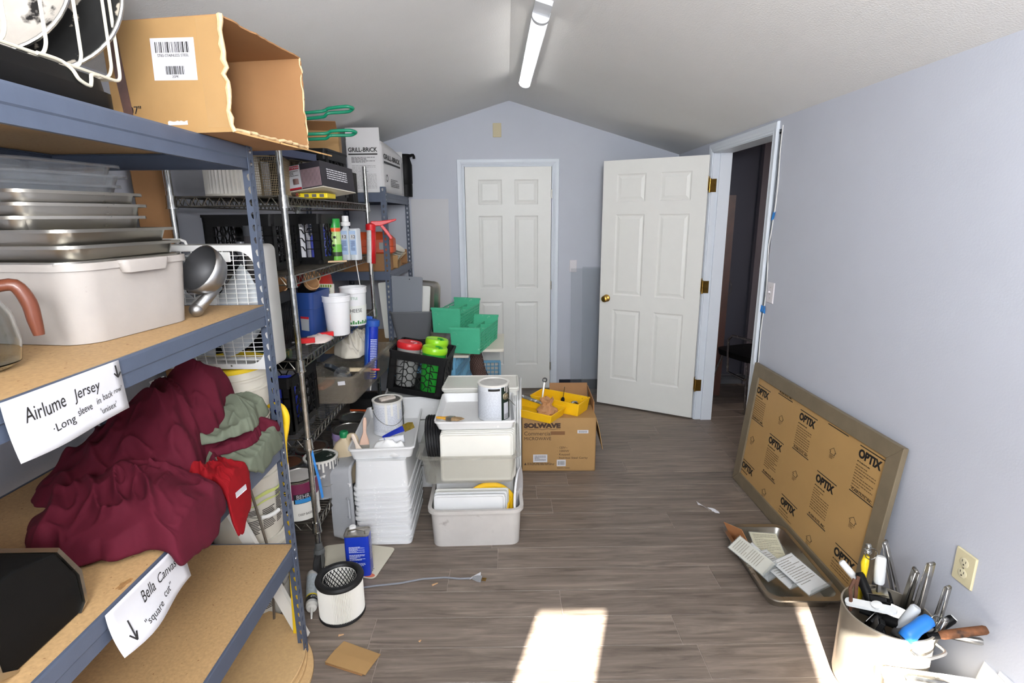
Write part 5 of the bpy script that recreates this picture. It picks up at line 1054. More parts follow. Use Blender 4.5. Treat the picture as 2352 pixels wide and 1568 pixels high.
m = MB(); m.b2((X0, Y0, 0), (X1, Y1, .004)); m.build('bottom_panel', M_boxw, t_); m = MB(); m.box(((X0 + X1)/2, Y0 + .006, H + .040), (X1 - X0, .004, .085), (R_(4), 0, 0)); m.build('raised_flap', M_boxw, t_)
Mf = frame((X0 + .012, Y0 - .0006, .275), (1, 0, 0), (0, 0, 1)); lettering('GRiLL-BRiCK', .04, M_ink, t_, Mf, fit=.205, fith=.030, offset=.001); m = MB(); m.add([(0, -.012, 0), (.205, -.012, 0), (.205, -.021, 0), (0, -.021, 0)], [(0, 1, 2, 3)], Mf); m.build('printed_rule', M_ink, t_)
m = MB(); print_lines(m, Mf @ Matrix.Translation((.02, -.035, 0)), .165, .04, 5, 3); m.build('fine_print', M_ink2, t_); m = MB(); print_lines(m, Mf @ Matrix.Translation((.02, -.092, 0)), .17, .16, 17, 5, .28); m.build('fine_print', mat('print_light', (140, 139, 140), .6), t_)
Mf = frame((X1 + .0105, Y0 + .05, .235), (0, 1, 0), (0, 0, 1)); lettering('GRiLL-BRiCK', .06, M_ink, t_, Mf, fit=.50, fith=.036, offset=.001); m = MB(); m.add([(0, -.016, .001), (.50, -.016, .001), (.50, -.030, .001), (0, -.030, .001)], [(0, 1, 2, 3)], Mf); m.build('printed_rule', M_ink, t_)
m = MB(); print_lines(m, Mf @ Matrix.Translation((.18, -.13, 0)), .26, .06, 5, 6); m.build('fine_print', M_ink2, t_)
m = MB(); m.lathe([(.018, 0), (.026, 0)], n=20, cap0=False, cap1=False, M=Mf @ Matrix.Translation((.07, -.13, .001))); m.build('printed_ring', M_ink, t_)
t_ = thing('black_pitcher', 'black plastic pitcher behind the printed box near the far wall', 'pitcher', (-.86, 4.735, 1.791)); m = MB(); m.lathe([(.055, .10), (.06, .11), (.062, .26), (.05, .30), (.045, .33), (.055, .345)], n=24); m.build('body', M_black, t_, smooth=True); m = MB(); m.lathe([(.055, 0), (.058, .10)], n=24); m.build('base', M_black, t_, smooth=True); m = MB(); m.tube([(.04, 0, .33), (.075, 0, .34), (.082, 0, .31)], .012, n=8, cr=3); m.build('spout', M_black, t_, smooth=True)
BZ = 1.236
M_bowl = mat('paper_bowl', (222, 218, 206), .5)
t_ = thing('open_carton', 'open brown carton of white bowls on the middle board of the far shelving', 'box', (-.945, 4.26, BZ), R_(6))
for nm, a, b_ in (('front_panel', (-.09, -.12, 0), (.09, -.116, .10)), ('back_panel', (-.09, .116, 0), (.09, .12, .12)), ('side_panel', (-.09, -.12, 0), (-.086, .12, .12)), ('side_panel', (.086, -.12, 0), (.09, .12, .05)), ('bottom_panel', (-.09, -.12, 0), (.09, .12, .004))): m = MB(); m.b2(a, b_); m.build(nm, M_card, t_)
for i in range(7):
    m = MB(); m.lathe([(.03, 0), (.06, .028), (.078, .032), (.080, .030), (.062, .024), (.031, -.003)], n=28); o = m.build('white_bowl', M_bowl, smooth=True, loc=(-.935 + .012*i - .03, 4.25 + .004*i, BZ + .045 + .0145*i), rot=(R_(8), R_(28), 0)); tag(o, ('lowest', 'second', 'third', 'fourth', 'fifth', 'sixth', 'topmost')[i] + ' white paper bowl of the slanting stack on the far shelving', 'bowl', 'stacked white bowls')
t_ = thing('fork_carton', 'torn brown carton of wooden forks on the far shelving', 'box', (-.94, 4.52, BZ), R_(-4))
for nm, a, b_ in (('front_panel', (-.08, -.09, 0), (.08, -.086, .05)), ('back_panel', (-.08, .086, 0), (.08, .09, .12)), ('side_panel', (-.08, -.09, 0), (-.076, .09, .11)), ('bottom_panel', (-.08, -.09, 0), (.08, .09, .004))): m = MB(); m.b2(a, b_); m.build(nm, M_card2, t_)
for i in range(5): m = MB(); m.rings([(.10, .016, .006, 0), (.10, .016, .006, .003)], n=2); m.build('fork', mat('fork_wood', (206, 184, 150), .6), t_, loc=(.01 + .01*i, -.05 + .022*i, .02 + .012*i), rot=(R_(10*i), R_(-30), R_(60)))
t_ = thing('orange_case', 'orange plastic tool case with a clasp on the far shelving', 'case', (-1.03, 4.04, BZ + .125), R_(4)); mo = mat('case_orange', (196, 78, 40), .45, vary=.06)
m = MB(); m.rings([(.36, .16, .02, .0), (.38, .18, .03, .01), (.38, .18, .03, .05)]); m.build('body', mo, t_, smooth=True); m = MB(); m.rings([(.38, .18, .03, .052), (.38, .18, .03, .10), (.34, .14, .03, .125), (.28, .10, .03, .15), (.24, .07, .02, .155)]); m.build('lid', mo, t_, smooth=True); m = MB(); m.b2((.09, -.096, .03), (.12, -.089, .08)); m.build('clasp', mat('clasp_grey', (150, 152, 150), .4), t_)
t_ = thing('low_carton', 'low brown carton under the orange case on the far shelving', 'box', (-1.04, 4.04, BZ)); m = MB(); m.rings([(.33, .17, .001, 0), (.33, .17, .001, .12)], n=1); m.build('sides', M_card2, t_); m = MB(); m.b2((-.165, -.085, .12), (.165, .085, .124)); m.build('flap', M_card, t_)
# ================================================================ FLOOR: MIDDLE STACKS
M_milk = mat('milky_plastic', (222, 223, 224), .4, vary=.02, vscale=8, spots=((238, 238, 238), 30, .68, .03), alpha=.93)
M_milk2 = mat('milky_plastic_yellowed', (216, 215, 208), .4, vary=.02, vscale=8)
M_smoke = mat('clear_grey_plastic', (206, 204, 194), .12, trans=.7, ior=1.2, alpha=.42)
def food_box(label, loc, rz, W=.285, D=.44, H=.15, inv=True, group=None, m=None, cat='food box'):
    m = m or M_milk; root = thing('food_box', label, cat, loc, (R_(180), 0, rz) if inv else (0, 0, rz), group)
    b_ = MB(); b_.tub(W*.90, D*.93, W*.97, D*.98, H, .022, .003, .001, .003, n=3); b_.build('shell', m, root, smooth=True)
    q = MB(); q.rings([(W*.965, D*.975, .02, H - .012), (W + .006, D + .006, .024, H - .010), (W + .006, D + .006, .024, H), (W*.96, D*.97, .02, H)], n=3, cap0=False, cap1=False); rim = q.build('rim', m, root, smooth=True)
    return root
n = 12
for i in range(n):
    z = .012 + .0272*i + .138; lab = ['lowest','second','third','fourth','fifth','sixth','seventh','eighth','ninth','tenth','eleventh','topmost'][i] + (' upturned milky food box, counted from the floor, of the tall nested stack' if 0 < i < n - 1 else ' upturned milky food box of the tall nested stack on the floor')
    food_box(lab, (-.640 + .0012*((i*7) % 5 - 2), 2.625 + .0012*((i*3) % 5 - 2), z + .000), R_(1.2 + .5*((i*5) % 3 - 1)), W=.275, H=.148, group='nested upturned food boxes')
zt = .012 + .0272*(n - 1) + .139
TB = zt
tr = thing('food_tray', 'long milky tray of painting gear on the upturned food boxes', 'tray', (-.655, 2.735, zt), R_(5))
m = MB(); m.tub(.29, .57, .315, .60, .062, .02, .003, .006, .010, n=4); m.build('basin', M_milk, tr, smooth=True)
zi = zt + .0045
c = paint_can('white dripped paint can with an open top standing in the long tray', (-.668, 2.79, zi), .5, mat('can_label_speck', (212, 214, 220), .45, vary=.06, vscale=160, spots=((230, 232, 236), 7, .58, .04)), mat('can_inside', (120, 118, 114), .4, .6, vary=.2, vscale=14), rim=M_canw, r=.0825, h=.19)
wrap(c, .0825, .0825, .2, .004, .18, -40, -5, mat('can_stripe_dark', (30, 34, 32), .4), 'dark_stripe', .0008, 8)
m = MB(); m.box((0, 0, .193), (.085, .03, .012), (R_(6), 0, R_(10))); m.build('paint_stick_lump', mat('dirty_putty', (196, 186, 176), .7, vary=.15, vscale=60), c)
for k, (a, l) in enumerate(((-118, .12), (-96, .075), (-70, .10), (-58, .05))): wrap(c, .0825, .0825, .2, .19 - l, .19, a, a + 9, M_canw, 'paint_drip', .0011, 3)
can_print(c, .0832, .02, .165, -175, -45, 16, mat('label_grey_print', (190, 193, 201), .5), 3)
def brush(label, loc, rot, hc, bc, L_=.14, w_=.05):
    root = thing('paint_brush', label, 'brush', loc, rot); h = MB(); h.loft([[(x*s, y*t, z) for x, y in rrect(1, 1, .3, 3)] for s, t, z in ((.012, .010, 0), (.020, .012, .02), (.016, .012, L_*.55), (w_*.9, .016, L_*.86), (w_, .016, L_))]); h.build('handle', hc, root, smooth=True)
    f = MB(); f.b2((-w_/2, -.009, L_), (w_/2, .009, L_ + .03)); f.build('ferrule', M_ss, root); b_ = MB(); b_.loft([[(x*s, y*t, z) for x, y in rrect(1, 1, .2, 2)] for s, t, z in ((w_*.96, .016, L_ + .03), (w_*1.02, .014, L_ + .065), (w_*.9, .004, L_ + .082))]); b_.build('bristles', bc, root, smooth=True); return root
M_pink = mat('brush_wood_pink', (206, 172, 152), .6); M_bris = mat('brush_bristle', (120, 108, 100), .8, vary=.2, vscale=60)
brush('pinkish wooden paint brush standing handle up in the long tray', (-.745, 2.60, zi + .155), (R_(168), R_(6), R_(20)), M_pink, M_bris)
brush('short pale paint brush leaning in the corner of the long tray', (-.785, 2.50, zi + .105), (R_(160), R_(-22), R_(10)), mat('brush_wood_pale', (216, 200, 184), .6), M_bris, .10, .035)
t_ = thing('paint_roller', 'white fluffy roller cover with blue stripes in the long tray', 'roller', (-.60, 2.555, zi + .045), (0, R_(-6), R_(8))); m = MB(); m.cyl((-.062, 0, 0), (.062, 0, 0), .021, n=22); m.build('nap', mat('roller_nap', (226, 228, 234), .95, bump=.4, bscale=300), t_, smooth=True)
for x in (-.04, .012): m = MB(); m.cyl((x, 0, 0), (x + .004, 0, 0), .0214, n=22, caps=False); m.build('stripe', mat('stripe_blue', (120, 140, 206), .8), t_, smooth=True, rot=(0, 0, R_(14)))
t_ = thing('foil_wrapper', 'blue and gold printed wrapper above the roller cover', 'wrapper', (-.575, 2.60, zi + .072), (R_(12), R_(-16), R_(18))); m = MB(); m.loft([[(-.085, -.012, 0), (-.085, .014, .004)], [(-.03, -.016, .006), (-.03, .018, .010)], [(.03, -.012, .0), (.03, .024, .012)]], False, False, False); m.build('blue_part', mat('foil_blue', (30, 52, 168), .3), t_, solid=.001); m = MB(); m.loft([[(.03, -.02, .0), (.03, .03, .012)], [(.062, -.026, .004), (.062, .034, .012)], [(.085, -.010, -.004), (.085, .03, .004)]], False, False, False); m.build('gold_part', mat('foil_gold', (150, 128, 50), .35, .5, vary=.3, vscale=60), t_, solid=.001)
rag('plastic_sheet', 'crumpled white plastic sheet at the front of the long tray', 'plastic sheet', (-.600, 2.478, zi), [(.095*math.cos(i*.39), .030*math.sin(i*.39)*(1 + .2*math.sin(i*3))) for i in range(16)], .055, mat('crumple_white', (226, 226, 226), .5), 6, .026, 10)
# grey tub standing on its side, behind the tin
t_ = thing('grey_tub', 'grey plastic tub standing on its side left of the nested boxes', 'tub', (-.895, 2.62, .212), (0, R_(90), 0)); m = MB(); m.tub(.38, .40, .42, .44, .12, .03, .004, .008, .012, n=4); m.build('basin', mat('grey_tub2', (164, 166, 170), .5, vary=.06, vscale=8, spots=((214, 214, 214), 24, .70, .03)), t_, smooth=True); m = MB(); m.tube([(-.05, -.222, .09), (-.05, -.236, .10), (.05, -.236, .10), (.05, -.222, .09)], .006, n=8); m.build('handle', mat('grey_tub2', (164, 166, 170), .5), t_, smooth=True)
# rectangular blue solvent tin
t_ = thing('solvent_tin', 'rectangular blue tin with white cap standing on beige sheets', 'tin', (-.700, 2.185, .005), R_(4))
m = MB(); m.rings([(.108, .072, .012, 0), (.110, .074, .012, .004), (.110, .074, .012, .205)], n=4); m.build('body', mat('tin_blue', (26, 56, 176), .35, vary=.04), t_, smooth=True)
m = MB(); m.rings([(.112, .076, .012, .204), (.113, .077, .012, .210), (.106, .070, .012, .212), (.104, .068, .012, .207), (.06, .04, .01, .209)], n=4); m.build('top', mat('tin_top', (176, 172, 166), .35, .9, vary=.25, vscale=25), t_, smooth=True)
m = MB(); m.rings([(.062, .076, .008, .012), (.062, .076, .008, .19)], c=(.0255, 0, 0)) if False else None
m = MB(); m.lathe([(.0145, .207), (.0155, .21), (.0155, .228), (.013, .232)], (-.022, .012, 0), 20); m.build('cap', mat('cap_white', (230, 230, 230), .35), t_, smooth=True)
m = MB(); m.tube([(-.036, -.020, .208), (-.034, -.020, .226), (.0, -.020, .234), (.036, -.020, .226), (.038, -.020, .208)], .0035, n=8); m.build('handle', M_ss, t_, smooth=True)
for k, z in enumerate((.155, .115, .075)): m = MB(); print_lines(m, frame((-.035, -.0376, z), (1, 0, 0), (0, 0, 1)), .07, .032, 6, 20 + k); m.build('fine_print', mat('print_pale', (206, 214, 236), .5), t_)
m = MB(); print_lines(m, frame((.0556, -.022, .16), (0, 1, 0), (0, 0, 1)), .05, .09, 8, 31); m.build('smears', mat('smear_white', (206, 210, 222), .6), t_)
M_sheet = mat('beige_sheet', (202, 196, 178), .55, vary=.03)
for i, (x, y, rz, dsc) in enumerate(((-.835, 2.29, 10, 'beige plastic place mat under the left side of the blue tin'), (-.678, 2.265, -12, 'beige plastic place mat under the right side of the blue tin'))):
    root = thing('place_mat', dsc, 'mat', (x, y, .0008 + .0022*i), R_(rz)); m = MB(); m.rings([(.165, .24, .02, 0), (.165, .24, .02, .002)]); m.build('sheet', M_sheet, root)
    m = MB(); print_lines(m, frame((-.07, -.05, .0022), (1, 0, 0), (0, 1, 0)), .12, .05, 4, i); m.build('fine_print', mat('print_dim', (90, 86, 78), .6), root)
    if i: m = MB(); m.lathe([(.03, .0022), (.012, .0026)], (.045, -.10, 0), 20, sx=1, sy=.5); m.build('printed_logo', mat('logo_red', (196, 110, 84), .6), root)
pleated('white pleated vacuum filter with a thick black rim on the floor', (-.707, 1.930, .002), .092, .170, mat('filter_rubber', (22, 22, 23), .5), hole=.76, cage=True, deep=.006, n=90)
t_ = thing('sealant_tube', 'white sealant tube lying on the floor beside the pleated filter', 'sealant tube', (-.866, 2.02, .026), (R_(90), 0, R_(19))); m = MB(); m.lathe([(.022, -.13), (.0245, -.125), (.0245, .085), (.0245, .09)], n=22); m.build('cartridge', mat('tube_white', (206, 206, 202), .4), t_, smooth=True)
m = MB(); m.lathe([(.0249, -.10), (.0249, .035)], n=22, cap0=False, cap1=False); m.build('label', mat('tube_label', (176, 186, 192), .4, vary=.2, vscale=90), t_, smooth=True); m = MB(); m.lathe([(.0251, .045), (.0251, .075)], n=22, cap0=False, cap1=False); lb = m.build('dark_band', mat('tube_band', (40, 42, 44), .4), t_, smooth=True); m = MB(); m.lathe([(.0252, .037), (.0252, .045)], n=22, cap0=False, cap1=False); m.build('yellow_band', mat('carton_yellow', (232, 208, 30), .45), t_, smooth=True)
wrap_text(t_, 'DAP', .0256, .050, 60, .030, .014, M_paper)
m = MB(); m.cyl((0, 0, .09), (0, 0, .105), .0245, .02, n=20); m.cyl((0, 0, .10), (0, 0, .165), .007, .0035, n=10); m.build('nozzle', mat('nozzle_white', (222, 220, 214), .5), t_, smooth=True)
t_ = thing('card_scrap', 'folded scrap of brown cardboard lying flat on the floor', 'cardboard', (-.592, 1.680, .0015), R_(-20)); m = MB(); m.loft([[(-.085, -.055, .010), (.088, -.052, .006)], [(-.085, 0, .011), (.088, 0, .007)], [(-.082, .055, .006), (-.01, .060, .004), (.086, .050, .002)][::2]], False, False, False); m.build('upper_leaf', M_card, t_, solid=.003); m = MB(); m.b2((-.085, -.055, 0), (.075, .045, .003)); m.build('lower_leaf', M_card2, t_)
# flat extension lead and plug
m = MB(); pts = [(-.84, 2.02, .004), (-.72, 2.06, .004), (-.61, 2.085, .004), (-.50, 2.10, .004), (-.40, 2.128, .004), (-.30, 2.136, .004), (-.23, 2.126, .004), (-.175, 2.126, .006)]
root = thing('power_cord', 'grey flat power cord with plug lying on the floor', 'cord', (-.4, 2.1, 0)); sh = Vector((.4, -2.1, 0))
for dy in (-.0025, .0025): m = MB(); m.tube([Vector(p) + sh + Vector((0, dy, 0)) for p in pts], .0026, n=6); m.build('wire', mat('cord_grey', (124, 126, 134), .5), root, smooth=True)
m = MB(); m.loft([[(x, y*w_, .009 + z*h_) for y, z in ((-1, -1), (1, -1), (1, 1), (-1, 1))] for x, w_, h_ in ((0, .006, .004), (.02, .012, .007), (.038, .014, .008), (.042, .012, .007))]); m.build('plug', mat('plug_grey', (140, 142, 146), .45), root, loc=(.228, .024, 0), rot=(0, 0, R_(-12)))
m = MB()
for s in (-1, 1): m.box((.054, s*.006, .009), (.020, .0015, .006))
m.build('prong', M_brass, root, loc=(.228, .024, 0), rot=(0, 0, R_(-12))); m = MB(); m.loft([[(0, -.004, .006), (0, .006, .006)], [(.05, .012, .014), (.05, .03, .018)]], False, False, False); m.build('paper_tag', M_paper, root, loc=(.215, .022, 0), solid=.0008)
# ---- centre stack: grey tub of lids, clear tub of lids, tray with paint can
gt = thing('grey_tub', 'grey plastic tub of upright lids on the floor in the centre', 'tub', (-.173, 2.575, 0), R_(1.5)); m = MB(); m.tub(.435, .385, .452, .40, .205, .045, .004, .014, .018, n=6); m.build('basin', mat('grey_tub3', (188, 184, 180), .5, vary=.05, vscale=9, spots=((150, 142, 138), 10, .66, .08)), gt, smooth=True)
def flat_lid(label, loc, rot, W, H, m, t=.010, group=None, name='box_cover'):
    root = thing(name, label, 'lid', loc, rot, group); b_ = MB(); b_.rings([(W, H, .014, 0), (W, H, .014, t), (W - .010, H - .010, .012, t + .001), (W - .022, H - .022, .010, t - .004), (W - .030, H - .030, .010, t - .004)], n=3); b_.build('panel', m, root, smooth=True); q = MB(); rs = [[(x, y, z) for x, y in rrect(w_, h_, .015, 3)] for w_, h_, z in ((W + .002, H + .002, -.001), (W + .006, H + .006, .003), (W + .002, H + .002, .007))]; q.loft(rs, False, False); q.build('edge', m, root, smooth=True); return root
UP = lambda tilt, yaw=0: (R_(90 + tilt), 0, R_(yaw))
for i, (y, w_, h_, tl, x, mm, dsc) in enumerate(((2.418, .355, .245, -6, -.200, M_milk, 'front'), (2.438, .365, .25, -5, -.195, M_milk, 'second'), (2.462, .37, .258, -3, -.19, M_milk2, 'third'), (2.56, .40, .32, -3, -.18, M_milk, 'fourth'), (2.575, .40, .32, -3, -.178, M_milk, 'fifth'), (2.592, .40, .322, -3, -.176, M_milk2, 'sixth'), (2.68, .40, .322, 0, -.176, M_milk, 'rearmost'))):
    flat_lid(dsc + ' milky lid standing upright in the floor tub of lids', (x, y, .012 + h_/2), UP(tl, 1), w_, h_, mm, t=.006, group='lids standing in the grey tub')
for i, (x, y, z, r, yaw) in enumerate(((-.10, 2.475, .16, .135, 4), (.012, 2.50, .105, .095, 70))):
    root = thing('yellow_cover', ('large yellow round lid standing among the milky lids', 'small yellow round lid standing at the right of the tub')[i], 'lid', (x, y, z), UP(-4, yaw)); m = MB(); m.lathe([(.001, .004), (r*.86, .004), (r*.88, .009), (r, .009), (r*1.01, .003), (r, -.003), (r*.86, -.002)], n=48, cap1=False); m.build('disc', mat('lid_yellow', (238, 190, 24), .35), root, smooth=True); m = MB(); m.tube([(r*math.cos(2*math.pi*k/48), r*math.sin(2*math.pi*k/48), .004) for k in range(48)], .004, n=6, closed=True); m.build('rolled_edge', mat('lid_yellow', (238, 190, 24), .35), root, smooth=True)
root = thing('ring_cover', 'white round lid edge curving up at the right of the floor tub', 'lid', (.045, 2.52, .215), UP(0, 80)); m = MB(); m.lathe([(.001, .003), (.10, .003), (.125, .008), (.130, .004), (.125, -.004)], n=48, cap1=False); m.build('disc', M_tub, root, smooth=True); m = MB(); m.tube([(.128*math.cos(2*math.pi*k/48), .128*math.sin(2*math.pi*k/48), .003) for k in range(48)], .005, n=6, closed=True); m.build('rolled_edge', M_tub, root, smooth=True)
cb = thing('clear_tub', 'clear plastic tub of upright lids on top of the grey tub', 'tub', (-.200, 2.60, .336), R_(.8)); m = MB(); m.tub(.435, .40, .462, .425, .150, .03, .003, .026, .007, n=5); m.build('basin', M_smoke, cb, smooth=True)
zb = .340
for i, (y, x, w_, h_, dsc) in enumerate(((2.432, -.158, .355, .245, 'foremost'), (2.446, -.155, .357, .250, 'second'), (2.460, -.152, .360, .253, 'third'), (2.474, -.150, .362, .256, 'fourth'), (2.56, -.150, .365, .255, 'fifth'), (2.66, -.150, .365, .255, 'rearmost'))):
    flat_lid(dsc + ' yellowed lid standing upright in the clear tub', (x, y, zb + h_/2), UP(-3 if i < 4 else 0, 1), w_, h_, M_milk2, group='lids standing in the clear tub')
for i in range(6):
    root = thing('black_cover', ('leftmost', 'second from left', 'third from left', 'third from right', 'second from right', 'rightmost')[i] + ' black round lid on edge in the clear tub', 'lid', (-.402 + .0135*i, 2.60, zb + .135), (0, R_(82), 0), 'black lids on edge'); m = MB(); m.lathe([(.001, 0), (.118, 0), (.122, .004), (.135, .004), (.137, -.002), (.135, -.008), (.131, -.008), (.130, -.002), (.001, -.004)], n=48, cap0=False, cap1=False); m.build('disc', mat('lid_black', (26, 26, 28), .35), root, smooth=True); m = MB(); m.tube([(.135*math.cos(2*math.pi*k/48), .135*math.sin(2*math.pi*k/48), .001) for k in range(48)], .0035, n=6, closed=True); m.build('rolled_edge', mat('lid_black', (26, 26, 28), .35), root, smooth=True)
root = thing('round_cover', 'white round lid on edge beside the black lids', 'lid', (-.315, 2.58, zb + .125), (0, R_(84), 0)); m = MB(); m.lathe([(.001, 0), (.118, 0), (.128, .006), (.130, 0), (.128, -.006), (.001, -.004)], n=48, cap0=False, cap1=False); m.build('disc', M_tub, root, smooth=True); m = MB(); m.tube([(.129*math.cos(2*math.pi*k/48), .129*math.sin(2*math.pi*k/48), 0) for k in range(48)], .005, n=6, closed=True); m.build('rolled_edge', M_tub, root, smooth=True)
z2 = zb + .258
tt = thing('food_tray', 'milky square tray with brush and paint can on the upright lids', 'tray', (-.168, 2.655, z2), R_(1)); m = MB(); m.tub(.365, .40, .392, .43, .048, .02, .003, .005, .009, n=4); m.build('basin', M_milk, tt, smooth=True)
c = paint_can('white speckled paint can with a dark green stripe in the square tray', (-.076, 2.615, z2 + .0045), -.62, mat('can_label_speck2', (208, 212, 218), .45, vary=.05, vscale=170), mat('lid_paper_scrap', (196, 194, 190), .35, .5, vary=.12, vscale=20), rim=M_canw, r=.0815, h=.19, bail=False)
wrap(c, .0815, .0815, .2, .004, .178, -25, 25, mat('can_stripe_green', (24, 40, 32), .4), 'dark_stripe', .0008, 8); lb = wrap(c, .0815, .0815, .2, .008, .095, -15, 9, M_paper, 'label_panel', .0014, 6)
b_ = MB(); 
for i in range(9): wrap(c, .0815, .0815, .2, .012, .036, -12 + 2.2*i, -11 + 2.2*i, M_ink2, 'bar', .0018, 1)
can_print(c, .0822, .012, .155, -160, -30, 18, mat('label_grey_print', (190, 193, 201), .5), 8)
wrap(c, .0815, .0815, .2, .162, .174, -72, -30, M_ink, 'black_tab', .0012, 6)
for k, (a, l) in enumerate(((-12, .03), (-4, .05), (4, .042), (12, .02), (18, .035))): wrap(c, .0815, .0815, .2, .186 - l, .188, a, a + 3.5, M_canw, 'paint_drip', .0016, 2)
e = MB(); e.lathe([(.019, 0), (.017, .004), (.008, .005), (.006, .010)], n=16, M=Matrix.Rotation(R_(-6), 4, 'Z') @ Matrix.Translation((.081, 0, .128)) @ Matrix.Rotation(R_(90), 4, 'Y')); e.build('bail_ear', mat('ear_brass', (186, 176, 150), .3, .8), c, smooth=True); e = MB(); e.tube([(.088, -.008, .128), (.125, -.02, .112), (.155, -.03, .10)], .0016, n=6); e.build('bail_wire', M_chrome, c)
m = MB(); m.box((.004, -.012, .1855), (.075, .05, .0008), (0, 0, R_(25))); m.build('lid_label', M_paper, c)
brush('yellow handled paint brush lying at the front of the square tray', (-.355, 2.475, z2 + .056), (R_(85), R_(8), R_(64)), mat('brush_yellow', (226, 168, 60), .35), mat('bristle_tan', (150, 124, 90), .8, vary=.3, vscale=60), .065, .042)
# upright sheets leaning on the right of the stack
for i in range(3):
    flat_lid(('innermost', 'middle', 'outermost')[i] + ' long white lid standing on its side right of the clear tub', (.040 + .014*i, 3.03 + .01*i, .315), (R_(90), 0, R_(88)), .44, .60, M_milk, group='lids standing right of the centre stack')
bt2 = food_box('large milky food box behind the square tray', (-.16, 3.02, 0), 0.0, .44, .24, .655, inv=False, m=M_milk2)
flat_lid('white lid lying on the large milky food box', (-.16, 3.02, .657), (0, 0, 0), .44, .25, M_milk2)
# ---- black crate of shakers on translucent boxes
for i in range(4): food_box(('lowest', 'second', 'third', 'topmost')[i] + ' white storage box of the stack under the tilted black crate', (-.555, 3.14, .147*i + .001), R_(2*i - 2), .38, .32, .146, inv=False, group='white storage boxes under the black crate')
cr = crate('milk_crate', 'tilted black crate of green and red shakers in the middle of the room', (-.545, 3.115, .603), (R_(0), R_(9.5), R_(-3)), .335, .33, .255)
Mc = Matrix.Translation((-.545, 3.115, .605)) @ Euler((0, R_(9.5), R_(-3))).to_matrix().to_4x4()
def shaker(label, x, y, r, h, body, top, lip):
    p = Mc @ Vector((x, y, .010)); root = thing('shaker', label, 'shaker', p, (0, R_(9.5), 0.4), 'shakers in the tilted crate'); m = MB(); m.lathe([(r*.78, 0), (r*.82, .004), (r, h*.86), (r, h*.88)], n=32); m.build('cup', body, root, smooth=True); m = MB(); m.lathe([(r*1.02, h*.86), (r*1.06, h*.90), (r*1.05, h*.97), (r*.98, h), (r*.55, h - .010), (.002, h - .012)], n=36); m.build('lid', top, root, smooth=True)
    m = MB(); m.tube([(r*.55*math.cos(R_(a)), r*.55*math.sin(R_(a)), h - .006) for a in range(-70, 71, 10)], .006, n=6); m.build('pour_lip', lip, root, smooth=True)
Mlime = mat('shaker_lime', (150, 214, 40), .3); Mgrn = mat('shaker_green', (40, 150, 50), .35); Mfro = mat('shaker_frost', (150, 150, 148), .4)
shaker('lime lidded shaker at the front of the tilted crate', .075, -.055, .072, .270, Mgrn, Mlime, Mgrn); shaker('lime lidded shaker at the back of the tilted crate', .06, .085, .068, .285, Mgrn, Mlime, Mgrn); shaker('red topped shaker at the left of the tilted crate', -.085, -.02, .072, .265, Mfro, mat('shaker_red', (206, 40, 44), .35), mat('shaker_pink', (206, 140, 144), .4))
# ================================================================ BACK STACK BY THE CLOSED DOOR
M_rack = mat('blue_rack_plastic', (120, 184, 222), .5, vary=.06, vscale=14)
def glass_rack(label, loc, rot, W=.50, D=.50, H=.13, group=None):
    root = thing('dish_crate', label, 'dish crate', loc, rot, group); 
    for k in range(4):
        L_, off = (W, D/2) if k % 2 == 0 else (D, W/2); Mx = Matrix.Rotation(math.pi/2*k, 4, 'Z') @ Matrix.Translation((0, -off, 0)); p = MB()
        p.add(*_bx((-L_/2, 0, 0), (L_/2, .010, H*.30)), Mx); p.add(*_bx((-L_/2, -.004, H*.80), (L_/2, .010, H)), Mx)
        for i in range(13):
            x = -L_/2 + .01 + (L_ - .02)*i/12; p.add(*_bx((x - .008, 0, H*.28), (x + .008, .008, H*.82)), Mx)
        p.build('side_panel', M_rack, root)
    g = MB()
    for i in range(9): x = -W/2 + W*(i + .5)/9; g.b2((x - .004, -D/2, 0), (x + .004, D/2, .01)); g.b2((-W/2, x - .004, 0), (W/2, x + .004, .01))
    g.build('base_grid', M_rack, root); return root
def _bx(a, b_):
    t = MB(); t.b2(a, b_); return t.v, t.f
for i in range(5): glass_rack(('lowest', 'second', 'third', 'fourth', 'topmost')[i] + ' blue plastic dish crate of the stack under the cutting boards', (-.585, 3.90, .001 + .131*i), R_(-8 + (i % 2)), group='blue dish crates under the boards')
M_hdpe = mat('cutting_board_white', (222, 216, 202), .5, vary=.03, vscale=6, spots=((206, 182, 140), 5, .62, .1))
bz = .658
for i, (x, y, w_, d_, rz, dsc) in enumerate(((-.56, 3.86, .60, .50, -3, 'lowest white cutting board, its corner jutting over the crates'), (-.46, 3.94, .86, .52, 0, 'long white cutting board reaching towards the closed door'))):
    m = MB(); m.rings([(w_, d_, .012, 0), (w_, d_, .012, .018 + .003*i)], n=3); tag(m.build('cutting_board', M_hdpe, loc=(x, y, bz + .0195*i), rot=(0, 0, R_(rz)), bevel=.002), dsc, 'cutting board', 'white cutting boards')
bz2 = bz + .0195 + .0215
M_amb2 = mat('olive_tint_plastic', (150, 142, 120), .15, trans=.5, alpha=.75)
for i in range(2):
    root = thing('tinted_cover', ('lower', 'upper')[i] + ' olive tinted plastic lid under the grey bin', 'lid', (-.66, 3.95, bz2 + .016*i), R_(-2 + 2*i), 'tinted lids under the grey bin'); m = MB(); m.rings([(.42, .44, .03, 0), (.43, .45, .03, .008), (.43, .45, .03, .012), (.38, .40, .03, .014), (.36, .38, .03, .008)], n=4); m.build('panel', M_amb2, root, smooth=True); m = MB(); m.tube([(x, y, .010) for x, y in rrect(.432, .452, .03, 4)], .004, n=6, closed=True); m.build('edge', M_amb2, root, smooth=True)
bz3 = bz2 + .0305
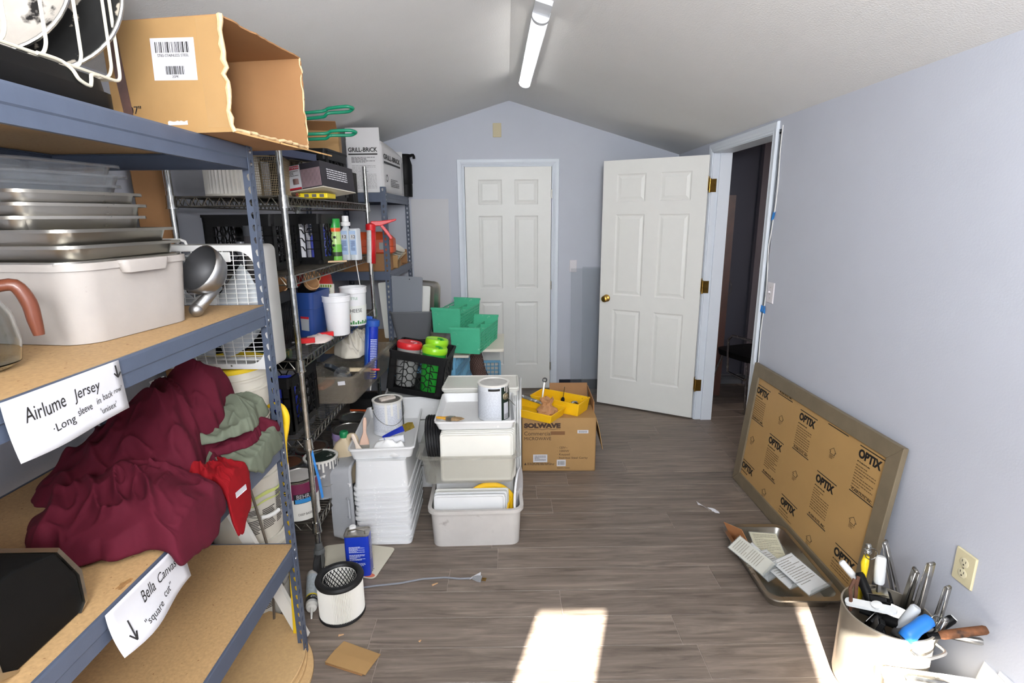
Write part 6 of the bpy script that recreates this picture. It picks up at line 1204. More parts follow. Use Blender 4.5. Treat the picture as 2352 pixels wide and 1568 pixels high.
gb = thing('grey_bin', 'grey translucent bin of upright boards and trays on the cutting boards', 'bin', (-.72, 4.02, bz3), R_(4)); m = MB(); m.tub(.24, .28, .31, .34, .215, .03, .004, .008, .010, n=5); m.build('basin', mat('bin_grey_clear', (112, 114, 118), .3, alpha=.80), gb, smooth=True); m = MB(); m.box((.155, -.1, .15), (.002, .035, .035), (0, R_(-8), 0)); m.build('green_sticker', mat('sticker_green', (130, 206, 60), .4), gb)
def upright(name, label, cat, x, y, w_, h_, t, m, tilt=(0, 0), rz=0, holes=True):
    root = thing(name, label, cat, (x, y, bz3 + .008), (R_(tilt[0]), R_(tilt[1]), R_(rz))); p = MB(); p.loft([[(a, q, b_ + h_/2) for a, b_ in rrect(w_, h_, .012, 3)] for q in (0, t)]); p.build('board', m, root)
    if holes: q = MB(); q.lathe([(.004, 0), (.004, .002)], n=10, M=Matrix.Translation((w_*.1, -.0005, h_ - .02)) @ Matrix.Rotation(R_(90), 4, 'X')); q.build('hole', M_black, root)
    return root
upright('grey_board', 'grey flexible board standing foremost in the grey bin', 'board', -.770, 3.90, .245, .46, .004, mat('board_grey', (126, 130, 138), .5), (-4, 3), -4)
upright('white_board', 'thin white board standing behind the grey one', 'board', -.815, 3.93, .23, .42, .004, mat('board_white', (206, 206, 200), .5), (-3, -5), -4)
upright('ring_binder', 'white ring binder standing in the grey bin', 'binder', -.705, 3.97, .20, .385, .022, mat('binder_white', (214, 214, 210), .45), (-2, 4), -3)
root = thing('steam_pan', 'stainless pan standing on end at the back of the grey bin', 'pan', (-.665, 4.05, bz3 + .225), (R_(-90), R_(4), R_(-12))); m = MB(); m.tub(.21, .33, .24, .36, .065, .04, .002, .008, .003, n=5); m.build('basin', M_ss, root, smooth=True); m = MB(); m.tube([(x, y, .065) for x, y in rrect(.256, .376, .045, 4)], .003, n=6, closed=True); m.build('rim', M_ss, root, smooth=True)
root = thing('slotted_turner', 'black slotted turner head sticking out of the grey bin', 'utensil', (-.585, 4.06, bz3 + .02), (R_(-4), R_(8), R_(20))); m = MB(); m.tube([(0, 0, 0), (0, 0, .20)], .006, n=8); m.build('handle', M_black, root); m = MB()
for x in (-.03, -.012, .006, .024): m.b2((x, -.003, .20), (x + .011, .003, .27))
m.b2((-.03, -.003, .195), (.035, .003, .21)); m.b2((-.03, -.003, .262), (.035, .003, .275)); m.build('head', M_black, root)
M_grn = mat('seafoam_plastic', (74, 178, 138), .5, vary=.06, vscale=8, spots=((150, 208, 182), 20, .64, .06))
def silver_basket(label, loc, rot):
    root = thing('cutlery_basket', label, 'basket', loc, rot, 'green cutlery baskets'); W, D, H = .215, .50, .150
    m = MB(); m.hexa([(-W*.46, -D/2, 0), (W*.46, -D/2, 0), (W*.46, -D/2 + .006, 0), (-W*.46, -D/2 + .006, 0)], [(-W/2, -D/2 - .006, H + .030), (W/2, -D/2 - .006, H + .030), (W/2, -D/2, H + .030), (-W/2, -D/2, H + .030)]); m.b2((-W/2 - .002, -D/2 - .016, H + .018), (W/2 + .002, -D/2 + .002, H + .034)); m.build('end_panel', M_grn, root)
    m = MB(); m.hexa([(-W*.46, D/2 - .006, 0), (W*.46, D/2 - .006, 0), (W*.46, D/2, 0), (-W*.46, D/2, 0)], [(-W/2, D/2, H + .030), (W/2, D/2, H + .030), (W/2, D/2 + .006, H + .030), (-W/2, D/2 + .006, H + .030)]); m.b2((-W/2 - .002, D/2 - .002, H + .018), (W/2 + .002, D/2 + .016, H + .034)); m.build('end_panel', M_grn, root)
    for s in (-1, 1):
        m = MB()
        for i in range(7): z = .012 + (H - .02)*i/6; x = s*W*(.455 + .04*z/H); m.b2((x - .002, -D/2 + .004, z - .003), (x + .002, D/2 - .004, z + .003))
        for i in range(14): y = -D/2 + .01 + (D - .02)*i/13; m.hexa([(s*W*.452, y - .003, 0), (s*W*.463, y - .003, 0), (s*W*.463, y + .003, 0), (s*W*.452, y + .003, 0)], [(s*W*.492, y - .003, H), (s*W*.503, y - .003, H), (s*W*.503, y + .003, H), (s*W*.492, y + .003, H)])
        m.build('side_lattice', M_grn, root)
    m = MB(); m.b2((-W*.45, -D/2, 0), (W*.45, D/2, .004)); m.build('floor_panel', M_grn, root)
    for i in range(1, 4): m = MB(); y = -D/2 + D*i/4; m.b2((-W*.47, y - .002, 0), (W*.47, y + .002, H*.9)); m.build('divider', M_grn, root)
    m = MB(); m.b2((-.002, -D/2, 0), (.002, D/2, H*.9)); m.build('divider', M_grn, root); return root
silver_basket('upper seafoam green cutlery basket resting across the lower one', (-.385, 3.99, bz2 + .105), (R_(0), R_(1), R_(-13)))
silver_basket('lower seafoam green cutlery basket on the cutting board near the closed door', (-.235, 3.80, bz2 + .001), (0, 0, R_(-13)))
glass_rack('blue dish crate standing on edge against the closed door', (-.235, 4.73, .165), (R_(84), 0, R_(0)), .33, .33, .08)
root = thing('net_bag', 'brown mesh produce bag hanging over the blue dish crate', 'net bag', (-.235, 4.55, .002)); m = MB(); nn, mm_ = 20, 26
def nb(u, v):
    r = .045 + .035*math.sin(math.pi*min(1, v*1.1)) + .012*math.sin(v*9); a = 2*math.pi*u; return Vector((-.06 + .12*(1 - v)**1.3 + r*math.cos(a) + .01*math.sin(7*v), -.02 + r*.6*math.sin(a), .03 + .46*v))
for k in range(nn):
    for s in (-1, 1): m.tube([nb(k/nn + s*j/mm_*.7, j/mm_) for j in range(mm_ + 1)], .0016, n=4)
o = m.build('netting', mat('net_brown', (82, 56, 50), .8), root)
m = MB(); rs = [[tuple(nb(i/20, j/12)*1.0) for i in range(20)] for j in range(1, 12)]; rs = [[(x*.90 - .004, y*.82, z*.96 + .005) for x, y, z in r] for r in rs]; m.loft(rs); m.build('contents', mat('net_contents', (128, 104, 96), .9, vary=.3, vscale=14), root, smooth=True)
# clear acrylic sheets leaning on the far wall behind the open door
M_acr = mat('acrylic_sheet', (226, 232, 236), .03, trans=.85, ior=1.08, alpha=.30)
for i, (x0, x1, y, h_, dsc) in enumerate(((.575, .90, 4.70, 1.165, 'wide clear acrylic sheet leaning on the far wall by the open door'), (.685, .98, 4.74, 1.175, 'second clear acrylic sheet leaning behind the first'))):
    m = MB(); m.b2((x0, 0, 0), (x1, .004, h_)); tag(m.build('acrylic_sheet', M_acr, loc=(0, y, .001), rot=(R_(-5), 0, 0)), dsc, 'acrylic sheet', 'clear acrylic sheets')
# ---- microwave carton with the yellow parts boxes
mw = thing('microwave_carton', 'brown microwave carton printed SOLWAVE with its flaps open', 'box', (.326, 3.375, 0), R_(-1)); W, D, H = .475, .385, .362
for nm, a, b_ in (('front_panel', (-W/2, -D/2, 0), (W/2, -D/2 + .004, H)), ('back_panel', (-W/2, D/2 - .004, 0), (W/2, D/2, H)), ('side_panel', (-W/2, -D/2, 0), (-W/2 + .004, D/2, H)), ('side_panel', (W/2 - .004, -D/2, 0), (W/2, D/2, H)), ('bottom_panel', (-W/2, -D/2, 0), (W/2, D/2, .004)), ('top_flap', (-W/2 + .002, -D/2 + .002, H), (W/2 - .002, D/2 - .14, H + .004))): m = MB(); m.b2(a, b_); m.build(nm, M_card, mw)
m = MB(); m.box((W/2*.40, D/2 + .014, H + .055), (W*.56, .004, .11), (R_(-14), 0, 0)); m.build('raised_flap', M_card2, mw)
m = MB(); m.loft([[(W/2, -D/2 + .02, H), (W/2, D/2, H)], [(W/2 + .022, -D/2 + .02, H - .08), (W/2 + .03, D/2, H - .07)], [(W/2 + .05, -D/2 + .03, H - .225), (W/2 + .055, D/2, H - .21)]], False, False, False); m.build('side_flap', M_card, mw, solid=.004)
m = MB(); m.loft([[(W/2, -D/2 + .12, H), (W/2, D/2, H)], [(W/2 + .004, -D/2 + .15, H + .06), (W/2 - .01, D/2, H + .10)]], False, False, False); m.build('side_flap', M_card2, mw, solid=.004)
M_prt = mat('carton_print', (64, 46, 36), .7)
def mwt(s, x, z, w_, h_, **k): lettering(s, .03, M_prt, mw, frame((x, -D/2 - .0006, z), (1, 0, 0), (0, 0, 1)), fit=w_, fith=h_, **k)
mwt('SOLWAVE', -W/2 + .014, .302, .235, .034, offset=.0022); mwt('Commercial', -W/2 + .013, .249, .172, .026); mwt('MICROWAVE', -W/2 + .013, .216, .172, .021)
for i, s in enumerate(('\u00b7 120V~', '\u00b7 1000W', '\u00b7 Keypad', '\u00b7 Stainless Steel Cavity')): mwt(s, -.012, .157 - .0235*i, (.066, .077, .081, .198)[i], (.014, .014, .018, .017)[i])
m = MB(); m.tube([(-W/2 + .014 + .232*i/24, -D/2 - .001, .291 + .0035*math.sin(i*.9)) for i in range(25)], .0012, n=5); m.build('printed_wave', M_prt, mw)
m = MB(); m.b2((-.05, -D/2 - .0008, .252), (.038, -D/2 + .001, .276)); m.build('hand_hole', mat('hole_shadow_card', (120, 86, 56), .9), mw)
def lbl(x, z, w_, h_, kind, seed):
    l = MB(); l.b2((x, -D/2 - .0012, z), (x + w_, -D/2, z + h_)); o = l.build('sticker', M_paper, mw); q = MB(); Mf = frame((x + w_*.1, -D/2 - .0014, z + h_*.2), (1, 0, 0), (0, 0, 1))
    if kind == 'bar': barcode(q, Mf, w_*.8, h_*.6, seed)
    else: print_lines(q, Mf @ Matrix.Translation((0, h_*.65, 0)), w_*.8, h_*.7, 5, seed)
    q.build('bar_code' if kind == 'bar' else 'fine_print', M_ink2, o)
lbl(.118, .262, .070, .022, 'bar', 4); lbl(-.012, .034, .058, .045, 'bar', 6); lbl(-W/2 + .072, .062, .092, .054, 'txt', 7)
m = MB(); print_lines(m, frame((-W/2 + .034, -D/2 - .0006, .058), (1, 0, 0), (0, 0, 1)), .175, .018, 3, 2); m.build('fine_print', M_prt, mw); m = MB(); m.add([(-W/2 + .013, -D/2 - .0007, .042), (-W/2 + .029, -D/2 - .0007, .042), (-W/2 + .021, -D/2 - .0007, .060)], [(0, 1, 2)]); m.build('warning_triangle', M_prt, mw)
mwt('900MW1000SS', -.010, .017, .082, .008)
M_yb = mat('bin_yellow', (232, 182, 20), .45, vary=.05, vscale=10, spots=((110, 84, 30), 20, .70, .05))
tz = H + .0045
yb = thing('parts_tray', 'dirty yellow double plastic parts tray on the microwave carton', 'tray', (.255, 3.300, tz), (R_(0), 0, R_(-33)))
for nm, x, y, w_, d_, h_ in (('rear_bin', .10, .13, .36, .17, .085), ('front_bin', -.0, -.055, .38, .20, .055)):
    m = MB(); m.tub(w_*.93, d_*.9, w_, d_, h_, .006, .004, .003, .006, M=Matrix.Translation((x - .06, y - .03, 0)), n=2); m.build(nm, M_yb, yb)
def onb(name, label, cat, loc, rot): return thing(name, label, cat, loc, rot)
t_ = onb('paper_bag', 'crumpled brown paper bag in the front of the yellow tray', 'bag', (.245, 3.215, tz + .006), R_(10)); m = MB(); rs = []
for j in range(9):
    k = j/8; r = (.058, .066, .066, .060, .046, .030, .028, .038, .046)[j]; rs.append([(r*math.cos(a)*(1 + .34*noise.noise(Vector((math.cos(a)*3.2, math.sin(a)*3.2, k*7)))), r*.82*math.sin(a)*(1 + .34*noise.noise(Vector((math.cos(a)*3.2, math.sin(a)*3.2, k*7 + 7)))), .112*k + .03*k*noise.noise(Vector((math.cos(a)*2, math.sin(a)*2, 3)))) for a in [2*math.pi*i/22 for i in range(22)]])
m.loft(rs, True, False); m.build('bag', mat('kraft_bag', (176, 130, 90), .8, vary=.12, vscale=20), t_, solid=.001)
t_ = onb('combination_wrench', 'ring ended wrench sticking up from the yellow tray', 'wrench', (.222, 3.40, tz + .012), (R_(-14), R_(9), R_(0))); m = MB(); m.rings([(.012, .005, .002, 0), (.013, .005, .002, .155)], n=2); m.build('shank', M_ss, t_); m = MB(); m.tube([(.013*math.cos(2*math.pi*i/18), 0, .168 + .013*math.sin(2*math.pi*i/18)) for i in range(18)], .0045, n=6, closed=True); m.build('ring_end', mat('tool_steel', (70, 70, 72), .35, .7), t_, smooth=True)
t_ = onb('screwdriver', 'black handled screwdriver standing point up in the yellow tray', 'screwdriver', (.352, 3.325, tz + .012), (R_(5), R_(6), 0)); m = MB(); m.tube([(0, 0, 0), (0, 0, .03), (0, 0, .07), (0, 0, .08)], [.010, .013, .012, .007], 12); m.build('handle', M_black, t_, smooth=True); m = MB(); m.tube([(0, 0, .08), (0, 0, .155)], .0028, n=8); m.build('shaft', M_chrome, t_)
t_ = onb('sanding_sleeve', 'paint spattered grey rod across the corner of the yellow tray', 'rod', (.155, 3.37, tz + .060), (0, R_(8), R_(-32))); m = MB(); m.cyl((-.12, 0, 0), (.10, 0, 0), .011, n=14); m.build('rod', mat('spatter_grey', (126, 128, 128), .5, .3, vary=.2, vscale=40, spots=((220, 220, 220), 40, .60, .04)), t_, smooth=True)
t_ = onb('metal_socket', 'shiny round metal fitting in the right of the yellow tray', 'fitting', (.430, 3.300, tz + .045), (R_(70), 0, R_(20))); m = MB(); m.lathe([(.018, -.02), (.026, -.016), (.028, .0), (.026, .018), (.018, .02), (.016, .01)], n=22); m.build('fitting', M_chrome, t_, smooth=True); t_['label'] = 'shiny round metal fitting in the right of the yellow tray'
m = MB(); m.b2((-.845, 0, 0), (-.515, .004, 1.775)); tag(m.build('pale_sheet', mat('pale_sheet', (196, 196, 200), .4), loc=(0, 4.845, .001), rot=(R_(-.8), 0, 0)), 'thin pale sheet standing against the far wall left of the closed door', 'sheet')
for i, (x, y, rz, w_, dsc) in enumerate(((-.675, 1.80, 20, .022, 'tan wood chip on the floor below the pleated filter'), (-.34, 2.095, 35, .03, 'thin brown twig beside the grey power cord'), (-.355, 1.765, 60, .012, 'tiny tan wood chip on the bare floor near the sun patch'))):
    m = MB(); m.hexa([(-w_/2, -.004, 0), (w_/2, -.002, 0), (w_/2, .003, 0), (-w_/2, .005, 0)], [(-w_/2*.8, -.003, .003), (w_/2*.7, -.001, .002), (w_/2*.7, .002, .002), (-w_/2*.8, .003, .004)]); tag(m.build('wood_chip', mat('chip_tan', (186, 148, 110), .8), loc=(x, y, .0003), rot=(0, 0, R_(rz))), dsc, 'wood chip', 'chips on the floor')
# ================================================================ RIGHT SIDE: FRAMED PANEL, PAN OF CARDS, POT OF UTENSILS
op = thing('framed_sheet', 'framed sheet in brown OPTIX masking paper leaning on the right wall', 'panel')
ob = Vector((1.43, 0, .001)); ot = Vector((1.503, 0, .755)); ov = (ot - ob).normalized(); LEN = (ot - ob).length
op.location = (1.43, 2.44, .001)
def O(y, v, d=0.0):
    nrm = Vector((-ov.z, 0, ov.x)); p = ob + ov*v + nrm*d; return Vector((p.x - 1.43, y - 2.44, p.z - .001))
M_fr = mat('olive_frame', (118, 106, 86), .5, vary=.10, vscale=10, stretch=(1, 1, 1))
M_kraft = mat('masking_paper', (180, 144, 92), .42, vary=.04, vscale=5)
yF, yN = 3.060, 1.835; fw_ = .072; th = .022
def obox(y0, y1, v0, v1, d0, d1, nm, m, miter=0, bevel=.002):
    mb = MB(); mb.hexa([O(y0, v0, d0), O(y1, v0, d0), O(y1, v0, d1), O(y0, v0, d1)], [O(y0, v1, d0), O(y1, v1, d0), O(y1, v1, d1), O(y0, v1, d1)]); return mb.build(nm, m, op, bevel=bevel)
def mit(y0, y1, yi0, yi1, va, vb, nm):
    mb = MB(); mb.hexa([O(y0, va, 0), O(y1, va, 0), O(y1, va, th), O(y0, va, th)], [O(yi0, vb, 0), O(yi1, vb, 0), O(yi1, vb, th), O(yi0, vb, th)]); return mb.build(nm, M_fr, op, bevel=.0025)
mit(yF, yN, yF - fw_, yN + fw_, 0, fw_, 'bottom_rail'); mit(yF, yN, yF - fw_, yN + fw_, LEN, LEN - fw_, 'top_rail')
for a, s in ((yF, -1), (yN, 1)):
    mb = MB(); mb.hexa([O(a, 0, 0), O(a + s*fw_, fw_, 0), O(a + s*fw_, fw_, th), O(a, 0, th)], [O(a, LEN, 0), O(a + s*fw_, LEN - fw_, 0), O(a + s*fw_, LEN - fw_, th), O(a, LEN, th)]); mb.build('stile', M_fr, op, bevel=.0025)
obox(yF - fw_ + .002, yN + fw_ - .002, fw_ - .002, LEN - fw_ + .002, .004, .012, 'masked_sheet', M_kraft)
def otext(s, y, v, w_, h_, **k):
    if y - w_ < yN + fw_ + .004 or y > yF - fw_ + .03: return
    M = frame(O(y, v, .0126), (0, -1, 0), ov); lettering(s, .03, M_ink, op, M, fit=w_, fith=h_, **k)
def obar(y0, y1, v, h_=.0045, m=None, nm='printed_bar'):
    y0 = min(y0, yF - fw_ - .003); y1 = max(y1, yN + fw_ + .003); mb = MB(); mb.add([O(y0, v, .0126), O(y1, v, .0126), O(y1, v + h_, .0126), O(y0, v + h_, .0126)], [(0, 1, 2, 3)]); mb.build(nm, m or M_ink, op)
cols = [2.992, 2.760, 2.530, 2.298, 2.068]
for ci, y in enumerate(cols):
    vs_ = (.640 + .0065*ci, .163 + .0095*ci) if ci % 2 == 0 else (.425 + .004*(ci - 1),)
    for v in vs_:
        obar(y, y - .152, v); otext('OPTIX', y - .003, v - .046, .138, .040, offset=.0014)
        if v > .14: otext('BY PLASKOLITE, INC', y - .006, v - .068, .078, .0065)
        q = MB(); M = frame(O(y - .004, v - .080, .0126), (0, -1, 0), ov); n_ = 9 if v > .25 else int(max(2, (v - .16)/.011)) if v > .17 else 2
        hh = .0125*n_
        if v - .080 - hh > fw_ + .004: print_lines(q, M, .128, hh, n_, ci + int(v*100), .35)
        elif v - .080 > fw_ + .012: print_lines(q, M, .128, v - .080 - fw_ - .006, max(1, int((v - .086 - fw_)/.0125)), ci, .35)
        if q.v: q.build('fine_print', mat('print_thin', (110, 84, 52), .6), op)
    us = (.658 + .004*ci, .190 + .005*ci) if ci % 2 else (.430 + .008*ci,)
    for v in us:
        obar(y, y - .150, v, .0045)
        if v + .022 < LEN - fw_: otext('PLASKOLITE, INC.', y - .010, v + .009, .13, .0135)
for y, v in ((2.682, .538), (2.223, .558), (2.457, .326), (2.696, .095), (2.002, .343), (2.242, .100), (2.93, .31)):
    h_ = MB(); pts = [(-.016, -.006), (-.016, .006), (-.024, .006), (0, .026), (.024, .006), (.016, .006), (.016, -.006)]; h_.tube([O(y - a, v + b_, .0127) for a, b_ in pts], .0011, n=4, closed=True)
    h_.build('printed_arrow', M_ink, op); q = MB(); print_lines(q, frame(O(y + .018, v - .012, .0126), (0, -1, 0), ov), .036, .018, 3, 3); q.build('fine_print', mat('print_thin', (110, 84, 52), .6), op)
# steel pan with card holders
pn = pan('steam_pan', 'stainless pan full of card holders on the floor by the leaning panel', 'pan', M_ss, .300, .545, .066, (1.235, 2.155, .001), R_(-1.5), None, rim=.016, r=.04)
M_cardh = mat('holder_acrylic', (228, 234, 236), .06, trans=.7, ior=1.1, alpha=.34); M_cream = mat('cream_paper', (222, 214, 180), .7); M_wpap = mat('card_paper', (226, 224, 222), .7)
def holder(label, loc, rot, w_, h_, paper, seed):
    root = thing('card_holder', label, 'card holder', loc, rot, 'card holders in the floor pan'); m = MB(); m.b2((-w_/2, -h_/2, .0035), (w_/2, h_/2, .0045)); m.b2((-w_/2, -h_/2, 0), (w_/2, h_/2, .0014)); m.build('sleeve', M_cardh, root); m = MB(); m.loft([[(-w_/2, -h_/2, 0), (w_/2, -h_/2, 0)], [(-w_/2, -h_/2 - .004, .004), (w_/2, -h_/2 - .004, .004)], [(-w_/2, -h_/2 - .003, .036), (w_/2, -h_/2 - .003, .036)]], False, False, False); m.build('foot', M_cardh, root, solid=.0018)
    m = MB(); m.b2((-w_/2 + .003, -h_/2 + .003, .0020), (w_/2 - .003, h_/2 - .003, .0030)); p = m.build('card', paper, root); q = MB(); print_lines(q, frame((-w_/2 + .014, h_/2 - .018, .0060), (1, 0, 0), (0, 1, 0)), w_ - .028, h_*.7, 12, seed, .22); q.build('fine_print', mat('card_ink', (130, 124, 112), .6), p)
holder('card holder with a cream sheet lying at the far end of the floor pan', (1.250, 2.265, .048), (R_(14), R_(2), R_(-6)), .135, .185, M_cream, 1)
holder('card holder with a white sheet slanting in the middle of the floor pan', (1.205, 2.09, .062), (R_(13), R_(8), R_(28)), .115, .21, M_wpap, 2)
holder('card holder with a striped white sheet at the near end of the floor pan', (1.275, 2.035, .075), (R_(10), R_(-6), R_(22)), .125, .20, M_wpap, 3)
holder('card holder leaning over the left rim of the floor pan', (1.110, 2.145, .090), (R_(10), R_(-32), R_(22)), .085, .20, mat('cream_paper2', (206, 200, 184), .7), 4)
holder('narrow card holder under the others in the floor pan', (1.165, 2.17, .042), (R_(8), R_(-16), R_(18)), .10, .20, M_wpap, 5)
m = MB(); m.b2((-.001, -.07, 0), (.001, .07, .13)); tag(m.build('brown_card', mat('brown_card', (190, 130, 84), .7), loc=(1.155, 2.31, .012), rot=(R_(-18), R_(-22), R_(20))), 'brown card standing upright among the card holders in the pan', 'card')
# pot of kitchen utensils
PX, PY, PR, PH = 1.287, 1.545, .134, .295
pot = thing('metal_pot', 'tall dull aluminium pot of kitchen tools by the right wall', 'pot', (PX, PY, .001)); m = MB(); m.lathe([(PR - .012, 0), (PR - .002, .008), (PR, .02), (PR, PH - .006), (PR + .003, PH - .003), (PR + .002, PH), (PR - .003, PH), (PR - .004, .012), (PR - .015, .005)], n=56); m.build('wall', mat('pot_aluminium', (188, 180, 166), .36, .75, vary=.08, vscale=8), pot, smooth=True)
m = MB(); m.tube([(PR - .002, -.05, PH - .03), (PR + .03, -.045, PH - .032), (PR + .034, 0, PH - .034), (PR + .03, .045, PH - .032), (PR - .002, .05, PH - .03)], .005, n=8, cr=4); m.build('loop_handle', M_alu, pot, smooth=True, rot=(0, 0, R_(-75)))
IN = 'kitchen tools in the pot'
M_handw = mat('white_grip', (224, 226, 226), .4); M_strap = mat('strap_steel', (172, 170, 166), .28, 1.0, vary=.1, vscale=14)
def tongs(label, x, y, top, rot, w_=.022, sp=.008, L_=.33):
    root = thing('tongs', label, 'tongs', (x, y, top), rot, IN)
    for s in (-1, 1):
        m = MB(); m.loft([[(-w_/2, s*d, z), (-w_/2 + .003, s*d + s*.003, z), (w_/2 - .003, s*d + s*.003, z), (w_/2, s*d, z)] for d, z in ((.004, 0), (sp*.7, -.06), (sp, -.18), (sp*1.15, -L_))], False, False, False); m.build('arm', M_strap, root, smooth=True, solid=.0015)
    m = MB(); m.loft([[(x_, -.006*math.cos(a), .006*math.sin(a)) for a in [math.pi*i/8 for i in range(9)]] for x_ in (-w_/2, w_/2)], False, False, False); m.build('spring_end', M_strap, root, smooth=True, solid=.0015)
def rod_tool(name, label, cat, p0, p1, r0, r1, mh, ms, frac=.5, flat=False, cap=None):
    """tool from p0 (in the pot) to p1 (free end); the handle takes the last part"""
    p0, p1 = Vector(p0), Vector(p1); root = thing(name, label, cat, p0, 0.0, IN); d = p1 - p0; k = d*(1 - frac)
    m = MB(); m.tube([(0, 0, 0), k], r0, n=8); m.build('shaft', ms, root, smooth=True)
    m = MB(); m.tube([k, k + d*frac*.08, k + d*frac*.5, k + d*frac*.94, d], [r1*.8, r1, r1*1.05, r1, r1*.75], 12); m.build('handle', mh, root, smooth=True)
    if cap: m = MB(); m.tube([d, d*1.01], r1*.8, n=12); m.build('end_cap', cap, root, smooth=True)
    return root
tongs('pair of steel tongs standing tallest against the leaning panel', 1.335, 1.665, .475, (R_(-12), R_(-14), R_(40)), .024)
tongs('pair of steel tongs standing upright at the middle of the pot', 1.405, 1.545, .475, (R_(2), R_(4), R_(18)), .028)
tongs('pair of narrow steel tongs behind the upright ones', 1.385, 1.575, .428, (R_(4), R_(-2), R_(70)), .030)
tongs('pair of steel tongs with square ends at the right of the pot', 1.440, 1.505, .415, (R_(2), R_(6), R_(25)), .022)
tongs('short pair of tongs leaning at the front right of the pot', 1.395, 1.445, .345, (R_(10), R_(6), R_(10)), .018)
rod_tool('white_knife', 'knife with a thick white handle at the back of the pot', 'knife', (1.30, 1.60, .16), (1.325, 1.66, .425), .008, .017, M_handw, M_strap, .36)
rod_tool('white_knife', 'knife with a greyish white handle in the middle of the pot', 'knife', (1.25, 1.52, .12), (1.345, 1.50, .348), .008, .016, mat('white_grip2', (196, 200, 204), .4), M_strap, .42)
rod_tool('white_scraper', 'scraper with a long white handle pointing over the left rim', 'scraper', (1.30, 1.62, .27), (1.215, 1.705, .375), .010, .012, M_handw, M_black, .55)
rod_tool('black_ladle', 'black handled tool with a white tip at the right of the pot', 'ladle', (1.30, 1.50, .15), (1.452, 1.475, .325), .008, .014, M_black, M_black, .5, cap=M_handw)
rod_tool('black_spoon', 'thick black plastic handle lying across the pot mouth', 'utensil', (1.235, 1.60, .255), (1.345, 1.475, .270), .012, .018, M_black, M_black, .6)
rod_tool('black_spatula', 'black spatula handle leaning to the back of the pot', 'utensil', (1.27, 1.50, .20), (1.255, 1.66, .36), .010, .015, M_black, M_black, .6)
rod_tool('scorched_stick', 'scorched wooden handle sticking out to the right of the pot', 'handle', (1.345, 1.44, .285), (1.492, 1.40, .345), .010, .0135, mat('scorched_wood', (120, 76, 46), .7, vary=.5, vscale=22, spots=((28, 24, 22), 12, .55, .1)), M_black, .8)
rod_tool('steel_spreader', 'long steel spreader sticking out low to the right of the pot', 'utensil', (1.34, 1.50, .27), (1.488, 1.40, .30), .010, .012, M_strap, M_strap, .5)
t_ = thing('white_spatula', 'broad white scraper blade lying on the pot mouth', 'scraper', (1.235, 1.555, .303), (R_(12), R_(-14), R_(-42)), IN); m = MB(); m.rings([(.15, .034, .012, 0), (.15, .030, .012, .010)]); m.build('blade', M_handw, t_, smooth=True); m = MB(); m.lathe([(.016, .008), (.017, .018), (.012, .020)], (.02, 0, 0), 18); m.build('knob', M_handw, t_, smooth=True)
t_ = thing('blue_mitt', 'blue rubber grip lying on the front rim of the pot', 'grip', (1.305, 1.44, .312), (R_(10), R_(-16), R_(16)), IN); m = MB(); m.tube([(-.05, 0, -.010), (-.03, 0, 0), (.0, .002, .004), (.03, .002, .010), (.052, 0, .014), (.058, 0, .014)], [.021, .024, .021, .022, .020, .010], 14); m.build('grip', mat('grip_blue', (40, 120, 206), .4), t_, smooth=True, auto=0); m = MB(); m.tube([(.075 + .018*math.cos(2*math.pi*i/20), .004*math.sin(2*math.pi*i/20), -.004 + .018*math.sin(2*math.pi*i/20)) for i in range(20)], .0018, n=6, closed=True); m.build('ring', M_chrome, t_, smooth=True)
t_ = thing('yellow_opener', 'yellow handled tool with a chrome ring standing at the back of the pot', 'opener', (1.268, 1.66, .25), (R_(-4), R_(4), 0), IN); m = MB(); m.tube([(0, 0, 0), (0, 0, .06), (.004, 0, .10), (0, 0, .14), (.002, 0, .17)], [.010, .012, .009, .013, .009], 12); m.build('handle', mat('opener_yellow', (226, 196, 30), .35), t_, smooth=True, auto=0); m = MB(); m.sphere((.002, 0, .188), .014, 14, 8, (1, 1, .9)); m.sphere((.002, 0, .208), .011); m.build('bulb', M_chrome, t_, smooth=True); m = MB(); m.tube([(.008 + .021*math.cos(2*math.pi*i/24), -.012, .185 + .021*math.sin(2*math.pi*i/24)) for i in range(24)], .0018, n=6, closed=True); m.build('ring', M_chrome, t_, smooth=True)
t_ = thing('rusty_tongs', 'rusty iron tongs hooked over the left rim of the pot', 'tongs', (1.205, 1.60, .26), (0, R_(-4), R_(30)), IN)
for s in (-1, 1): m = MB(); m.tube([(s*.012, 0, 0), (s*.016, 0, .05), (s*.020, .004, .09), (s*.012 + .02, .006, .115)], .006, n=6); m.build('arm', mat('rust_iron', (98, 66, 50), .75, .2, vary=.3, vscale=40), t_, smooth=True)
for i, (x, y, z, rx, rz, w_) in enumerate(((1.25, 1.56, .24, 30, 20, .05), (1.30, 1.62, .28, 60, 70, .06), (1.33, 1.55, .25, 40, 140, .05), (1.22, 1.50, .25, 20, 60, .04), (1.29, 1.48, .245, 50, 100, .045), (1.27, 1.60, .30, 65, 30, .05))):
    t_ = thing('black_scraper', 'black scraper with steel blade ' + ('under the broad white blade', 'below the white handled knife', 'below the upright tongs', 'at the left rim of the pot', 'behind the blue grip', 'beside the rusty tongs')[i], 'scraper', (x, y, z), (R_(rx), R_(12*i - 30), R_(rz)), IN); m = MB(); m.hexa([(-w_/2, -.012, 0), (w_/2, -.012, 0), (w_/2, .012, 0), (-w_/2, .012, 0)], [(-w_/2*.7, -.008, .05), (w_/2*.7, -.008, .05), (w_/2*.7, .008, .05), (-w_/2*.7, .008, .05)]); m.build('block', M_black, t_, bevel=.003); m = MB(); m.box((0, .013, .02), (w_*1.1, .0016, .05)); m.build('blade', M_strap, t_)
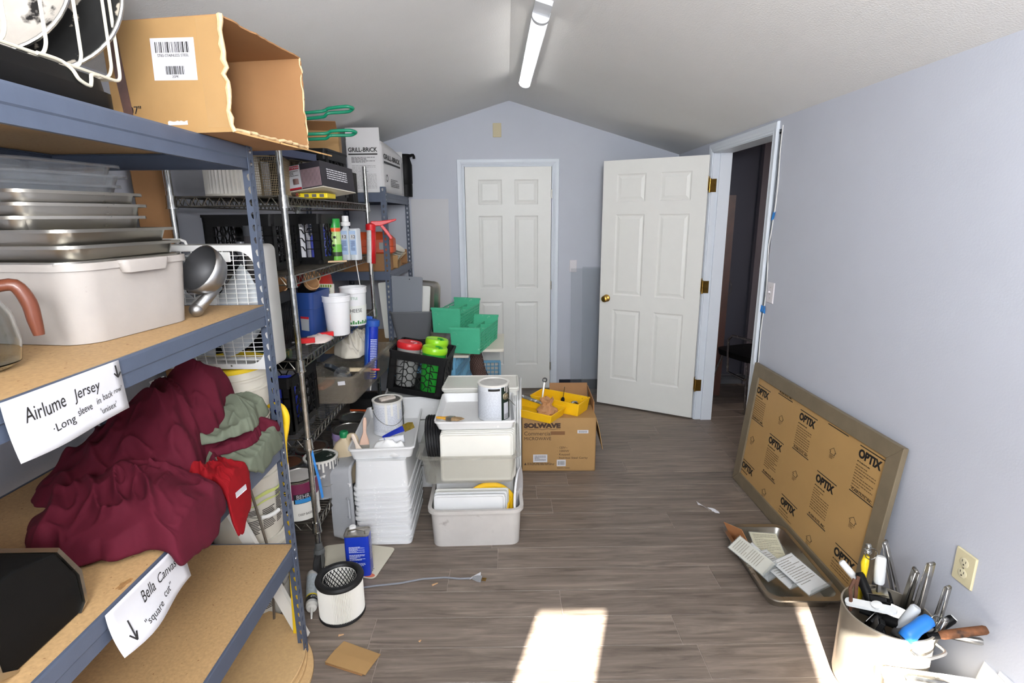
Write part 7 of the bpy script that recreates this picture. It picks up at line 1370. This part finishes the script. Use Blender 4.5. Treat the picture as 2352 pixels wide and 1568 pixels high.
# white trays and grater in the sun, front right corner
t_ = thing('white_pan', 'white enamel pan in the sun in front of the pot', 'pan', (1.315, 1.315, .001), R_(-12)); m = MB(); m.tub(.26, .125, .285, .14, .195, .025, .003, .010, .006, n=5); m.build('basin', M_tub, t_, smooth=True); m = MB(); m.tube([(-.05, -.078, .185), (-.05, -.095, .188), (.05, -.095, .188), (.05, -.078, .185)], .005, n=8); m.build('handle', M_tub, t_, smooth=True)
t_ = thing('box_grater', 'steel box grater lying on the white pan', 'grater', (1.270, 1.335, .200), (R_(6), R_(2), R_(-14))); m = MB(); m.hexa([(-.065, -.022, 0), (.065, -.030, 0), (.065, .030, 0), (-.065, .022, 0)], [(-.065, -.016, .024), (.065, -.022, .028), (.065, .022, .028), (-.065, .016, .024)]); m.build('body', mat('grater_steel', (176, 172, 162), .3, 1.0, bump=.9, bscale=420), t_, bevel=.002); m = MB(); m.tube([(-.06, -.01, .026), (-.04, -.01, .036), (.04, -.01, .038), (.06, -.01, .030)], .007, n=8); m.build('handle', M_chrome, t_, smooth=True)
t_ = thing('white_board', 'white cutting board propped behind the white pan', 'cutting board', (1.462, 1.33, .002), (R_(0), R_(12), R_(-4))); m = MB(); m.rings([(.010, .16, .004, 0), (.010, .16, .004, .225)], n=2); m.build('board', M_tub, t_); m = MB(); m.box((0, 0, .233), (.010, .05, .014)); m.build('grip_tab', M_tub, t_)
m = MB(); m.loft([[(1.08 + .085*u, 2.74 - .10*u + .03*v, .003 + .006*math.sin(u*7 + v*2)) for v in (0, .5, 1)] for u in [i/8 for i in range(9)]], False, False, False); tag(m.build('paper_scrap', M_paper, solid=.0006), 'crumpled white paper scrap on the floor in front of the doorway', 'paper')
# ---------------------------------------------------------------- next room
t_ = thing('wood_board', 'dark red brown wooden panel standing in the next room', 'panel', (1.905, 4.66, .001), R_(-20)); m = MB(); m.b2((-.035, -.02, 0), (.045, .02, 1.78)); m.build('board', mat('mahogany', (74, 36, 24), .45, vary=.2, vscale=8), t_); m = MB(); m.tube([(.05, -.03, .93), (.065, -.03, .97), (.066, -.03, 1.02), (.05, -.03, 1.06)], .004, n=6); m.build('pull_handle', M_chrome, t_)
ch = thing('office_chair', 'black chair with chrome frame in the next room', 'chair', (2.12, 4.46, 0), R_(200)); m = MB(); m.rings([(.42, .42, .08, .42), (.44, .44, .08, .47)]); m.build('seat', M_black, ch, smooth=True); m = MB(); m.loft([[(x, .2 + .03*(z/.4), z + .50) for x, z in rrect(.40, .30, .06, 4)], [(x, .24 + .03*(z/.4), z + .50) for x, z in rrect(.40, .30, .06, 4)]], M=Matrix.Translation((0, 0, .20))); m.build('backrest', M_black, ch, smooth=True)
for s in (-1, 1):
    m = MB(); m.tube([(s*.22, .22, .62), (s*.23, .0, .62), (s*.23, -.04, .58), (s*.23, -.02, .30), (s*.23, .18, .28)], .011, n=8); m.build('arm', M_chrome, ch, smooth=True)
    for q in (-1, 1): m = MB(); m.tube([(s*.18, q*.14, .43), (s*.26, q*.24, .001)], .009, n=8); m.build('leg', M_chrome, ch, smooth=True)
m = MB(); m.b2((-.25, -.02, .10), (.35, .02, .13)); m.b2((-.25, -.02, 0.0), (-.21, .02, .10)); m.b2((.31, -.02, 0.0), (.35, .02, .10)); tag(m.build('metal_bench_frame', mat('frame_grey', (120, 124, 130), .4, .6), loc=(2.10, 4.83, .001)), 'low grey metal frame on the floor of the next room', 'frame')
